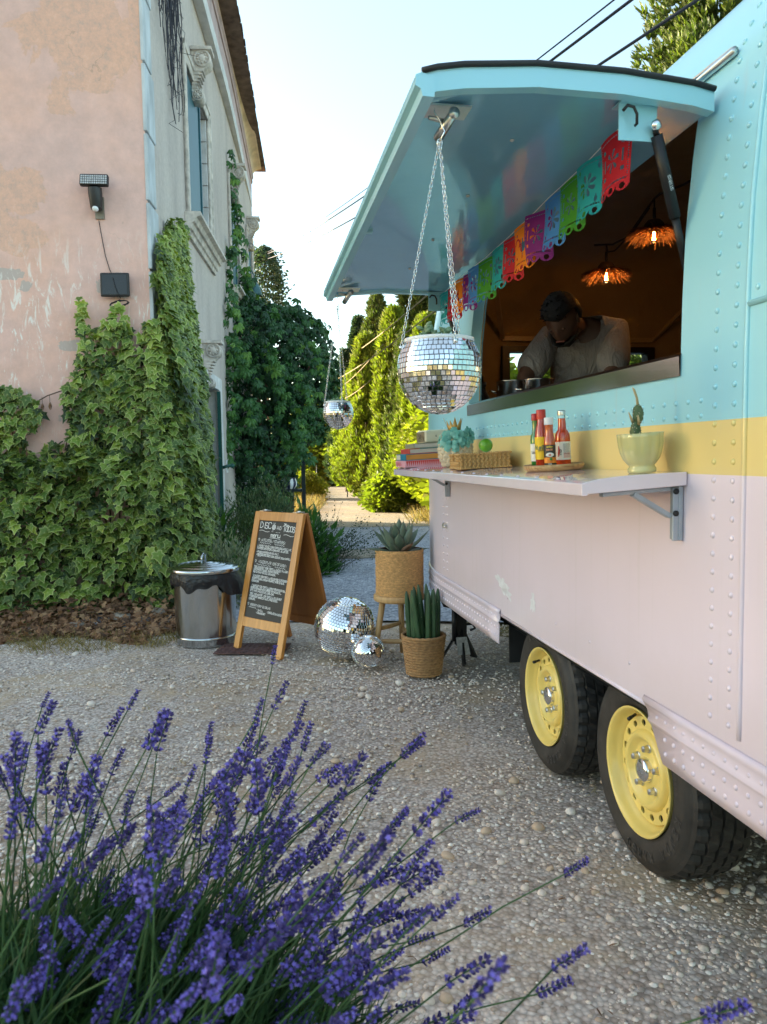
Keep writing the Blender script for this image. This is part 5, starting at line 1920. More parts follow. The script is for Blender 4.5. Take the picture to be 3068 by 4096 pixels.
def pan(label, p, r, h):
    th = tthing('cooking_pot', label, 'cooking pot', p, group='steel pots on the worktop')
    m = MB(); m.lathe([(r - .004, 0), (r, .004), (r, h), (r + .005, h + .003), (r + .002, h + .005), (r - .003, h), (r - .003, .006), (.001, .006)], 40, cap0=True); m.build('pan_wall', M_POTM, th)
    for s_ in (-1, 1):
        m = MB(); a = R(-30) if s_ < 0 else R(150)
        d = Vector((math.cos(a), math.sin(a), 0)); q = Vector((-d.y, d.x, 0))
        m.tube([d * r + q * .035 + Vector((0, 0, h * .72)), d * (r + .03) + q * .03 + Vector((0, 0, h * .76)), d * (r + .035) + Vector((0, 0, h * .78)), d * (r + .03) - q * .03 + Vector((0, 0, h * .76)), d * r - q * .035 + Vector((0, 0, h * .72))], .005, 6)
        m.build('handle', M_POTM, th)


pan('wide steel pot behind the sill, left of the man', (1.30, 3.60, 1.401), .085, .165)
pan('second steel pot close to the man', (1.33, 3.36, 1.401), .07, .15)
bo = tthing('squeeze_bottle', 'dark dispenser bottle standing behind the steel pot', 'bottle', (1.25, 3.95, 1.401))
m = MB(); m.lathe([(.035, 0), (.036, .12), (.02, .15), (.015, .17), (.02, .18), (.018, .2), (.001, .2)], 20); m.build('body', M_BLKP, bo); m = MB(); m.tube([(0, 0, .2), (0, 0, .23), (-.04, -.02, .225)], .006, 6); m.build('spout', M_BLKP, bo)

# ================================================================== the cook
def skin_mesh(name, P, edges, rad, mat, sub=2):
    me = bpy.data.meshes.new(name)
    me.from_pydata([tuple(p) for p in P], edges, [])
    o = bpy.data.objects.new(name, me)
    COL.objects.link(o)
    md = o.modifiers.new('skin', 'SKIN')
    md.use_smooth_shade = True
    sv = me.skin_vertices[0].data
    for i, r in enumerate(rad):
        sv[i].radius = r if hasattr(r, '__len__') else (r, r)
        sv[i].use_root = (i == 0)
    s = o.modifiers.new('sub', 'SUBSURF'); s.levels = s.render_levels = sub
    dg = bpy.context.evaluated_depsgraph_get()
    out = bpy.data.meshes.new_from_object(o.evaluated_get(dg))
    out.name = name
    bpy.data.objects.remove(o)
    out.materials.clear(); out.materials.append(mat)
    for p in out.polygons: p.use_smooth = True
    return out


M_SKIN = pmat('skin', (0.13, 0.068, 0.045), .5, var=.12, vscale=14, Subsurface_Weight=.08, Subsurface_Scale=.02)
t = NT('cotton_tee'); v = t.coord('Object'); t.set(t.ramp(t.noise(v, 5, 5), [(.3, (0.25, 0.23, 0.225, 1)), (.7, (0.32, 0.295, 0.285, 1))]), .9, Sheen_Weight=.2)
t.bump(t.noise(t.coord('Object', (1.2, 1.2, .35)), 11, 5, .6, 1.4), .9, .035); M_TEE = t.mat
M_HAIR = pmat('dark_hair', (0.006, 0.005, 0.0045), .85, var=.4, vscale=60, bump=.8, bscale=140)
M_TROU = pmat('dark_trousers', (0.03, 0.03, 0.035), .9, var=.2)
cook = tthing('person', 'man in a pale T-shirt bending over the worktop inside the trailer', 'person', (1.80, 3.93, .505))
CO = Vector((1.80, 3.93, .505))
L_ = lambda x, y, z: Vector((x, y, z)) - CO
sL, sR = L_(1.535, 3.775, 1.80), L_(1.865, 3.625, 1.815)
eL, eR = L_(1.345, 3.62, 1.565), L_(1.715, 3.435, 1.545)
wLh, wRh = L_(1.43, 3.43, 1.455), L_(1.50, 3.37, 1.44)
nk = L_(1.655, 3.665, 1.845)
hd_c = L_(1.515, 3.53, 1.862)
P = [L_(1.80, 3.93, 1.40), L_(1.78, 3.88, 1.55), L_(1.73, 3.77, 1.70), L_(1.69, 3.70, 1.80), nk, hd_c + Vector((.05, .05, -.02)),
     sL, eL, wLh, wLh + Vector((.035, -.06, -.012)), sR, eR, wRh, wRh + Vector((-.06, -.04, -.012)),
     L_(1.70, 3.97, 1.35), L_(1.68, 3.96, .95), L_(1.70, 4.0, .56), L_(1.90, 3.89, 1.35), L_(1.92, 3.86, .95), L_(1.94, 3.88, .56)]
E_ = [(0, 1), (1, 2), (2, 3), (3, 4), (4, 5), (3, 6), (6, 7), (7, 8), (8, 9), (3, 10), (10, 11), (11, 12), (12, 13), (0, 14), (14, 15), (15, 16), (0, 17), (17, 18), (18, 19)]
rad = [.14, .135, .15, .11, .056, .05, .058, .042, .027, (.036, .016), .058, .042, .027, (.036, .016), .085, .06, .045, .085, .06, .045]
inst('body', skin_mesh('body', P, E_, rad, M_SKIN), cook)
# fingers
m = MB()
for (w0, d) in ((P[9], (P[9] - P[8]).normalized()), (P[13], (P[13] - P[12]).normalized())):
    s_ = d.cross(Vector((0, 0, 1))).normalized()
    for k in range(4):
        b0 = w0 + s_ * (.027 - .018 * k) + d * .012
        ln = (.062, .072, .068, .052)[k]
        m.tube([b0 - d * .03, b0 + d * ln * .4 + Vector((0, 0, .006)), b0 + d * ln * .8 + Vector((0, 0, -.008)), b0 + d * ln + Vector((0, 0, -.018))], [.009, .0085, .0078, .0055], 7)
    m.tube([w0 - d * .045 + s_ * .02, w0 - d * .01 + s_ * .05, w0 + d * .022 + s_ * .055 + Vector((0, 0, -.012))], [.011, .0095, .007], 7)
m.build('fingers', M_SKIN, cook)
PT = [L_(1.80, 3.93, 1.36), L_(1.78, 3.88, 1.52), L_(1.735, 3.775, 1.69), L_(1.69, 3.70, 1.795), sL + Vector((.02, 0, -.005)), sL.lerp(eL, .85), sR + Vector((-.02, 0, -.005)), sR.lerp(eR, .85), nk + Vector((.006, .006, -.022))]
ET = [(0, 1), (1, 2), (2, 3), (3, 4), (4, 5), (3, 6), (6, 7), (3, 8)]
inst('tee_shirt', skin_mesh('tee_shirt', PT, ET, [.185, .175, .182, .135, .088, .085, .088, .085, .074], M_TEE, 2), cook)
PL = [L_(1.80, 3.93, 1.42), L_(1.70, 3.97, 1.30), L_(1.68, 3.96, .95), L_(1.70, 4.0, .53), L_(1.90, 3.89, 1.30), L_(1.92, 3.86, .95), L_(1.94, 3.88, .53)]
inst('trousers', skin_mesh('trousers', PL, [(0, 1), (1, 2), (2, 3), (0, 4), (4, 5), (5, 6)], [.16, .105, .08, .065, .105, .08, .065], M_TROU, 2), cook)
# head: local z up the skull, -y the face; bowed forward and turned a little to the left
fdir = Vector((-.52, -.50, -.85)).normalized()
hup = (Vector((-.45, -.45, .75)) - fdir * Vector((-.45, -.45, .75)).dot(fdir)).normalized()
hy = -fdir
hxv = hy.cross(hup).normalized()
HM = Matrix((hxv, hy, hup)).transposed().to_4x4()
HM.translation = hd_c


def head_pt(v, k=1.0):
    x, y, z = v
    w = 0.076 * (1 - .16 * max(0, -z)) * (1 - .10 * max(0, -y) * max(0, -z))
    d = 0.096
    h = 0.118
    p = Vector((x * w, y * d, z * h))
    if y < 0 and z < -.35:
        p.y -= .012 * (-y)
    return p * k


m = MB()
vs, fs = ICO[3]
pts = []
for v in vs:
    p = head_pt(v)
    if v[1] < -.75 and abs(v[0]) < .25:
        nz = math.exp(-((v[2] + .15) / .22) ** 2) * math.exp(-(v[0] / .13) ** 2)
        p.y -= .026 * nz
        p.y -= .006 * math.exp(-((v[2] - .22) / .1) ** 2)
    for ex in (-.38, .38):
        p.y += .010 * math.exp(-(((v[0] - ex) / .14) ** 2 + ((v[2] - .05) / .12) ** 2)) * (1 if v[1] < 0 else 0)
    pts.append(p)
m.add(pts, fs, None, 0, True)
for s_ in (-1, 1):
    m.ico((s_ * .078, .006, -.012), .022, (.35, .8, 1.25), lv=2)
head = m.build('head', M_SKIN, cook, HM, sub=1)
m = MB()
for s_ in (-1, 1):
    m.ico((s_ * .030, -.080, .006), .010, lv=2)
m.build('eyelids', pmat('eyelid', (.10, .05, .035), .5, var=0), head)
m = MB(); m.box(-.022, .022, -.098, -.092, -.062, -.055); m.build('mouth', pmat('lips', (.25, .09, .07), .5), head, bevel=.002)


def patch(cond, k, name, mat, jit=.0):
    m = MB()
    keep = [cond(v) for v in vs]
    nv = []
    for v in vs:
        p = head_pt(v, k)
        p += Vector((random.uniform(-jit, jit), random.uniform(-jit, jit), random.uniform(-jit, jit)))
        nv.append(p)
    m.add(nv, [f for f in fs if all(keep[i] for i in f)], None, 0, True)
    return m.build(name, mat, head, solid=-.012)


patch(lambda v: v[2] > .42 or (v[1] > -.05 and v[2] > -.45 + .4 * (v[1] < .2)), 1.09, 'hair', M_HAIR, .003)
patch(lambda v: v[2] < -.30 and v[1] < .12 and not (abs(v[0]) < .26 and -.52 < v[2] < -.40 and v[1] < -.6), 1.10, 'beard', M_HAIR, .003)
m = MB()
rg = random.Random(4)
for k in range(60):
    a = rg.random() * 6.28
    el = rg.uniform(.4, 1.4)
    d = Vector((math.cos(a) * math.cos(el), math.sin(a) * math.cos(el), math.sin(el)))
    p = head_pt(d, 1.08)
    m.tube([p, p + d * .012 + Vector((0, -.006, .004)), p + d * .016 + Vector((rg.uniform(-.006, .006), -.014, .006))], [.004, .003, .001], 4)
m.tube([head_pt((-.55, -.62, .56), 1.05), head_pt((-.62, -.80, .62), 1.22)], [.012, .002], 6)
m.build('hair_tufts', M_HAIR, head)

# ================================================================== things on the ground
# ------------------------------------------------------------------ bin
M_GALV = pmat('galvanised', (0.52, 0.54, 0.55), .17, 1.0, var=.14, vscale=9, bump=.10, bscale=14, bdist=.004, rvar=.06, scale=(1, 1, .25))
bn = thing('trash_can', 'galvanised steel trash can with ridged lid', 'trash can', (-1.185, 5.03, 0.006))
rb = .205
flu = lambda a, i, z: 1 + (.006 * (1 if (a * 20 / 3.14159) % 2 < .28 else 0) if .07 < z < .40 else 0)
m = MB()
m.lathe([(.185, 0), (.19, .004), (.191, .015)], 120, cap0=True)
m.lathe([(.191, .015), (.193, .045), (.198, .05), (.198, .058), (.193, .063)], 120)
m.lathe([(.193, .063), (.194, .075), (.197, .2), (.201, .395), (.203, .41), (.205, .45), (.210, .455), (.206, .462), (.2, .455)], 120, fr=flu)
m.build('drum', M_GALV, bn)
m = MB()
lid = [(.001, .535), (.02, .536), (.045, .533), (.05, .539), (.056, .533), (.085, .529), (.091, .535), (.098, .528), (.127, .523), (.133, .529), (.140, .522), (.168, .516), (.174, .522), (.182, .514), (.205, .507), (.222, .503), (.2255, .499), (.2255, .480), (.222, .477), (.221, .498), (.1, .52)]
m.lathe(lid, 90); lido = m.build('lid', M_GALV, bn)
m = MB(); m.tube([(-.005, .05, .533), (-.005, .045, .575), (-.005, .02, .588), (-.005, -.02, .588), (-.005, -.045, .575), (-.005, -.05, .533)], .007, 8); m.build('handle', M_GALV, lido)
M_BAG = pmat('bin_liner_film', (0.012, 0.012, 0.016), .22, var=.2, bump=.8, bscale=26, bdist=.02)
bg_ = MB()


def bagp(u, v):
    a = u * 2 * math.pi
    f = .30 * math.sin(7 * a + 2) + .25 * math.sin(13 * a + 1.1) + .2 * math.sin(29 * a)
    low = .385 + .018 * math.sin(5 * a + 1) + .012 * math.sin(11 * a)
    z = .488 + (low - .488) * v
    tail = max(0, math.cos(a + .25)) ** 8
    r = .213 + .010 * math.sin(math.pi * v) + .007 * f * (.25 + v) + .06 * tail * v
    return (r * math.cos(a), r * math.sin(a), z - .05 * tail * v)


bg_.grid(bagp, 160, 9, cu=True)
gb = bg_.build('bin_liner', M_BAG, None, Matrix.Translation((-1.185, 5.03, .006)))
tag(gb, 'crumpled black bin liner folded over the rim of the trash can', 'bin bag')

# ------------------------------------------------------------------ menu board
t = NT('honey_wood'); v = t.coord('Object', (6, 6, .7))
t.set(t.ramp(t.noise(v, 6, 7, .6, .8), [(.3, (0.40, 0.155, 0.026, 1)), (.55, (0.52, 0.215, 0.040, 1)), (.75, (0.60, 0.27, 0.06, 1))]), .38, Coat_Weight=.15); M_HONEY = t.mat
t = NT('dark_honey_ply'); v = t.coord('Object', (2, 2, .5))
t.set(t.ramp(t.noise(v, 5, 6, .6, .8), [(.3, (0.30, 0.10, 0.020, 1)), (.7, (0.40, 0.145, 0.032, 1))]), .42); M_PLY = t.mat
t = NT('chalkboard'); v = t.coord('Object'); t.set(t.ramp(t.noise(v, 4, 6), [(.35, (0.012, 0.013, 0.015, 1)), (.75, (0.026, 0.027, 0.030, 1))]), .55); M_BOARD = t.mat
M_CHALK = pmat('chalk', (0.80, 0.80, 0.78), .9, var=.12, vscale=60)
FLp, FRp = Vector((-.965, 4.833, 0)), Vector((-.622, 4.532, 0))
ex = (FRp - FLp).normalized()
ey = Vector((-ex.y, ex.x, 0))
ab = thing('menu_board', 'wooden A-frame chalkboard menu standing beside the trash can', 'menu board', FLp + Vector((0, 0, .004)), math.atan2(ex.y, ex.x))
WB, HB, SP = .456, .868, .215
tilt = math.atan2(SP, HB)
LB = math.hypot(SP, HB)
FMx = Matrix.LocRotScale(Vector((0, 0, 0)), Euler((-tilt, 0, 0)), None)            # board plane: x across, z up the slope, -y outwards
BMx = Matrix.Translation((0, 2 * SP + .02, 0)) @ Matrix.LocRotScale(None, Euler((tilt, 0, 0)), None)
sw = .052
for (x0, x1) in ((0, sw), (WB - sw, WB)):
    m = MB(); m.box(x0, x1, -.012, .012, .012, LB); m.add([(x0, -.012, .012), (x1, -.012, .012), (x1, .012, .012), (x0, .012, .012), (x0 + .012, -.012, 0), (x1 - .012, -.012, 0), (x1 - .012, .012, 0), (x0 + .012, .012, 0)], [(0, 1, 5, 4), (1, 2, 6, 5), (2, 3, 7, 6), (3, 0, 4, 7), (4, 5, 6, 7)]); m.build('stile', M_HONEY, ab, FMx, bevel=.003)
for (z0, z1) in ((.155, .215), (LB - .058, LB)):
    m = MB(); m.box(sw, WB - sw, -.0115, .0115, z0, z1); m.build('rail', M_HONEY, ab, FMx, bevel=.002)
m = MB(); m.box(sw, WB - sw, -.004, .004, .215, LB - .058); cb = m.build('chalkboard', M_BOARD, ab, FMx)
for (x0, x1) in ((0, .04), (WB - .04, WB)):
    m = MB(); m.box(x0, x1, -.012, .012, 0, LB); m.build('stile', M_PLY, ab, BMx, bevel=.003)
m = MB(); m.box(.04, WB - .04, -.006, .006, .16, LB - .05); m.build('back_panel', M_PLY, ab, BMx)
for z0 in (.13, LB - .06):
    m = MB(); m.box(.04, WB - .04, -.011, .011, z0, z0 + .05); m.build('rail', M_PLY, ab, BMx)
for x0 in (.07, WB - .07):
    m = MB(); m.box(x0 - .02, x0 + .02, SP - .02, SP + .045, HB + .004, HB + .008); m.tube([(x0 - .02, SP + .01, HB + .01), (x0 + .02, SP + .01, HB + .01)], .005, 6); m.build('hinge', M_ZINC, ab)
tx = MB()
x0b, z0b = sw, .215
HBd = LB - .058 - .215
WBd = WB - 2 * sw
TMx = FMx @ Matrix(((1, 0, 0, x0b), (0, 0, -1, -.0048), (0, 1, 0, z0b), (0, 0, 0, 1)))
random.seed(5)
slope = lambda a, b: (a, b - .035 * (a - .17) * (1 if b < HBd * .93 else .4))


def wline(s_, u, vv, h, w_, cw=.60, jit=.05, fit=None):
    """u,vv as fractions of the board (vv from the top); fit: end fraction"""
    L = sum(h * cw * (.5 if c in ' .,:I1' else 1) for c in s_)
    if fit:
        cw *= (fit - u) * WBd / L
    return write(tx, s_, u * WBd, HBd * (1 - vv), h, w_, TMx, cw, jit, 0, slope)


def wave(u0, u1, vv, amp=.004, n_=18, w_=.0022, f=5):
    ribbon(tx, [slope(*(WBd * (u0 + (u1 - u0) * i / n_), HBd * (1 - vv) + amp * math.sin(f * 2 * math.pi * i / n_))) for i in range(n_ + 1)], w_, TMx)


def line(u0, u1, vv, w_=.0019):
    ribbon(tx, [slope(WBd * u0, HBd * (1 - vv)), slope(WBd * (u0 + u1) / 2, HBd * (1 - vv) + .001), slope(WBd * u1, HBd * (1 - vv))], w_, TMx)


def heart(u, vv, s_=.009):
    ribbon(tx, [slope(WBd * u + s_ * .8 * (16 * math.sin(t_) ** 3) / 16, HBd * (1 - vv) + s_ * (13 * math.cos(t_) - 5 * math.cos(2 * t_) - 2 * math.cos(3 * t_) - math.cos(4 * t_)) / 16) for t_ in np.linspace(0, 2 * math.pi, 18)], .0019, TMx)


wline('DISC', .03, .085, .040, .0042, .60, .04, .35)
cu, cv = .41, .063
for rr_ in (.0155, .011, .006):
    ribbon(tx, [slope(WBd * cu + rr_ * math.cos(t_), HBd * (1 - cv) + .0165 / .0155 * rr_ * math.sin(t_)) for t_ in np.linspace(0, 2 * math.pi, 20)], .0026, TMx)
for k in range(-2, 3):
    ribbon(tx, [(WBd * cu + k * .006, HBd * (1 - cv) - .014), (WBd * cu + k * .0068, HBd * (1 - cv) + .014)], .0014, TMx); ribbon(tx, [(WBd * cu - .0145, HBd * (1 - cv) + k * .0058), (WBd * cu + .0145, HBd * (1 - cv) + k * .0058)], .0014, TMx)
for k in range(-1, 2):
    ribbon(tx, [(WBd * cu + k * .006, HBd * (1 - cv) + .021), (WBd * cu + k * .010, HBd * (1 - cv) + .029)], .0018, TMx); ribbon(tx, [(WBd * cu + k * .005 - .006, HBd * (1 - cv) - .022), (WBd * cu + k * .006 - .010, HBd * (1 - cv) - .029)], .0016, TMx)
wline('AND', .49, .083, .022, .0026, .62, .05, .62)
wline('Tacos', .67, .092, .046, .0042, .56, .03, .98)
ribbon(tx, [(WBd * .65, HBd * .952), (WBd * .70, HBd * .968), (WBd * .80, HBd * .966)], .0034, TMx)
wave(.03, .30, .115, .0035, 20, .0024, 1.0); wave(.70, .97, .130, .0038, 20, .0024, 1.0)
for k in range(3):
    ribbon(tx, [(WBd * (.49 + .045 * k), HBd * .885), (WBd * (.497 + .045 * k), HBd * .885)], .0034, TMx)
wline('menu', .36, .165, .026, .0038, .80, .05, .62); wave(.34, .62, .178, .0016, 12, .0024, .5)
heart(.06, .207); wline('ANTOJITOS / STARTERS:', .12, .222, .0165, .0021, .6, .06, .78); wave(.10, .40, .238); wave(.50, .76, .238)
hL = .0118


def body_line(s_, vv, u=.05, fit=None, und=()):
    wline(s_, u, vv, hL, .0022, .6, .08, fit)
    for a, b in und:
        line(a, b, vv + .008)


body_line('* NACHOS "MEXICO": CORN CHIPS, GUACAMOLE, LIME,', .278, .04, .97, ((.10, .24), (.28, .42)))
body_line('TOMATOES, RED ONIONS, CORIANDER, JALAPENOS.', .305, .04, .90)
body_line('* PADRON PEPPERS WITH SEA SALT.', .342, .04, .66, ((.09, .24), (.27, .42)))
body_line('* CORN ESQUITES: SWEET CORN, COCONUT CREAM, PAPRIKA', .372, .04, .98, ((.09, .18),))
heart(.06, .430); wline('4 TACOS PLATE (ONE OF EACH):', .14, .445, .0165, .0021, .6, .06, .90); wave(.10, .50, .462); wave(.60, .88, .462)
body_line('"POLLO CHEESE": CORN TORTILLA, CHICKEN IN A CORN', .498, .04, .97, ((.05, .30), (.62, .76)))
body_line('AND CHIPOTLE SAUCE, SMOKED CHEESE,', .524, .04, .74)
body_line('RED ONIONS PICKLES, CORIANDER.', .550, .04, .66)
body_line('"AL PASTOR": CORN TORTILLA, PULLED PORK SLOW COOKED', .590, .04, .98, ((.05, .26), (.56, .68), (.70, .80)))
body_line('DURING 7 HOURS, FRESH PINEAPPLE, WHITE ONIONS,', .617, .04, .92)
body_line('CORIANDER', .643, .04, .24)
body_line('* "ACAPULCO": CORN TORTILLA, SHRIMP WITH COCONUT MILK,', .690, .04, .98, ((.06, .24), (.50, .62)))
body_line('GINGER, CORIANDER, RED CABBAGE WITH SESAME OIL,', .716, .04, .88)
body_line('SPICY MAYO, FRIED ONIONS, CORIANDER.', .742, .04, .70)
body_line('"BEEF, WIND AND FIRE", CORN TORTILLA, PULLED BEEF', .775, .04, .92, ((.05, .11), (.13, .22), (.68, .80)))
body_line('IN OUR SECRET BARBECUE SAUCE, FRIED ONIONS.', .801, .04, .82)
body_line('CORIANDER.', .827, .04, .22)
heart(.05, .872); wline('DESSERT: STRIP ICE CREAMS', .11, .886, .0135, .0018, .6, .07, .66); wave(.08, .28, .902, .003)
body_line('- VANILLA', .925, .30, .47); body_line('- CHOCOLATE & ALMONDS', .925, .58, .98); body_line('- STRAWBERRY', .952, .29, .55)
tx.build('chalk_writing', M_CHALK, ab)
random.seed(12)
# checker plate under the board
gp = MB(); gp.box(-.22, .22, -.13, .13, .0, .006)
gpo = thing('steel_plate', 'rusty red patterned steel cover set in the gravel under the menu board', 'steel cover', (-.84, 4.80, .010), R(-4))
M_RUST = pmat('rust_paint', (0.12, 0.06, 0.055), .7, .2, var=.4, vscale=18, bump=.4, bscale=60)
gp.build('plate', M_RUST, gpo)
dm = MB()
for i in range(13):
    for j in range(7):
        dm.box(-.012, .012, -.004, .004, 0, .003, TRS((-.20 + i * .0333, -.11 + j * .0363, .006), (0, 0, R(45 if (i + j) % 2 else -45))))
tag(dm.build('raised_bars', M_RUST, gpo), kind='stuff')

# ------------------------------------------------------------------ mirror balls on the gravel
for (nm, lab, p, r, ti, ax, sd) in (('b', 'large mirror ball on the gravel beside the menu board', (-.240, 4.552, .187), .187, .0172, (.25, -.1, 1), 21), ('s', 'small mirror ball leaning against the large one', (-.098, 4.325, .097), .0965, .0098, (-.5, .2, 1), 22)):
    th = thing('mirror_ball', lab, 'mirror ball', (p[0], p[1], p[2] + .006), 0, 'mirror balls on the gravel')
    bpy.context.view_layer.update()
    mirror_ball(th, (0, 0, 0), r, r, ti, 1.0, ax, 300, sd, .012)

# ------------------------------------------------------------------ stool, agave pot, cactus pot
t = NT('pine_wood'); v = t.coord('Object', (5, 5, .8)); t.set(t.ramp(t.noise(v, 7, 6, .6, 1), [(.3, (0.42, 0.23, 0.085, 1)), (.7, (0.58, 0.36, 0.16, 1))]), .5); M_PINEW = t.mat
SX, SY, SZ = .085, 4.53, .395
stl = thing('stool', 'round wooden three-legged stool under the agave pot', 'stool', (SX, SY, .008))
m = MB(); m.lathe([(.135, SZ - .042), (.148, SZ - .038), (.152, SZ - .03), (.152, SZ - .010), (.147, SZ - .002), (.14, SZ), (.001, SZ)], 44, cap0=True); m.build('seat', M_PINEW, stl)
LG = [(-.155, -.06), (.105, -.10), (.02, .15)]
for (lx, ly) in LG:
    m = MB(); m.tube([(lx, ly, 0), (lx * .62, ly * .62, SZ - .03)], [.016, .019], 12); m.build('leg', M_PINEW, stl)
for (i, j, zz) in ((0, 1, .12), (1, 2, .155), (2, 0, .19)):
    f_ = lambda q: Vector((LG[q][0] * (1 - .38 * zz / SZ), LG[q][1] * (1 - .38 * zz / SZ), zz))
    a, b = f_(i), f_(j)
    m = MB(); m.tube([a, a.lerp(b, .2), a.lerp(b, .5), a.lerp(b, .8), b], [.008, .013, .0145, .013, .008], 10); m.build('stretcher', M_PINEW, stl)


def rope_mat(name, c):
    return pmat(name, c, .85, var=.35, vscale=40, bump=.6, bscale=160, bdist=.003)


def coil_mesh(name, R_, r_, mat, tw, nth=None):
    """one turn of twisted rope, unit radius handled by caller"""
    nth = nth or max(60, int(2 * math.pi * R_ / (r_ * .8)))
    vs, fs = [], []
    nph = 8
    for i in range(nth):
        th = 2 * math.pi * i / nth
        for j in range(nph):
            ph = 2 * math.pi * j / nph
            q = r_ * (1 + .20 * math.cos(2 * (ph + tw * th)))
            vs.append(((R_ + q * math.cos(ph)) * math.cos(th), (R_ + q * math.cos(ph)) * math.sin(th), q * math.sin(ph)))
    for i in range(nth):
        for j in range(nph):
            i2, j2 = (i + 1) % nth, (j + 1) % nph
            fs.append((i * nph + j, i2 * nph + j, i2 * nph + j2, i * nph + j2))
    m = MB(); m.add(vs, fs, None, 0, True)
    return m.mesh(name, mat)


M_ROPE1 = rope_mat('seagrass_rope', (0.58, 0.33, 0.13))
M_ROPE2 = rope_mat('jute_rope', (0.36, 0.20, 0.085))
agp = thing('rope_pot', 'tall rope-covered basket pot on the stool', 'plant pot', (SX + .005, SY, .008 + SZ))
nC, rC, RP = 36, .0038, .139
cm = coil_mesh('rope_coil', RP, rC, M_ROPE1, 26, 150)
for k in range(nC):
    inst('rope_coil', cm, agp, TRS((random.uniform(-.0012, .0012), random.uniform(-.0012, .0012), .004 + k * .00735), (0, 0, random.random() * 6), (1 + random.uniform(-.006, .006),) * 2 + (1,)))
m = MB(); m.lathe([(RP - .002, 0.001), (RP - .002, .264), (RP - .008, .264), (RP - .010, .245), (.001, .248)], 40, cap0=True); m.build('inner_pot', M_SOIL, agp)
M_AGV = leaf_mat('agave_leaf', [(0, (0.085, 0.125, 0.085, 1)), (1, (0.16, 0.215, 0.155, 1))], .5, .0)
M_AGVD = pmat('agave_dry', (0.16, 0.09, 0.055), .7, var=.3)
agv = thing('agave', 'grey-green spiky agave growing in the rope pot on the stool', 'agave', (SX + .005, SY, .008 + SZ + .235))
aleaves = [(-2.75, .205, .32, 0), (-2.3, .21, .95, 0), (-1.9, .20, 1.25, 0), (-1.25, .20, 1.28, 0), (-.75, .21, 1.12, 0), (-.2, .215, .72, 0), (.15, .17, .28, 1), (.7, .20, .8, 0), (1.3, .21, 1.1, 0), (1.9, .2, .9, 0), (2.6, .21, .7, 0), (-1.6, .165, .95, 0), (-2.0, .15, .62, 1), (-1.0, .15, .55, 1), (-.4, .14, .22, 1), (-1.55, .22, 1.45, 0), (.4, .2, 1.3, 0), (3.0, .2, 1.0, 0), (-2.9, .15, .2, 1)]
for i, (az, ln, el, dry) in enumerate(aleaves):
    d = Vector((math.cos(az) * math.cos(el), math.sin(az) * math.cos(el), math.sin(el)))
    s_ = Vector((-math.sin(az), math.cos(az), 0))
    nn = s_.cross(d) * -1
    V, F = [], []
    nj = 9
    for j in range(nj):
        t_ = j / (nj - 1)
        wd = float(np.interp(t_, [0, .25, .5, .75, .93, 1], [.026, .030, .036, .026, .007, .0006])) * (.8 if dry else 1)
        cv = .012 * math.sin(math.pi * t_) * (1 if el > .6 else .4)
        c0 = Vector((math.cos(az), math.sin(az), 0)) * .018 + d * (ln * t_) - nn * (cv) + Vector((0, 0, -.02 * t_ * t_ if el < .5 else 0))
        for u in (-1, -.5, 0, .5, 1):
            V.append(c0 + s_ * (wd * u) + nn * (wd * .42 * u * u))
        for u in (.5, 0, -.5):
            V.append(c0 + s_ * (wd * u * 1.1) + nn * (wd * .42 * u * u - .008 * (1 - t_)))
    for j in range(nj - 1):
        for q in range(8):
            F.append((j * 8 + q, j * 8 + (q + 1) % 8, (j + 1) * 8 + (q + 1) % 8, (j + 1) * 8 + q))
    for j in range(1, 8):
        pass
    me = tri_mesh('leaf', np.array([tuple(v) for v in V]), np.array(F), M_AGVD if dry and i % 2 else M_AGV, np.full(len(F), random.random()), None, True)
    lo = inst('leaf', me, agv)
    m = MB()
    for j in range(2, 8):
        for sd in (0, 4):
            p = V[j * 8 + sd]; q = (V[j * 8 + sd] - V[j * 8 + 2]).normalized()
            m.tube([p - q * .001, p + q * .004], [.0014, .0002], 4)
    tip = V[(nj - 1) * 8 + 2]
    m.tube([tip - d * .006, tip + d * .016], [.0016, .0002], 5)
    m.build('leaf_spine', M_AGVD, lo)

CPX, CPY = .212, 4.205
cpo = thing('rope_pot', 'thick rope-coiled basket pot on the gravel holding tall cactus', 'plant pot', (CPX, CPY, .008))
for k in range(15):
    t_ = k / 14
    rr = .093 + .024 * t_
    cm = coil_mesh('rope_coil', rr, .0082 if k < 14 else .0095, M_ROPE2, 11, 110)
    inst('rope_coil', cm, cpo, TRS((0, 0, .009 + k * .0147), (0, 0, random.random() * 6)))
m = MB(); m.lathe([(.09, .002), (.113, .205), (.105, .20), (.001, .195)], 32, cap0=True); m.build('inner_pot', M_SOIL, cpo)
t = NT('columnar_cactus'); v = t.coord('Object', (1, 1, .5)); c0 = t.ramp(t.noise(v, 30, 4), [(.35, (0.018, 0.055, 0.020, 1)), (.7, (0.045, 0.105, 0.038, 1))])
sp_ = t.ramp(t.noise(t.coord('Object', (1, 1, .6)), 70, 2), [(.72, 0.0), (.75, 1.0)])
t.set(t.mix(sp_, c0, (0.42, 0.38, 0.28, 1)), .45); M_COLC = t.mat
tc_ = thing('tall_cactus', 'cluster of tall dark green cactus columns in the coiled rope pot', 'cactus', (CPX, CPY, .20))
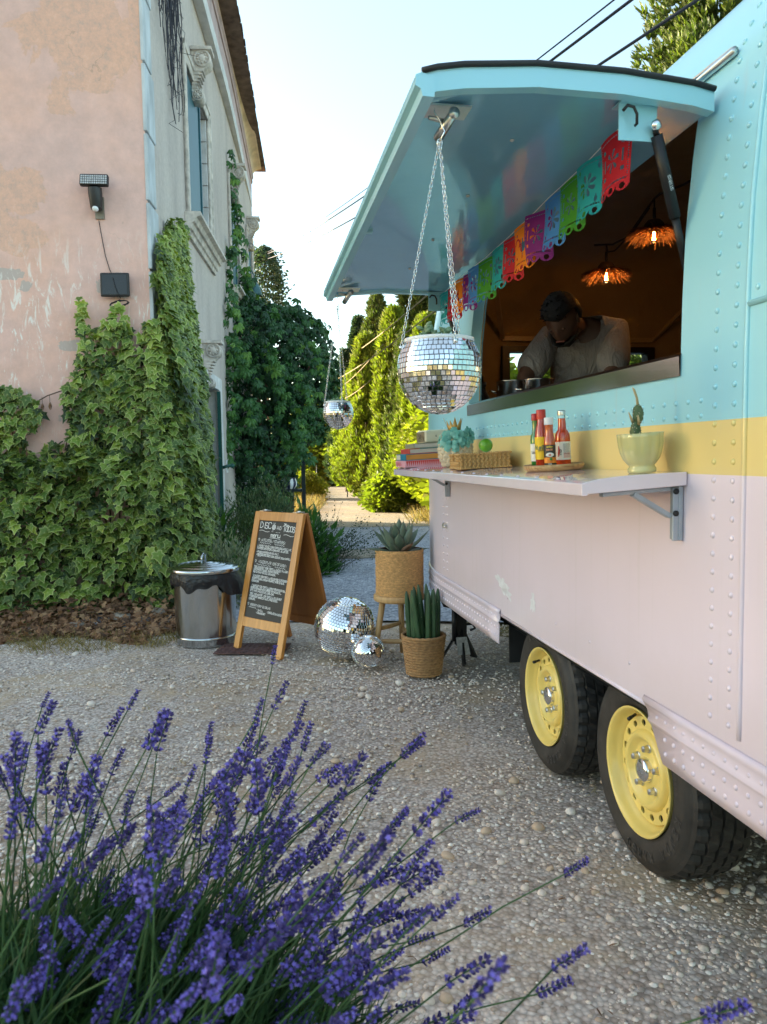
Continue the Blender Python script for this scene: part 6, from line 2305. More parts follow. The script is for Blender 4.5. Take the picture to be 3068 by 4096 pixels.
for i, (dx, dy, h_, lx, ly) in enumerate(((-.075, -.02, .275, -.018, 0), (-.052, -.045, .285, -.012, 0), (-.02, -.055, .285, -.045, 0), (.005, .03, .30, -.03, .02), (.022, -.055, .285, .004, 0), (.055, -.04, .29, .0, 0), (.073, -.005, .285, .008, 0), (.03, .05, .30, -.01, .02), (-.03, .04, .29, -.02, 0), (.045, .02, .27, .01, .02))):
    m = MB()
    nseg, pts, rr = 14, [], []
    Cx = [Vector((dx + lx * (j / nseg), dy + ly * (j / nseg), -.03 + (h_ + .03) * j / nseg)) for j in range(nseg + 1)]
    vs, fs = [], []
    nph = 20
    for j, c0 in enumerate(Cx):
        t_ = j / nseg
        r_ = .0165 * (1 if t_ < .55 else max(.06, math.sqrt(max(0, 1 - ((t_ - .55) / .46) ** 2))))
        for q in range(nph):
            a = 2 * math.pi * q / nph
            k_ = 1 + .09 * math.cos(5 * a)
            vs.append(c0 + Vector((r_ * k_ * math.cos(a), r_ * k_ * math.sin(a), 0)))
    for j in range(nseg):
        for q in range(nph):
            q2 = (q + 1) % nph
            fs.append((j * nph + q, j * nph + q2, (j + 1) * nph + q2, (j + 1) * nph + q))
    fs.append(tuple(range(nseg * nph, (nseg + 1) * nph)))
    m.add(vs, fs, None, 0, True)
    m.build('stem', M_COLC, tc_)

# ================================================================== vegetation
def leaf_things(name, tv, tf, te, mat, X, Y, Z, pos, rnd, parent, origin, nobj, part='leaf', mass='leaves', score=None, nvar=10):
    """the nobj leaves that show largest become objects sharing a few meshes, the rest one mass"""
    n = len(pos)
    order = np.argsort(-(score if score is not None else -np.linalg.norm(pos - np.array([0, 0, EYE]), axis=1)))
    big, rest_ = order[:nobj], order[nobj:]
    tv = np.asarray(tv, float)
    if nobj:
        var = [tri_mesh(part, tv, np.asarray(tf), mat, np.full(len(tf), (k + .5) / nvar), te) for k in range(nvar)]
        for i in big:
            k = min(nvar - 1, int(rnd[i] * nvar))
            inst(part, var[k], parent, frame_mat(X[i], Y[i], Z[i], pos[i] - origin))
    if len(rest_):
        V, F, fr, va = scatter(tv, tf, X[rest_], Y[rest_], Z[rest_], pos[rest_] - origin, rnd[rest_], te)
        tag(inst(mass, tri_mesh(mass, V, F, mat, fr, va), parent), kind='stuff')


hl = [(0, 0), (.16, -.13), (.40, -.08), (.36, .14), (.53, .36), (.30, .42), (.17, .60)]
IVO = hl + [(0, 1.0)] + [(-x, y) for x, y in reversed(hl[1:])]
IVV = [(0, .30, .07)] + [(x, y, -.10 * abs(x) - .16 * max(0, y - .4) + .02) for x, y in IVO]
IVF = [(0, 1 + i, 1 + (i + 1) % len(IVO)) for i in range(len(IVO))]
IVE = [0.0] + [1.0] * len(IVO)
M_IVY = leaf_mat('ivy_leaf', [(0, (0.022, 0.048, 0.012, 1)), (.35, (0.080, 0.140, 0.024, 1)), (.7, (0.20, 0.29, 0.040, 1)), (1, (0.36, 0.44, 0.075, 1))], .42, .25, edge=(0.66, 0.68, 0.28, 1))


def wpt(lx, ly, z):
    """villa-local arrays to world"""
    c, s = math.cos(BROT), math.sin(BROT)
    return np.stack([BL.x + lx * c - ly * s, BL.y + lx * s + ly * c, z], 1)


def wdir(a):
    c, s = math.cos(BROT), math.sin(BROT)
    return np.stack([a[:, 0] * c - a[:, 1] * s, a[:, 0] * s + a[:, 1] * c, a[:, 2]], 1)


IVP = [(-1.19, 1.82), (-1.05, 1.81), (-0.98, 1.76), (-0.88, 1.69), (-0.86, 1.63), (-0.9, 1.5), (-0.98, 1.45), (-1.04, 1.35), (-0.95, 1.26), (-0.87, 1.35), (-0.75, 1.39), (-0.7, 1.33), (-0.67, 1.46), (-0.68, 1.72), (-0.61, 1.98), (-0.56, 2.05), (-0.56, 2.31), (-0.55, 2.51), (-0.5, 2.53), (-0.48, 2.31), (-0.4, 2.26), (-0.33, 2.35), (-0.29, 2.49), (-0.2, 2.47), (-0.16, 2.24), (-0.10, 2.12), (-.06, 2.3), (0.08, 2.35), (.1, .0), (-3.2, 0), (-3.2, 1.7), (-2.2, 1.9)]
pos, nor, lay = [], [], []
rg = np.random.default_rng(31)
# end wall
n0 = 26000
lx = rg.uniform(-3.2, .1, n0); z = rg.uniform(0, 2.56, n0)
ok = in_poly(lx, z, IVP)
ok &= (z < 1.22 + .05 * np.sin(lx * 9) + .04 * np.sin(lx * 23)) | (lx > -1.25)
up = np.clip((z - 1.25) / .25, 0, 1)
ok &= rg.random(n0) < .46 + .10 * np.sin(lx * 7 + 1) * np.sin(z * 9)
lx, z, up = lx[ok], z[ok], up[ok]
d_ = rg.random(len(z)) ** .45
bul = .10 + .30 * np.clip(1 - (z - .95) / .4, 0, 1) + .07 * np.sin(lx * 5 + 2 * z) + .07 * np.sin(lx * 11 + z * 7) * np.sin(z * 9 + 1) + .05 * np.sin(lx * 19 - z * 15)
off = np.where(up > .5, .04 + (.07 + .05 * np.sin(lx * 17 + 3) * np.sin(z * 13) + .08 * np.clip((2.2 - z), 0, 1)) * d_, (bul + .04 * np.sin(z * 9)) * (.35 + .65 * d_))
pos.append(wpt(lx, -off, z)); nor.append(wdir(np.stack([0 * lx, -np.ones_like(lx), .35 + .4 * (z < 1.3)], 1))); lay.append(d_)
# top ledge of the thick part
n1 = 1500
lx = rg.uniform(-3.2, .0, n1); o_ = rg.uniform(.05, .42, n1)
pos.append(wpt(lx, -o_, 1.23 + .05 * np.sin(lx * 9) + .04 * np.sin(lx * 23) - .12 * (o_ / .42) ** 2 + rg.normal(0, .02, n1))); nor.append(wdir(np.stack([0 * lx, -.5 * np.ones(n1), np.ones(n1)], 1))); lay.append(rg.uniform(.6, 1, n1))
# return along the facade
IVF_Z = [0, .5, .92, 1.35, 1.79, 2.19, 2.39, 2.65, 2.98, 3.17, 3.54]
IVF_Y = [.86, .86, .84, .86, .92, 1.08, 1.22, 1.42, 1.30, 1.33, 1.38]
n2 = 15000
ly = rg.uniform(-.12, 1.9, n2); z = rg.uniform(0, 3.58, n2)
topz = np.interp(ly, [-.12, .0, .14, .22, .30, .43, .5, .6, .72, .86, .95, 1.02, 1.08, 1.16, 1.30, 1.4, 1.5], [2.73, 2.9, 3.10, 2.95, 3.05, 3.22, 3.15, 3.35, 3.25, 3.30, 3.41, 3.3, 3.51, 3.3, 3.45, 3.54, 2.7])
ok = (ly < np.interp(z, IVF_Z, IVF_Y) + .05 * np.sin(z * 13)) & (z < topz)
ok &= rg.random(n2) < .9
ly, z = ly[ok], z[ok]
d_ = rg.random(len(z)) ** .45
of_ = np.interp(z, [0, 1.3, 2.0, 2.6, 3.6], [.36, .34, .26, .12, .05]) * (.4 + .6 * d_)
pos.append(wpt(of_, ly, z)); nor.append(wdir(np.stack([np.ones_like(z), -.45 * np.ones_like(z), .3 + 0 * z], 1))); lay.append(d_ * np.where(z > 2.9, 1.0, .8))
# rounded corner
n3 = 2600
z = rg.uniform(0, 2.3, n3); an = rg.uniform(0, 1.57, n3)
d_ = rg.random(n3) ** .4
rr = np.interp(z, [0, 1.2, 1.5, 2.3], [.44, .40, .24, .10]) * (.45 + .55 * d_)
pos.append(wpt(rr * np.sin(an), -rr * np.cos(an), z)); nor.append(wdir(np.stack([np.sin(an), -np.cos(an), .4 + 0 * z], 1))); lay.append(d_)
pos, nor, lay = np.concatenate(pos), np.concatenate(nor), np.concatenate(lay)
n = len(pos)
nor = nrm(nrm(nor) + rg.normal(0, .46, (n, 3)))
dwn = np.stack([rg.normal(0, .45, n), rg.normal(0, .3, n), -np.ones(n)], 1)
X, Y, Z = frames(dwn - nor * np.sum(dwn * nor, 1)[:, None] + nor * .25, nor, rg.uniform(.042, .108, n))
clump = np.sin(pos[:, 0] * 6.3 + pos[:, 2] * 3.1) * np.sin(pos[:, 2] * 7.7 - pos[:, 0] * 2.2 + pos[:, 1] * 5) + .6 * np.sin(pos[:, 0] * 17 + pos[:, 1] * 13) * np.sin(pos[:, 2] * 19)
rnd = np.clip(.02 + .52 * lay ** 2.4 + .13 * clump + rg.normal(0, .19, n) + .24 * np.clip((pos[:, 2] - 1.6) / .8, 0, 1), 0, .999)  # deeper leaves coloured darker: shade inside the ivy put into leaf colour
score = lay * 2 - np.linalg.norm(pos - np.array([0, 0, EYE]), axis=1) * .25 + np.linalg.norm(X, axis=1) * 12
vis = pos[:, 0] / pos[:, 1] > -.44
score = np.where(vis, score, score - 50)
IO = np.array([BL.x - .1, BL.y - .2, 0.0])
ivy = thing('ivy', 'ivy covering the foot and corner of the pink wall', 'ivy', IO)
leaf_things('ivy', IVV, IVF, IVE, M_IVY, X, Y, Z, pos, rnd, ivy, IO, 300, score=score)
M_BARK = pmat('vine_stem', (0.11, 0.07, 0.045), .9, var=.3, vscale=20, bump=.5)
m = MB()
for k in range(26):
    x0 = rg.uniform(-1.3, .0)
    pts = [BP(x0, -.02, 0)]
    for q in range(1, 7):
        x0 += rg.normal(0, .05)
        pts.append(BP(min(x0, -.02), -.02, q * .19 + rg.uniform(0, .06)))
    m.tube([p - Vector(IO) for p in pts], [.012, .010, .009, .008, .006, .005, .003], 5)
m.build('stems', M_BARK, ivy)
# dry shoot with shrivelled leaves
M_DRY = leaf_mat('dry_leaf', [(0, (0.085, 0.045, 0.026, 1)), (.5, (0.20, 0.095, 0.046, 1)), (1, (0.36, 0.21, 0.11, 1))], .8, .1)
m = MB()
tw = [(-1.22, 1.45), (-1.06, 1.57), (-0.93, 1.68), (-0.82, 1.74), (-0.70, 1.78), (-0.61, 1.83)]
m.tube([BP(a, -.10, b) - Vector(IO) for a, b in tw], .005, 5)
m.tube([BP(a, -.05, b) - Vector(IO) for a, b in ((-.72, 1.30), (-.70, 1.38), (-.66, 1.45), (-.63, 1.55))], .005, 5)
V, F = [], []
for (a, b, c) in ((-1.02, 1.57, .07), (-.98, 1.56, .1), (-.95, 1.63, .12), (-.86, 1.70, .08), (-.80, 1.71, .09), (-1.1, 1.50, .1), (-1.05, 1.36, .08), (-1.0, 1.33, .1), (-1.2, 1.38, .08), (-.68, 1.72, .1)):
    q = BP(a, -.11, b) - Vector(IO)
    m.tube([q + Vector((0, 0, .03)), q, q - Vector((0, 0, .03))], .002, 4)
    for j in range(5):
        an = j * 1.26
        base = len(V)
        s_ = .014
        V += [tuple(q + Vector((s_ * .3 * math.cos(an), s_ * .3 * math.sin(an), -.02))), tuple(q + Vector((s_ * math.cos(an + .4), s_ * math.sin(an + .4), -.02 - c * .35))), tuple(q + Vector((s_ * .4 * math.cos(an), s_ * .4 * math.sin(an), -.02 - c * .75))), tuple(q + Vector((s_ * math.cos(an - .5), s_ * math.sin(an - .5), -.02 - c * .4)))]
        F.append((base, base + 1, base + 2, base + 3))
m.build('dry_shoot', M_BARK, ivy)
inst('dry_leaves', tri_mesh('dry_leaves', np.array(V), np.array(F), M_DRY, rg.random(len(F))), ivy)

# dead creeper stems hanging on the facade by the corner
dcr = thing('dead_creeper', 'bare dark creeper stems hanging on the upper grey facade', 'creeper', BP(.02, .95, 4.0))
m = MB()
o0 = BP(.02, .95, 4.0)
for k in range(34):
    y0 = rg.uniform(.45, 1.5); z1 = 4.15 + rg.uniform(0, .9) + abs(y0 - 1.0) * .9
    pts, yy = [], y0
    zz = 6.8
    while zz > z1:
        pts.append(BP(.02 + rg.uniform(0, .03), yy, zz) - o0); zz -= rg.uniform(.12, .25); yy += rg.normal(0, .035)
    m.tube(pts, [.009 - .006 * i / len(pts) for i in range(len(pts))], 4)
    for q in range(5):
        p = pts[rg.integers(len(pts))]
        m.tube([p, p + Vector((rg.normal(0, .03), rg.normal(0, .05), -.05)), p + Vector((rg.normal(0, .04), rg.normal(0, .08), -.14))], .0025, 3)
m.build('stems', pmat('dead_stem', (0.05, 0.05, 0.065), .95, var=.3), dcr)

# ------------------------------------------------------------------ climbing vine over the pergola
PV, PF, PE = [], [], []
for k, (an, ln) in enumerate(((-1.25, .72), (-.62, .95), (0, 1.05), (.62, .95), (1.25, .72))):
    d = np.array([math.sin(an), math.cos(an)]); s_ = np.array([d[1], -d[0]])
    b0 = len(PV)
    for t_, w_, dz in ((.05, .03, 0), (.45, .19, .05), (.78, .15, .0), (1.0, 0.01, -.16)):
        for u in (-1, 0, 1):
            q = d * ln * t_ + s_ * w_ * u
            PV.append((q[0], q[1], dz - .07 * abs(u) - .12 * abs(an) * t_))
            PE.append(abs(u) * 1.0 if t_ > .1 else 0)
    for j in range(3):
        for i in range(2):
            q = b0 + j * 3 + i
            PF.append((q, q + 1, q + 4)); PF.append((q, q + 4, q + 3))
M_VINE = leaf_mat('creeper_leaf', [(0, (0.006, 0.026, 0.014, 1)), (.45, (0.020, 0.075, 0.026, 1)), (.8, (0.050, 0.150, 0.032, 1)), (1, (0.14, 0.27, 0.045, 1))], .40, .22)
ELL = [((-1.66, 12.7, 2.55), (.98, 1.5, 1.15)), ((-2.05, 12.3, 1.35), (.70, 1.15, 1.5)), ((-2.30, 12.9, 3.25), (.62, 1.3, .72)), ((-1.25, 12.4, 2.25), (.55, 1.0, .80))]
rg = np.random.default_rng(41)
pos, nor, lay = [], [], []
for (c, r) in ELL:
    n = int(1500 * (r[0] * r[2] + r[1] * r[2] + r[0] * r[1]) / 2.2)
    d = nrm(rg.normal(0, 1, (n, 3)))
    dp = 1 - .22 * rg.random(n) ** 1.5
    lump = 1 + .07 * np.sin(d[:, 0] * 9 + c[0] * 5) * np.sin(d[:, 2] * 8) + .05 * np.sin(d[:, 1] * 17 + d[:, 2] * 13)
    p = np.array(c) + d * np.array(r) * (dp * lump)[:, None]
    k = p[:, 2] > .15
    for (c2, r2) in ELL:
        if c2 != c:
            k &= (((p - np.array(c2)) / np.array(r2)) ** 2).sum(1) > .8
    pos.append(p[k]); nor.append((d / np.array(r))[k]); lay.append(((dp - .78) / .22)[k])
# strands up the facade and hanging shoots
for (a, b, n) in ((BP(.06, 5.02, 5.6), BP(.10, 5.5, 4.6), 26), (BP(.08, 5.4, 4.9), BP(.2, 6.3, 3.6), 40), (BP(.06, 4.35, 3.6), BP(.08, 4.28, 1.4), 70), (BP(.1, 6.6, 4.2), BP(.3, 6.9, 3.5), 26), (BP(.08, 4.7, 4.3), BP(.12, 4.5, 2.4), 60)):
    t_ = rg.random(n)
    p = np.array(a)[None] + (np.array(b) - np.array(a))[None] * t_[:, None] + rg.normal(0, .06, (n, 3))
    pos.append(p); nor.append(np.tile([.9, -.6, .2], (n, 1))); lay.append(np.full(n, 1.35))
for k in range(16):
    a0 = np.array([rg.uniform(-2.2, -.9), rg.uniform(11.0, 11.9), rg.uniform(1.6, 3.0)])
    dr = np.array([rg.uniform(-.1, .45), -.25, -.9])
    n = 14
    t_ = np.linspace(0, rg.uniform(.4, .9), n)
    pos.append(a0[None] + dr[None] * t_[:, None] + rg.normal(0, .03, (n, 3)) + np.array([0, -.35, 0])); nor.append(np.tile([.2, -.9, .4], (n, 1))); lay.append(np.full(n, 1.3))
pos, nor, lay = np.concatenate(pos), np.concatenate(nor), np.concatenate(lay)
n = len(pos)
nor = nrm(nrm(nor) + np.array([0, 0, .45]) + rg.normal(0, .35, (n, 3)))
dwn = np.stack([rg.normal(0, .5, n), rg.normal(-.1, .4, n), -np.ones(n)], 1)
X, Y, Z = frames(dwn, nor, rg.uniform(.075, .135, n))
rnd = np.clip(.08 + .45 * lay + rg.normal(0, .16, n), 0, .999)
VO = np.array([-1.9, 12.3, 0])
vine = thing('climbing_vine', 'dark green five-leaved creeper mounded over the pergola at the facade', 'climbing vine', VO)
sc_ = lay - pos[:, 1] * .6 - pos[:, 2] * .05
leaf_things('vine', PV, PF, PE, M_VINE, X, Y, Z, pos, rnd, vine, VO, 300, score=sc_)
m = MB()
for k in range(9):
    x0, y0 = rg.uniform(-2.4, -1.5), rg.uniform(11.8, 13.5)
    m.tube([(x0, y0, 0) - VO, (x0 + rg.normal(0, .1), y0, 1.0) - VO, (x0 + rg.normal(0, .2), y0, 2.2) - VO, (x0 + .4, y0 + .2, 3.0) - VO], [.035, .03, .022, .01], 6)
m.build('stems', M_BARK, vine)
pg = thing('pergola', 'dark metal pergola frame under the creeper beside the path', 'pergola', (-1.6, 12.3, 0))
M_IRON = pmat('dark_iron', (0.02, 0.03, 0.032), .5, .4, var=.2)
for (x, y) in ((-1.25, 12.1), (-1.9, 13.6), (-2.2, 12.1)):
    m = MB(); m.box(x + 1.6 - .03, x + 1.6 + .03, y - 12.3 - .03, y - 12.3 + .03, 0, 2.0); m.build('post', M_IRON, pg)
for (a, b) in (((-1.25, 12.1), (-1.9, 13.6)), ((-2.2, 12.1), (-1.25, 12.1))):
    m = MB(); m.beam((a[0] + 1.6, a[1] - 12.3, 2.03), (b[0] + 1.6, b[1] - 12.3, 2.03), .06, .06); m.build('beam', M_IRON, pg)
m = MB(); m.box(-.1, .34, -.35, -.05, .68, .72); m.build('ledge', M_IRON, pg)
# striped bowl on the ledge
sb = thing('striped_pot', 'blue and white striped pot on the pergola ledge', 'plant pot', (-1.47, 12.08, .722))
ab_, bb = MB(), MB()
for k in range(14):
    a0, a1 = 2 * math.pi * k / 14, 2 * math.pi * (k + 1) / 14
    pf_ = [(.08, 0), (.115, .05), (.12, .10), (.105, .15), (.10, .165)]
    (ab_ if k % 2 else bb).grid(lambda u, v: (float(np.interp(v * .165, [p[1] for p in pf_], [p[0] for p in pf_])) * math.cos(a0 + (a1 - a0) * u), float(np.interp(v * .165, [p[1] for p in pf_], [p[0] for p in pf_])) * math.sin(a0 + (a1 - a0) * u), v * .165), 4, 7)
ab_.build('white_stripes', M_WHITEP, sb); bb.build('navy_stripes', pmat('navy_glaze', (.012, .015, .05), .3, var=0), sb)
m = MB(); m.lathe([(.10, .16), (.108, .17), (.10, .178), (.02, .15)], 28); m.build('rim', pmat('navy_rim', (.012, .015, .05), .3, var=0), sb)

# ------------------------------------------------------------------ generic crowns
SPV, SPF = [], []
for k in range(6):
    an = 2 * math.pi * k / 6
    b0 = len(SPV)
    ox, oz = math.cos(an), math.sin(an)
    tl = .55 + .45 * ((k * 37) % 10) / 10
    SPV += [(.05 * ox - .10 * oz, 0, .05 * oz + .10 * ox), (.05 * ox + .10 * oz, 0, .05 * oz - .10 * ox), (.30 * ox + .08 * oz, tl * .62, .30 * oz - .08 * ox), (.34 * ox, tl, .34 * oz), (.30 * ox - .08 * oz, tl * .62, .30 * oz + .08 * ox)]
    SPF += [(b0, b0 + 1, b0 + 2), (b0, b0 + 2, b0 + 4), (b0 + 4, b0 + 2, b0 + 3)]
rg0 = np.random.default_rng(2)
LFV, LFF = [], []
for k in range(9):
    c = rg0.normal(0, .42, 3); a = nrm(rg0.normal(0, 1, 3)); b_ = nrm(np.cross(a, rg0.normal(0, 1, 3))); q = len(LFV)
    LFV += [tuple(c - a * .30), tuple(c + b_ * .15), tuple(c + a * .30), tuple(c - b_ * .15)]
    LFF += [(q, q + 1, q + 2), (q, q + 2, q + 3)]
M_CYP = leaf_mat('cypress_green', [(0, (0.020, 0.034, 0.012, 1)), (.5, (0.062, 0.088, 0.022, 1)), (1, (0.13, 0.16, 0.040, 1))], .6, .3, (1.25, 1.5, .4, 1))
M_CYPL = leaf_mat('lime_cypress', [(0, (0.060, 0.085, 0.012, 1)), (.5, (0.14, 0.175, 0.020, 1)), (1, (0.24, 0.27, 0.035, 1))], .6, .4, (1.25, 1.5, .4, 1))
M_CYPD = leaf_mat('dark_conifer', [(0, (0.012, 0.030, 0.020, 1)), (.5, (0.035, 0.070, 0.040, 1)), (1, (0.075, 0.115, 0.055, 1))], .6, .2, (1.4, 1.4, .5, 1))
M_BUSHY = leaf_mat('yellow_bush_leaf', [(0, (0.085, 0.105, 0.012, 1)), (.5, (0.20, 0.22, 0.022, 1)), (1, (0.34, 0.33, 0.045, 1))], .5, .4, (1.25, 1.5, .4, 1))
M_HEDGE = leaf_mat('hedge_leaf', [(0, (0.045, 0.070, 0.012, 1)), (.5, (0.115, 0.14, 0.020, 1)), (1, (0.22, 0.23, 0.045, 1))], .55, .35, (1.25, 1.5, .4, 1))
M_TRUNK = pmat('bark', (0.12, 0.085, 0.06), .95, var=.35, vscale=9, bump=.6, bscale=20)


def column(name, label, cat, p, r, h, mat, seed, clump=.17, n=2600, group=None, shape='col', z0=.15, up=1.0, lean=(0, 0)):
    """upright crown: clumps through the outer shell with lobes and gaps"""
    rg = np.random.default_rng(seed)
    th = thing(name, label, cat, p, 0, group)
    u = rg.random(n)
    if shape == 'col':
        rad = lambda t: np.clip(np.minimum(1, (t * 5 + .35)) * np.power(np.clip(1 - t, 0, 1), .45) * 1.12, .02, 1)
    elif shape == 'cone':
        rad = lambda t: np.clip(np.minimum(1, t * 6 + .5) * (1 - t) ** .85, .015, 1)
    else:
        rad = lambda t: np.sqrt(np.clip(1 - (2 * t - 1) ** 2, .02, 1))
    u = u ** .9
    an = rg.uniform(0, 2 * math.pi, n)
    ph = rg.uniform(0, 6.28, 6)
    lob = 1 + .13 * np.sin(3 * an + ph[0] + 5 * u) + .12 * np.sin(7 * an + ph[1] - 13 * u) + .10 * np.sin(29 * u * h / 4 + ph[2] + 2 * an)
    dp = 1 - .42 * rg.random(n) ** 1.8
    rr = r * rad(u) * lob * dp
    z = z0 + (h - z0) * u
    pos = np.stack([rr * np.cos(an) + lean[0] * u, rr * np.sin(an) + lean[1] * u, z], 1)
    out = np.stack([np.cos(an), np.sin(an), np.zeros(n)], 1)
    dirs = nrm(out * (.55 if shape != 'cone' else .95) + np.array([0, 0, up]) + rg.normal(0, .28, (n, 3)))
    X, Y, Z = frames(dirs, nrm(out + rg.normal(0, .3, (n, 3))), clump * rg.uniform(.7, 1.35, n))
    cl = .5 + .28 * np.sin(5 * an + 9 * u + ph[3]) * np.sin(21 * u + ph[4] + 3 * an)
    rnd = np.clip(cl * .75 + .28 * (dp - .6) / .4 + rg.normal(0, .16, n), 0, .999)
    tv, tf = (SPV, SPF) if shape in ('col', 'cone') else (LFV, LFF)
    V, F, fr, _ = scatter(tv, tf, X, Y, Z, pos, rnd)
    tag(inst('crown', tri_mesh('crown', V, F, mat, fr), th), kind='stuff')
    m = MB(); m.tube([(0, 0, -.05), (lean[0] * .4, lean[1] * .4, h * .4), (lean[0] * .85, lean[1] * .85, h * .85)], [max(.05, r * .14), max(.03, r * .09), .015], 8)
    for k in range(5):
        a = rg.random() * 6.28; zz = h * rg.uniform(.15, .6)
        m.tube([(0, 0, zz), (r * .5 * math.cos(a), r * .5 * math.sin(a), zz + r * .5)], [.03, .01], 5)
    m.build('trunk', M_TRUNK, th)
    return th


GC = 'cypresses along the right side of the path'
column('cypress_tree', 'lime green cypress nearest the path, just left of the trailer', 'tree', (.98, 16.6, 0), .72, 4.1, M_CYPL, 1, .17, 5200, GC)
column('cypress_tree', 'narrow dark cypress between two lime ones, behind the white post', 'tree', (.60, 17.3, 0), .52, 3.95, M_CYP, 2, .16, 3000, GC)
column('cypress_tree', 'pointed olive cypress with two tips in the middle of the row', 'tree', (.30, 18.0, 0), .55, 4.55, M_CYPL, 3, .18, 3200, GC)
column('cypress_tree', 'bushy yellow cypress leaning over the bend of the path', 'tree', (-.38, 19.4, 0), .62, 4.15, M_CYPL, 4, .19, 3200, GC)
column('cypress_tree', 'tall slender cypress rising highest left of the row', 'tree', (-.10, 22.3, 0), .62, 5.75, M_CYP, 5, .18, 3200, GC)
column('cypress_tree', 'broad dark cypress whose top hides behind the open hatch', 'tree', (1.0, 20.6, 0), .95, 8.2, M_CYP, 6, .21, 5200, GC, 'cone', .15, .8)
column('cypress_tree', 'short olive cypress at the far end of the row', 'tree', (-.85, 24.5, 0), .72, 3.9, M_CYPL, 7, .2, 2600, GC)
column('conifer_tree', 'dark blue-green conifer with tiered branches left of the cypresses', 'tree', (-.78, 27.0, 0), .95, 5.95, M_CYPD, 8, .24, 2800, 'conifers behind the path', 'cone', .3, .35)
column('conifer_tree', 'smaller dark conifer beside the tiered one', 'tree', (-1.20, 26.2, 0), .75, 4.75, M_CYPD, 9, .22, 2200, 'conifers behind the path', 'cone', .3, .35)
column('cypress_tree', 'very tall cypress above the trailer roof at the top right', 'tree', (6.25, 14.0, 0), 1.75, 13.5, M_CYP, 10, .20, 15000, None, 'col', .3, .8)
for i, (x, y, r, h, lb) in enumerate(((1.75, 14.2, .8, 2.9, 'rounded hedge shrub seen through the left end of the trailer front window'), (3.0, 14.6, .9, 2.75, 'rounded hedge shrub in the middle of the trailer front window'), (4.3, 14.3, .9, 3.0, 'rounded hedge shrub seen at the right of the trailer front window'))):
    column('hedge_shrub', lb, 'shrub', (x, y, 0), r, h, M_BUSHY, 20 + i, .30, 1500, 'hedge shrubs behind the trailer', 'ball', .1)
column('yellow_bush', 'bright yellow-green leafy bush between the cypresses and the trailer front', 'bush', (1.27, 15.3, 0), .78, 2.25, M_BUSHY, 30, .16, 5200, None, 'ball', .18)
column('hedge', 'sunlit yellow hedge on the left where the path bends away', 'hedge', (-2.35, 32.0, 0), 1.25, 3.7, M_HEDGE, 31, .34, 2600, None, 'ball', .0)
column('hedge', 'low green hedge closing the far end of the path', 'hedge', (-3.6, 33.5, 0), 1.4, 2.7, M_HEDGE, 32, .36, 2200, None, 'ball', .0)
column('hedge', 'shadowed hedge under the far conifers right of the path', 'hedge', (-.95, 31.0, 0), 1.1, 3.2, M_CYPL, 33, .32, 2400, None, 'ball', .0)
column('yellow_mound', 'small clipped yellow mound at the left path edge', 'shrub', (-2.25, 22.0, 0), .5, .75, M_BUSHY, 34, .14, 900, None, 'ball', .0)
column('dark_tree', 'dark small-leaved tree beyond the far end of the villa', 'tree', (-3.30, 22.4, 0), .55, 7.15, M_CYPD, 35, .17, 800, None, 'ball', 4.6)
column('roadside_bush', 'low olive bush at the foot of the cypress row', 'bush', (.05, 16.6, 0), .42, .75, M_CYPL, 36, .16, 800, None, 'ball', .0)
# far wood closing the horizon
V, F, fr = [], [], []
rg = np.random.default_rng(77)
n = 5200
an = rg.uniform(-1.25, 1.25, n); ds = rg.uniform(48, 60, n)
hh = (3.2 + 1.3 * np.sin(an * 14) + .8 * np.sin(an * 37)) * (.85 + .3 * rg.random(n))
pos = np.stack([ds * np.sin(an), ds * np.cos(an), rg.random(n) * hh], 1)
X, Y, Z = frames(np.tile([0, 0, 1.], (n, 1)) + rg.normal(0, .4, (n, 3)), rg.normal(0, 1, (n, 3)), rg.uniform(.8, 1.6, n))
V, F, fr, _ = scatter(LFV, LFF, X, Y, Z, pos, rg.random(n))
tag(inst('far_wood', tri_mesh('far_wood', V, F, M_HEDGE, fr), None), 'distant belt of trees closing off the horizon', 'woodland', None, 'stuff')

# ------------------------------------------------------------------ planting bed between bin, board and pergola
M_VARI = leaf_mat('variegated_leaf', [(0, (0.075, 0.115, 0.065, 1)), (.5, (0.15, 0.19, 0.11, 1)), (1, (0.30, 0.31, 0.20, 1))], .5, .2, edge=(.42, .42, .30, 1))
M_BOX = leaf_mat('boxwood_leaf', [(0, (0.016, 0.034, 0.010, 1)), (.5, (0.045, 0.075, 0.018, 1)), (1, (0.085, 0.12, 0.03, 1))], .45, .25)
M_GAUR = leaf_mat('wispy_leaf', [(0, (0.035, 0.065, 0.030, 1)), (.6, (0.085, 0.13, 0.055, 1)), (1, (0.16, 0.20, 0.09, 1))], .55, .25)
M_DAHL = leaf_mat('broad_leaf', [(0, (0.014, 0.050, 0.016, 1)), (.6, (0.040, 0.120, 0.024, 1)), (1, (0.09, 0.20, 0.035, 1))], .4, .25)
M_PETW = pmat('white_petal', (.75, .74, .74), .7, var=.05)
M_PETP = pmat('pink_petal', (.55, .16, .24), .6, var=.15)
NLV = [(0, 0, 0), (.16, .35, .05), (0, .45, .0), (-.16, .35, .05), (0, 1, -.12)]
NLF = [(0, 1, 2), (0, 2, 3), (1, 4, 2), (2, 4, 3)]
NLE = [.6, 1, 0, 1, 1]


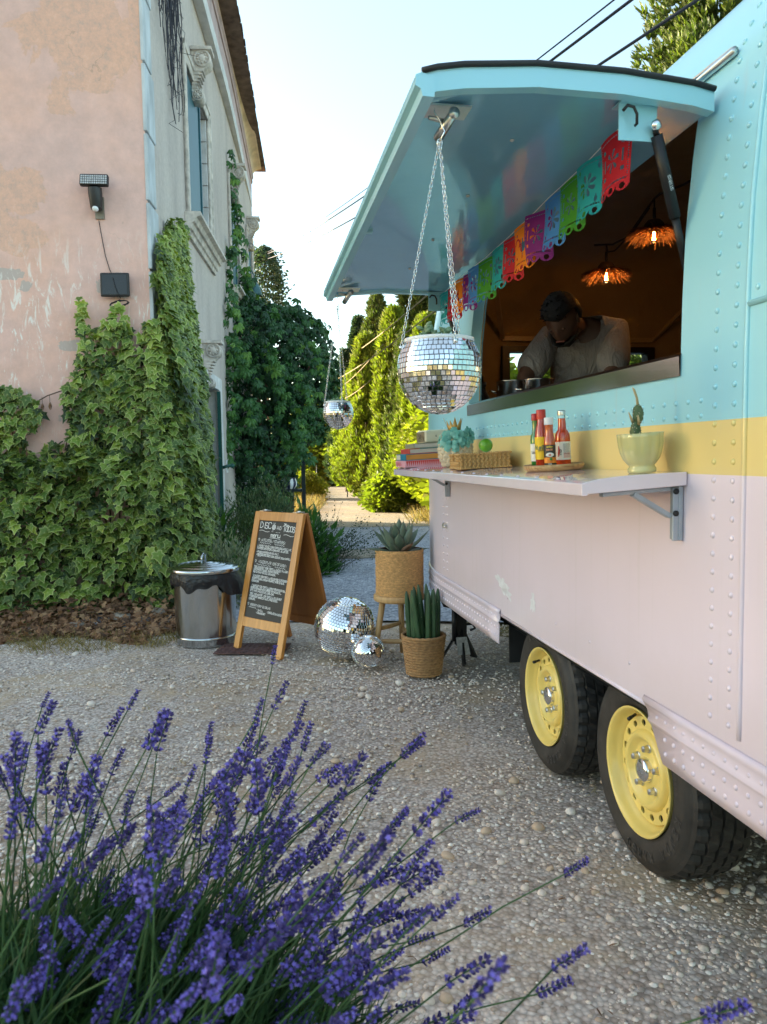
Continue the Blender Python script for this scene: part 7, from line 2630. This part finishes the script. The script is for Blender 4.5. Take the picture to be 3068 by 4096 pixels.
def shrub(name, label, p, r, n, mat, size, seed, tv=NLV, tf=NLF, te=NLE, upb=.6, flowers=0, fcol=None, stems=14):
    rg = np.random.default_rng(seed)
    th = thing(name, label, 'shrub', p)
    d = nrm(rg.normal(0, 1, (n, 3))); d[:, 2] = np.abs(d[:, 2])
    lump = 1 + .16 * np.sin(d[:, 0] * 8 + seed) * np.sin(d[:, 2] * 7) + .12 * np.sin(d[:, 1] * 13 + 2 * d[:, 0] * 9)
    q = 1 - .5 * rg.random(n) ** 1.6
    pos = d * np.array(r) * (q * lump)[:, None]
    dirs = nrm(d + np.array([0, 0, upb]) + rg.normal(0, .4, (n, 3)))
    X, Y, Z = frames(dirs, nrm(rg.normal(0, .6, (n, 3)) + np.array([0, 0, 1])), size * rg.uniform(.7, 1.3, n))
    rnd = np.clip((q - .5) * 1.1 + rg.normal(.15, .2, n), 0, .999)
    V, F, fr, va = scatter(tv, tf, X, Y, Z, pos, rnd, te)
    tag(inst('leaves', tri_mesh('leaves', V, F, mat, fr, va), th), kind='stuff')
    m = MB()
    for k in range(stems):
        a = d[k] * np.array(r)
        m.tube([(0, 0, 0), tuple(a * .5), tuple(a * .95)], [.008, .005, .002], 5)
    m.build('stems', M_BARK, th)
    if flowers:
        m = MB()
        for k in range(flowers):
            a = Vector(d[-k - 1] * np.array(r) * rg.uniform(1.0, 1.25))
            for j in range(4):
                an = j * 1.57 + rg.random()
                e = Vector((math.cos(an), math.sin(an), .3)) * rg.uniform(.010, .016)
                s_ = Vector((-math.sin(an), math.cos(an), 0)) * .007
                m.add([a, a + e * .6 + s_, a + e, a + e * .6 - s_], [(0, 1, 2, 3)])
        tag(m.build('flowers', fcol, th), kind='stuff')
    return th


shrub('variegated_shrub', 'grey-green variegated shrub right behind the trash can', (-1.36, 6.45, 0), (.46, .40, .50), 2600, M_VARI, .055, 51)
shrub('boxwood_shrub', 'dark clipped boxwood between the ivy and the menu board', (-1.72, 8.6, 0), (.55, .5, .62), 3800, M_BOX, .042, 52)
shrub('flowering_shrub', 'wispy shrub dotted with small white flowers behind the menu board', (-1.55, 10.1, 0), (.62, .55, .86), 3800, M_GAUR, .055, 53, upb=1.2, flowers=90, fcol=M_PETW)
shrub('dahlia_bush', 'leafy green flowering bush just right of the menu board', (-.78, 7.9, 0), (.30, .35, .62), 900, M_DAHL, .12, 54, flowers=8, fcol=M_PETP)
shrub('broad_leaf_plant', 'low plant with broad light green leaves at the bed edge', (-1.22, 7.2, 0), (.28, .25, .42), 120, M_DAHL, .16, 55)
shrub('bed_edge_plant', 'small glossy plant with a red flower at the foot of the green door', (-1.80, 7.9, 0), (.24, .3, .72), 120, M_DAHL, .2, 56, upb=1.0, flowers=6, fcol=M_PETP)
# airy grass with seed dots beside the path
ga = thing('airy_grass', 'airy seed-headed plant spilling over the road right of the bed', 'plant', (-.62, 8.2, 0))
rg = np.random.default_rng(60)
V, F, rr_ = [], [], []
m2 = MB()
for k in range(150):
    a = rg.uniform(0, 6.28); el = rg.uniform(.5, 1.4); ln = rg.uniform(.35, .85)
    d = Vector((math.cos(a) * math.cos(el) + .25, math.sin(a) * math.cos(el) - .1, math.sin(el))).normalized()
    b0 = Vector((rg.normal(0, .1), rg.normal(0, .12), 0))
    p1 = b0 + d * ln * .5; p2 = b0 + d * ln + Vector((d.x * .1, 0, -.08))
    m2.tube([b0, p1, p2], [.0018, .0014, .0008], 3)
    for q in range(7):
        t_ = rg.uniform(.45, 1.0)
        c = p1.lerp(p2, (t_ - .5) * 2) if t_ > .5 else b0.lerp(p1, t_ * 2)
        c = c + Vector((rg.normal(0, .025), rg.normal(0, .025), rg.normal(0, .025)))
        m2.ico(c, rg.uniform(.004, .009), lv=1)
tag(m2.build('seed_stems', M_GAUR, ga), kind='stuff')

# ------------------------------------------------------------------ dead leaves, dry grass, stones at the foot of the ivy
rg = np.random.default_rng(61)
n = 3600
px = rg.uniform(-3.4, -1.25, n); py = 5.10 + rg.random(n) ** 1.3 * 1.15 + .12 * np.sin(px * 5) + .25 * (px > -1.6)
keep = (py < 6.25)
px, py = px[keep], py[keep]; n = len(px)
hz_ = np.interp(py, [5.1, 5.5, 6.0, 6.3], [.012, .05, .16, .22]) * rg.uniform(.2, 1, n)
pos = np.stack([px, py, hz_ + .01], 1)
X, Y, Z = frames(nrm(rg.normal(0, 1, (n, 3)) * np.array([1, 1, .35])), nrm(rg.normal(0, .45, (n, 3)) + np.array([0, -.4, 1])), rg.uniform(.028, .062, n))
V, F, fr, va = scatter(IVV, IVF, X, Y, Z, pos, rg.random(n), IVE)
tag(inst('dead_leaves', tri_mesh('dead_leaves', V, F, M_DRY, fr, va), None), 'drift of brown dead leaves along the foot of the ivy', 'dead leaves', None, 'stuff')
M_DGR = leaf_mat('dry_grass', [(0, (0.13, 0.10, 0.03, 1)), (.6, (0.28, 0.22, 0.08, 1)), (.85, (0.38, 0.31, 0.14, 1)), (1, (0.10, 0.15, 0.03, 1))], .8, .3, (1.3, 1.2, .6, 1))
GBV = [(-.03, 0, 0), (.03, 0, 0), (.022, .5, .05), (-.022, .5, .05), (0, 1, .2)]
GBF = [(0, 1, 2), (0, 2, 3), (3, 2, 4)]


def grass(name, label, px, py, h0, seed, sp=.5, mat=None):
    rg = np.random.default_rng(seed)
    n = len(px)
    dirs = nrm(np.stack([rg.normal(0, sp, n), rg.normal(0, sp, n), np.ones(n)], 1))
    X, Y, Z = frames(dirs, rg.normal(0, 1, (n, 3)), h0 * rg.uniform(.5, 1.3, n))
    V, F, fr, _ = scatter(GBV, GBF, X, Y, Z, np.stack([px, py, np.full(n, .004)], 1), rg.random(n))
    tag(inst(name, tri_mesh(name, V, F, mat or M_DGR, fr), None), label, 'grass', None, 'stuff')


def clumps(cx, cy, k, s):
    return (np.repeat(cx, k) + rg.normal(0, s, len(cx) * k), np.repeat(cy, k) + rg.normal(0, s, len(cx) * k))


cx = rg.uniform(-3.2, -1.0, 260); cy = 4.85 + rg.random(260) * .55 + .1 * np.sin(cx * 4)
grass('dry_grass', 'short dry grass along the edge of the gravel by the ivy', *clumps(cx, cy, 12, .035), .06, 62, .8)
cx = rg.uniform(-1.3, .8, 26); cy = rg.uniform(2.6, 4.7, 26)
grass('weeds', 'scattered thin weeds growing through the gravel', *clumps(cx, cy, 10, .02), .03, 64, .9)
yy = rg.uniform(13.5, 34, 1500)
sd = rg.choice([-1, 1], 1500)
xx = np.array([path_c(y) for y in yy]) + sd * (1.05 + np.abs(rg.normal(0, .5, 1500)))
grass('verge_grass', 'sun-bleached dry grass on the verges of the path', *clumps(xx, yy, 9, .09), .22, 63, .6)
M_ROCK = pmat('limestone', (.30, .25, .20), .9, var=.3, vscale=9, bump=.8, bscale=14, bdist=.02)
for (p, s_, lb) in (((-1.98, 5.66, .04), (.09, .06, .045), 'larger pale flat stone half buried under the ivy by the trash can'), ((-2.25, 5.50, .02), (.09, .06, .035), 'pale stone further left among the dead leaves'), ((-1.72, 5.75, .06), (.07, .05, .035), 'smallest pale stone beside the trash can under the ivy')):
    th = thing('rock', lb, 'stone', p, random.random() * 3, 'stones under the ivy')
    m = MB(); m.ico((0, 0, 0), 1, s_, None, 0, 3)
    m.v = [tuple(Vector(q) * (1 + .22 * noise.noise(Vector(q) * 14 + Vector(p)))) for q in m.v]
    m.build('stone_body', M_ROCK, th)
mh = thing('stone_slab', 'pale flat slab lying on the road beside the flower bed', 'slab', (-.35, 9.3, .013))
m = MB(); m.prism([(.42 * math.cos(a) * (1 + .08 * math.sin(3 * a)), .30 * math.sin(a)) for a in np.linspace(0, 6.28, 15)[:-1]], 0, .04); m.build('slab', M_ROCK, mh, bevel=.01)
# white post by the path
wp = thing('white_post', 'short white marker box at the path edge below the yellow bush', 'post', (.215, 16.9, 0), R(8))
m = MB(); m.box(-.085, .085, -.06, .06, 0, .52); m.build('box', M_WHITEP, wp, bevel=.008)
m = MB(); m.box(-.1, .1, -.075, .075, .521, .55); m.lathe([(.07, .551), (.06, .60), (.001, .63)], 12); m.build('cap', M_WHITEP, wp)
# stakes on the verge
for (p, h_, lb) in (((-1.05, 22.5, 0), .75, 'thin metal stake on the grassy bank right of the path'), ((-2.55, 29.5, 0), .9, 'thin stake where the path disappears')):
    th = thing('stake', lb, 'stake', p, 0, 'stakes along the path')
    m = MB(); m.tube([(0, 0, 0), (.02, 0, h_)], .018, 6); m.build('rod', M_IRON, th)

# ------------------------------------------------------------------ overhead cables
M_CABB = pmat('black_cable', (.015, .016, .03), .5, var=.1)
M_ROPEC = pmat('pale_rope', (.34, .25, .13), .8, var=.15)


def cable(label, a, b, sag, r, mat, end=None):
    a, b = Vector(a), Vector(b)
    m = MB()
    m.tube([a.lerp(b, t_) + Vector((0, 0, -sag * 4 * t_ * (1 - t_))) for t_ in np.linspace(0, 1, 28)], r, 6)
    tag(m.build('overhead_cable', mat), label, 'cable', 'overhead cables')


cable('upper thick overhead cable from the villa end over the hatch', (-3.04, 21.4, 6.75), (1.95, 4.6, 4.15), .16, .011, M_CABB)
cable('thin overhead cable just beside the upper thick one', (-3.04, 21.4, 6.80), (1.86, 4.6, 4.17), .14, .006, M_CABB)
cable('lower overhead cable running above the right end of the hatch', (-3.04, 21.4, 6.62), (2.02, 4.9, 4.0), .18, .011, M_CABB)
cable('pale rope crossing in front of the cypresses, lowest end at the creeper', (-1.06, 19, 3.12), (.60, 7.2, 2.62), .05, .007, M_ROPEC)
cable('second pale rope just under the first, ending among the cypresses', (-.9, 19, 2.98), (.03, 12, 2.93), .04, .006, M_ROPEC)
cable('highest pale rope slanting across the conifer tops', (-.95, 24, 4.32), (.55, 8.6, 3.0), .05, .008, M_ROPEC)
cable('short low pale rope under the other two', (-.8, 17, 2.49), (-.17, 13, 2.5), .03, .006, M_ROPEC)

# ------------------------------------------------------------------ gravel
rocks = []
rg = np.random.default_rng(91)
for k in range(8):
    v = np.array(ICO[1][0]) * (1 + rg.normal(0, .12, (len(ICO[1][0]), 1))) * np.array([1, rg.uniform(.65, .95), rg.uniform(.34, .55)])
    rocks.append(v)
t = NT('pebble')
at = t.new('ShaderNodeAttribute', attribute_name='rnd')
col = t.ramp(at.outputs['Fac'], [(0, (0.20, 0.19, 0.19, 1)), (.04, (0.34, 0.29, 0.26, 1)), (.10, (0.54, 0.40, 0.29, 1)), (.25, (0.62, 0.51, 0.43, 1)), (.6, (0.72, 0.61, 0.53, 1)), (.9, (0.78, 0.70, 0.63, 1)), (1, (0.82, 0.79, 0.75, 1))])
v = t.coord('Object')
col = t.mix(1.0, col, t.ramp(t.noise(v, 130, 3), [(.3, .8), (.7, 1.1)]), 'MULTIPLY')
t.set(col, .78, Specular_IOR_Level=.3)
t.bump(t.noise(v, 300, 3), .3, .002)
M_PEB = t.mat


def dens(x, y):
    return .60 + .42 * np.sin(x * 2.1 + y * 1.3 + .6 * np.sin(y * 3)) * np.sin(y * 2.7 - x) + .22 * np.sin(x * 7 + y * 5) * np.sin(y * 9 - x * 3)


Vall, Fall, rall = [], [], []
base = 0
bigs = []
for (y0, y1, n, lo, hi) in ((1.0, 2.0, 15000, .0035, .0105), (2.0, 3.2, 17000, .0042, .0120), (3.2, 5.4, 19000, .0055, .0125)):
    y = rg.uniform(y0, y1, n); x = rg.uniform(-.52, .60, n) * (y + .5)
    k = rg.random(n) < dens(x, y)
    x, y = x[k], y[k]; n = len(x)
    s = lo + (hi - lo) * rg.random(n) ** 2.6
    s *= np.where(rg.random(n) < .03, 1.7, 1.0)
    a = rg.uniform(0, 6.28, n); tl = rg.normal(0, .25, (n, 2))
    zd = nrm(np.stack([tl[:, 0], tl[:, 1], np.ones(n)], 1))
    X, Y, Z = frames(np.stack([np.cos(a), np.sin(a), 0 * a], 1), zd, s)
    pos = np.stack([x, y, s * .22 + .001], 1)
    rnd = np.clip(rg.random(n), 0, .999)
    kind = rg.integers(0, 8, n)
    sc = s / (y + .2)
    for i in np.argsort(-sc)[:130]:
        bigs.append((sc[i], X[i], Y[i], Z[i], pos[i], rnd[i], kind[i]))
    used = np.zeros(n, bool); used[np.argsort(-sc)[:130]] = True
    for q in range(8):
        m_ = (kind == q) & ~used
        V, F, fr, _ = scatter(rocks[q], ICO[1][1], X[m_], Y[m_], Z[m_], pos[m_], rnd[m_])
        Vall.append(V); Fall.append(F + base); rall.append(fr); base += len(V)
tag(inst('gravel', tri_mesh('gravel', np.concatenate(Vall), np.concatenate(Fall), M_PEB, np.concatenate(rall), None, True), None), 'loose beige gravel covering the yard', 'gravel', None, 'stuff')
bigs.sort(key=lambda b: -b[0])
pm = []
for q in range(8):
    v = np.array(ICO[2][0]); v = v * (1 + np.array([[.16 * noise.noise(Vector(p) * 1.6 + Vector((q * 9, 0, 0)))] for p in v])) * np.array([1, .65 + .04 * q, .5 + .03 * q])
    for c_ in range(5):
        pm.append(tri_mesh('pebble', v, np.array(ICO[2][1]), M_PEB, np.full(len(ICO[2][1]), (c_ + .5) / 5), None, True))
for (s_, X, Y, Z, p, r_, k_) in bigs[:300]:
    o = inst('pebble', pm[k_ * 5 + min(4, int(r_ * 5))], None, frame_mat(X * 1.15, Y * 1.15, Z * 1.15, p + np.array([0, 0, .002])))
    tag(o, 'single rounded pebble lying loose on the gravel', 'pebble', 'loose pebbles on the gravel')

# bits of straw, bark and dry leaf among the stones
n = 420
y = rg.uniform(1.2, 5.0, n); x = rg.uniform(-.5, .55, n) * (y + .5)
a = rg.uniform(0, 6.28, n)
X, Y, Z = frames(np.stack([np.cos(a), np.sin(a), rg.normal(0, .12, n)], 1), nrm(np.stack([rg.normal(0, .2, n), rg.normal(0, .2, n), np.ones(n)], 1)), rg.uniform(.008, .030, n))
V, F, fr, _ = scatter([(-.06, 0, 0), (.06, 0, 0), (.09, .5, .05), (-.09, .5, .05), (0, 1, 0)], GBF, X, Y, Z, np.stack([x, y, np.full(n, .008)], 1), rg.random(n))
tag(inst('dry_litter', tri_mesh('dry_litter', V, F, M_DRY, fr), None), 'bits of straw and dry leaf scattered among the gravel', 'plant litter', None, 'stuff')

# ------------------------------------------------------------------ lavender in the foreground
M_LAVC = leaf_mat('lavender_calyx', [(0, (0.030, 0.024, 0.085, 1)), (.5, (0.075, 0.055, 0.20, 1)), (1, (0.15, 0.115, 0.36, 1))], .7, .15, (1.1, 1, 1.4, 1), None, .2)
M_LAVF = leaf_mat('lavender_flower', [(0, (0.13, 0.095, 0.46, 1)), (1, (0.28, 0.22, 0.70, 1))], .6, .3, (1, 1, 1.3, 1), None, .2)
M_LAVS = leaf_mat('lavender_stem', [(0, (0.018, 0.050, 0.018, 1)), (.5, (0.045, 0.105, 0.032, 1)), (1, (0.095, 0.165, 0.060, 1))], .6, .15, None, None, .25)


def spike_mesh(seed, opened=.55):
    """one flower head, unit length along +z"""
    rg = np.random.default_rng(seed)
    V, F, rn, mi = [], [], [], []
    nw = rg.integers(6, 9)
    for w_ in range(nw):
        t_ = w_ / (nw - 1)
        zc = .04 + .90 * t_ + (-.10 if w_ == 0 and rg.random() < .6 else 0)
        rw = .115 * (.75 + .5 * math.sin(math.pi * min(1, t_ * 1.15 + .12))) * (1 - .35 * t_)
        for q in range(6):
            a = 2 * math.pi * (q + .5 * (w_ % 2)) / 6 + rg.normal(0, .2)
            d = np.array([math.cos(a) * .75, math.sin(a) * .75, .75 + rg.normal(0, .12)]); d = d / np.linalg.norm(d)
            c = np.array([math.cos(a) * rw * .35, math.sin(a) * rw * .35, zc + rg.normal(0, .018)])
            s1 = np.cross(d, [0, 0, 1.]); s1 /= np.linalg.norm(s1); s2 = np.cross(d, s1)
            L, W = rg.uniform(.11, .15), rg.uniform(.030, .040)
            b0 = len(V)
            V.append(c)
            for (tt, ww) in ((.4, 1.0), (.85, .8)):
                for j in range(4):
                    aa = j * math.pi / 2
                    V.append(c + d * L * tt + (s1 * math.cos(aa) + s2 * math.sin(aa)) * W * ww)
            V.append(c + d * L)
            v_ = rg.random()
            for j in range(4):
                j2 = (j + 1) % 4
                F += [(b0, b0 + 1 + j2, b0 + 1 + j), (b0 + 1 + j, b0 + 1 + j2, b0 + 5 + j2), (b0 + 1 + j, b0 + 5 + j2, b0 + 5 + j), (b0 + 5 + j, b0 + 5 + j2, b0 + 9)]
                rn += [v_] * 4; mi += [0] * 4
            if rg.random() < opened:
                e = c + d * L * .95
                b0 = len(V)
                nl = 5
                V.append(e)
                for j in range(nl * 2):
                    aa = 2 * math.pi * j / (nl * 2)
                    rr = (.062 if j % 2 else .034) * rg.uniform(.8, 1.15)
                    V.append(e + (s1 * math.cos(aa) + s2 * math.sin(aa)) * rr + d * (.022 if j % 2 else .012))
                v_ = rg.random()
                for j in range(nl * 2):
                    F.append((b0, b0 + 1 + j, b0 + 1 + (j + 1) % (nl * 2))); rn.append(v_); mi.append(1)
    me = tri_mesh('flower_spike', np.array(V), np.array(F), [M_LAVC, M_LAVF], rn, None, False)
    me.polygons.foreach_set('material_index', np.array(mi, dtype=np.int32))
    return me


SPK = [spike_mesh(s, (.7, .55, .3, .06, .6, .4, .15, .75, .5)[s]) for s in range(9)]
LB = Vector((-.46, .82, 0))
lav = thing('lavender_bush', 'large lavender bush in bloom leaning over the gravel in the foreground', 'lavender', LB)
rg = np.random.default_rng(101)
core = np.array([-.47, .84, .305])
nst = 420
cnt = 0
stem_rest = MB(); spikes = []
SV, SF, SR = [], [], []
for k in range(nst):
    # fan: leaning to the right of the picture, spread in depth
    th = R(rg.triangular(-30, 34, 80)); ph = rg.normal(0, .42)
    d = np.array([math.sin(th), math.cos(th) * math.sin(ph) + .10, math.cos(th) * math.cos(ph)])
    d /= np.linalg.norm(d)
    b0 = core + np.array([rg.normal(0, .13), rg.normal(0, .22), rg.normal(0, .05)])
    L = rg.uniform(.32, .62) * (1 - .12 * abs(ph))
    tip = b0 + d * L
    if tip[1] < .30 or tip[2] > .915 or tip[0] > .36:
        continue
    cd = np.linalg.norm(tip - np.array([0, 0, EYE]))
    if cd < .48:
        continue
    bend = np.array([rg.normal(0, .02), rg.normal(0, .02), .04])
    mid = (b0 + tip) / 2 + bend
    d2 = nrm((tip - mid)[None])[0] + rg.normal(0, .12, 3) + np.array([.12, 0, .10])
    d2 /= np.linalg.norm(d2)
    ln = rg.uniform(.030, .064)
    spikes.append((cd, b0, mid, tip, d2, ln))
spikes.sort(key=lambda s: s[0])
for i, (cd, b0, mid, tip, d2, ln) in enumerate(spikes):
    o = np.array(LB)
    pts = [Vector(b0 - o), Vector(b0 * .3 + mid * .7 - o), Vector(mid * .4 + tip * .6 - o), Vector(tip - o), Vector(tip + d2 * ln * .9 - o)]
    m = MB(); m.tube(pts, [.0014, .0013, .0012, .0011, .0009], 5)
    if i < 300:
        me = m.mesh('stem', M_LAVS)
        a = me.attributes.new('rnd', 'FLOAT', 'FACE'); a.data.foreach_set('value', np.full(len(me.polygons), rg.random(), dtype=np.float32))
        inst('stem', me, lav)
    else:
        v_ = np.array(m.v); b_ = sum(len(x) for x in SV)
        q = np.array([f for f in m.f if len(f) == 4])
        SV.append(v_); SF.append(q + b_); SR.append(np.full(len(q), rg.random()))
    Fm = frame_from(d2).to_4x4()
    Fm = Fm @ Matrix.Rotation(rg.random() * 6.28, 4, 'Z') @ Matrix.Diagonal((ln * 1.05, ln * 1.05, ln, 1))
    Fm.translation = Vector(tip - o)
    if i < 300:
        inst('flower_spike', SPK[i % 9], lav, Fm)
    else:
        inst('flower_spike', SPK[i % 9], lav, Fm)
if SV:
    tag(inst('stems', tri_mesh('stems', np.concatenate(SV), np.concatenate(SF), M_LAVS, np.concatenate(SR)), lav), kind='stuff')
# narrow leaves of the bush
n = 30000
an = rg.uniform(0, 6.28, n); q = rg.random(n) ** .5
b0 = np.stack([-.46 + .42 * q * np.cos(an), .82 + .44 * q * np.sin(an), rg.uniform(.06, .56, n) * (1 - .30 * q ** 2)], 1)
th = rg.normal(R(24), R(34), n); ph = rg.normal(0, .55, n)
dirs = np.stack([np.sin(th) + .6 * q * np.cos(an) * .6, np.sin(ph) + .4 * q * np.sin(an), np.cos(th)], 1)
X, Y, Z = frames(dirs, rg.normal(0, 1, (n, 3)), rg.uniform(.08, .21, n))
k = np.linalg.norm(b0 + Y - np.array([0, 0, EYE]), axis=1) > .52
V, F, fr, _ = scatter([(a * .62, b, c) for a, b, c in GBV], GBF, X[k], Y[k], Z[k], (b0 - np.array(LB))[k], rg.random(k.sum()) * .8)
tag(inst('foliage', tri_mesh('foliage', V, F, M_LAVS, fr), lav), kind='stuff')
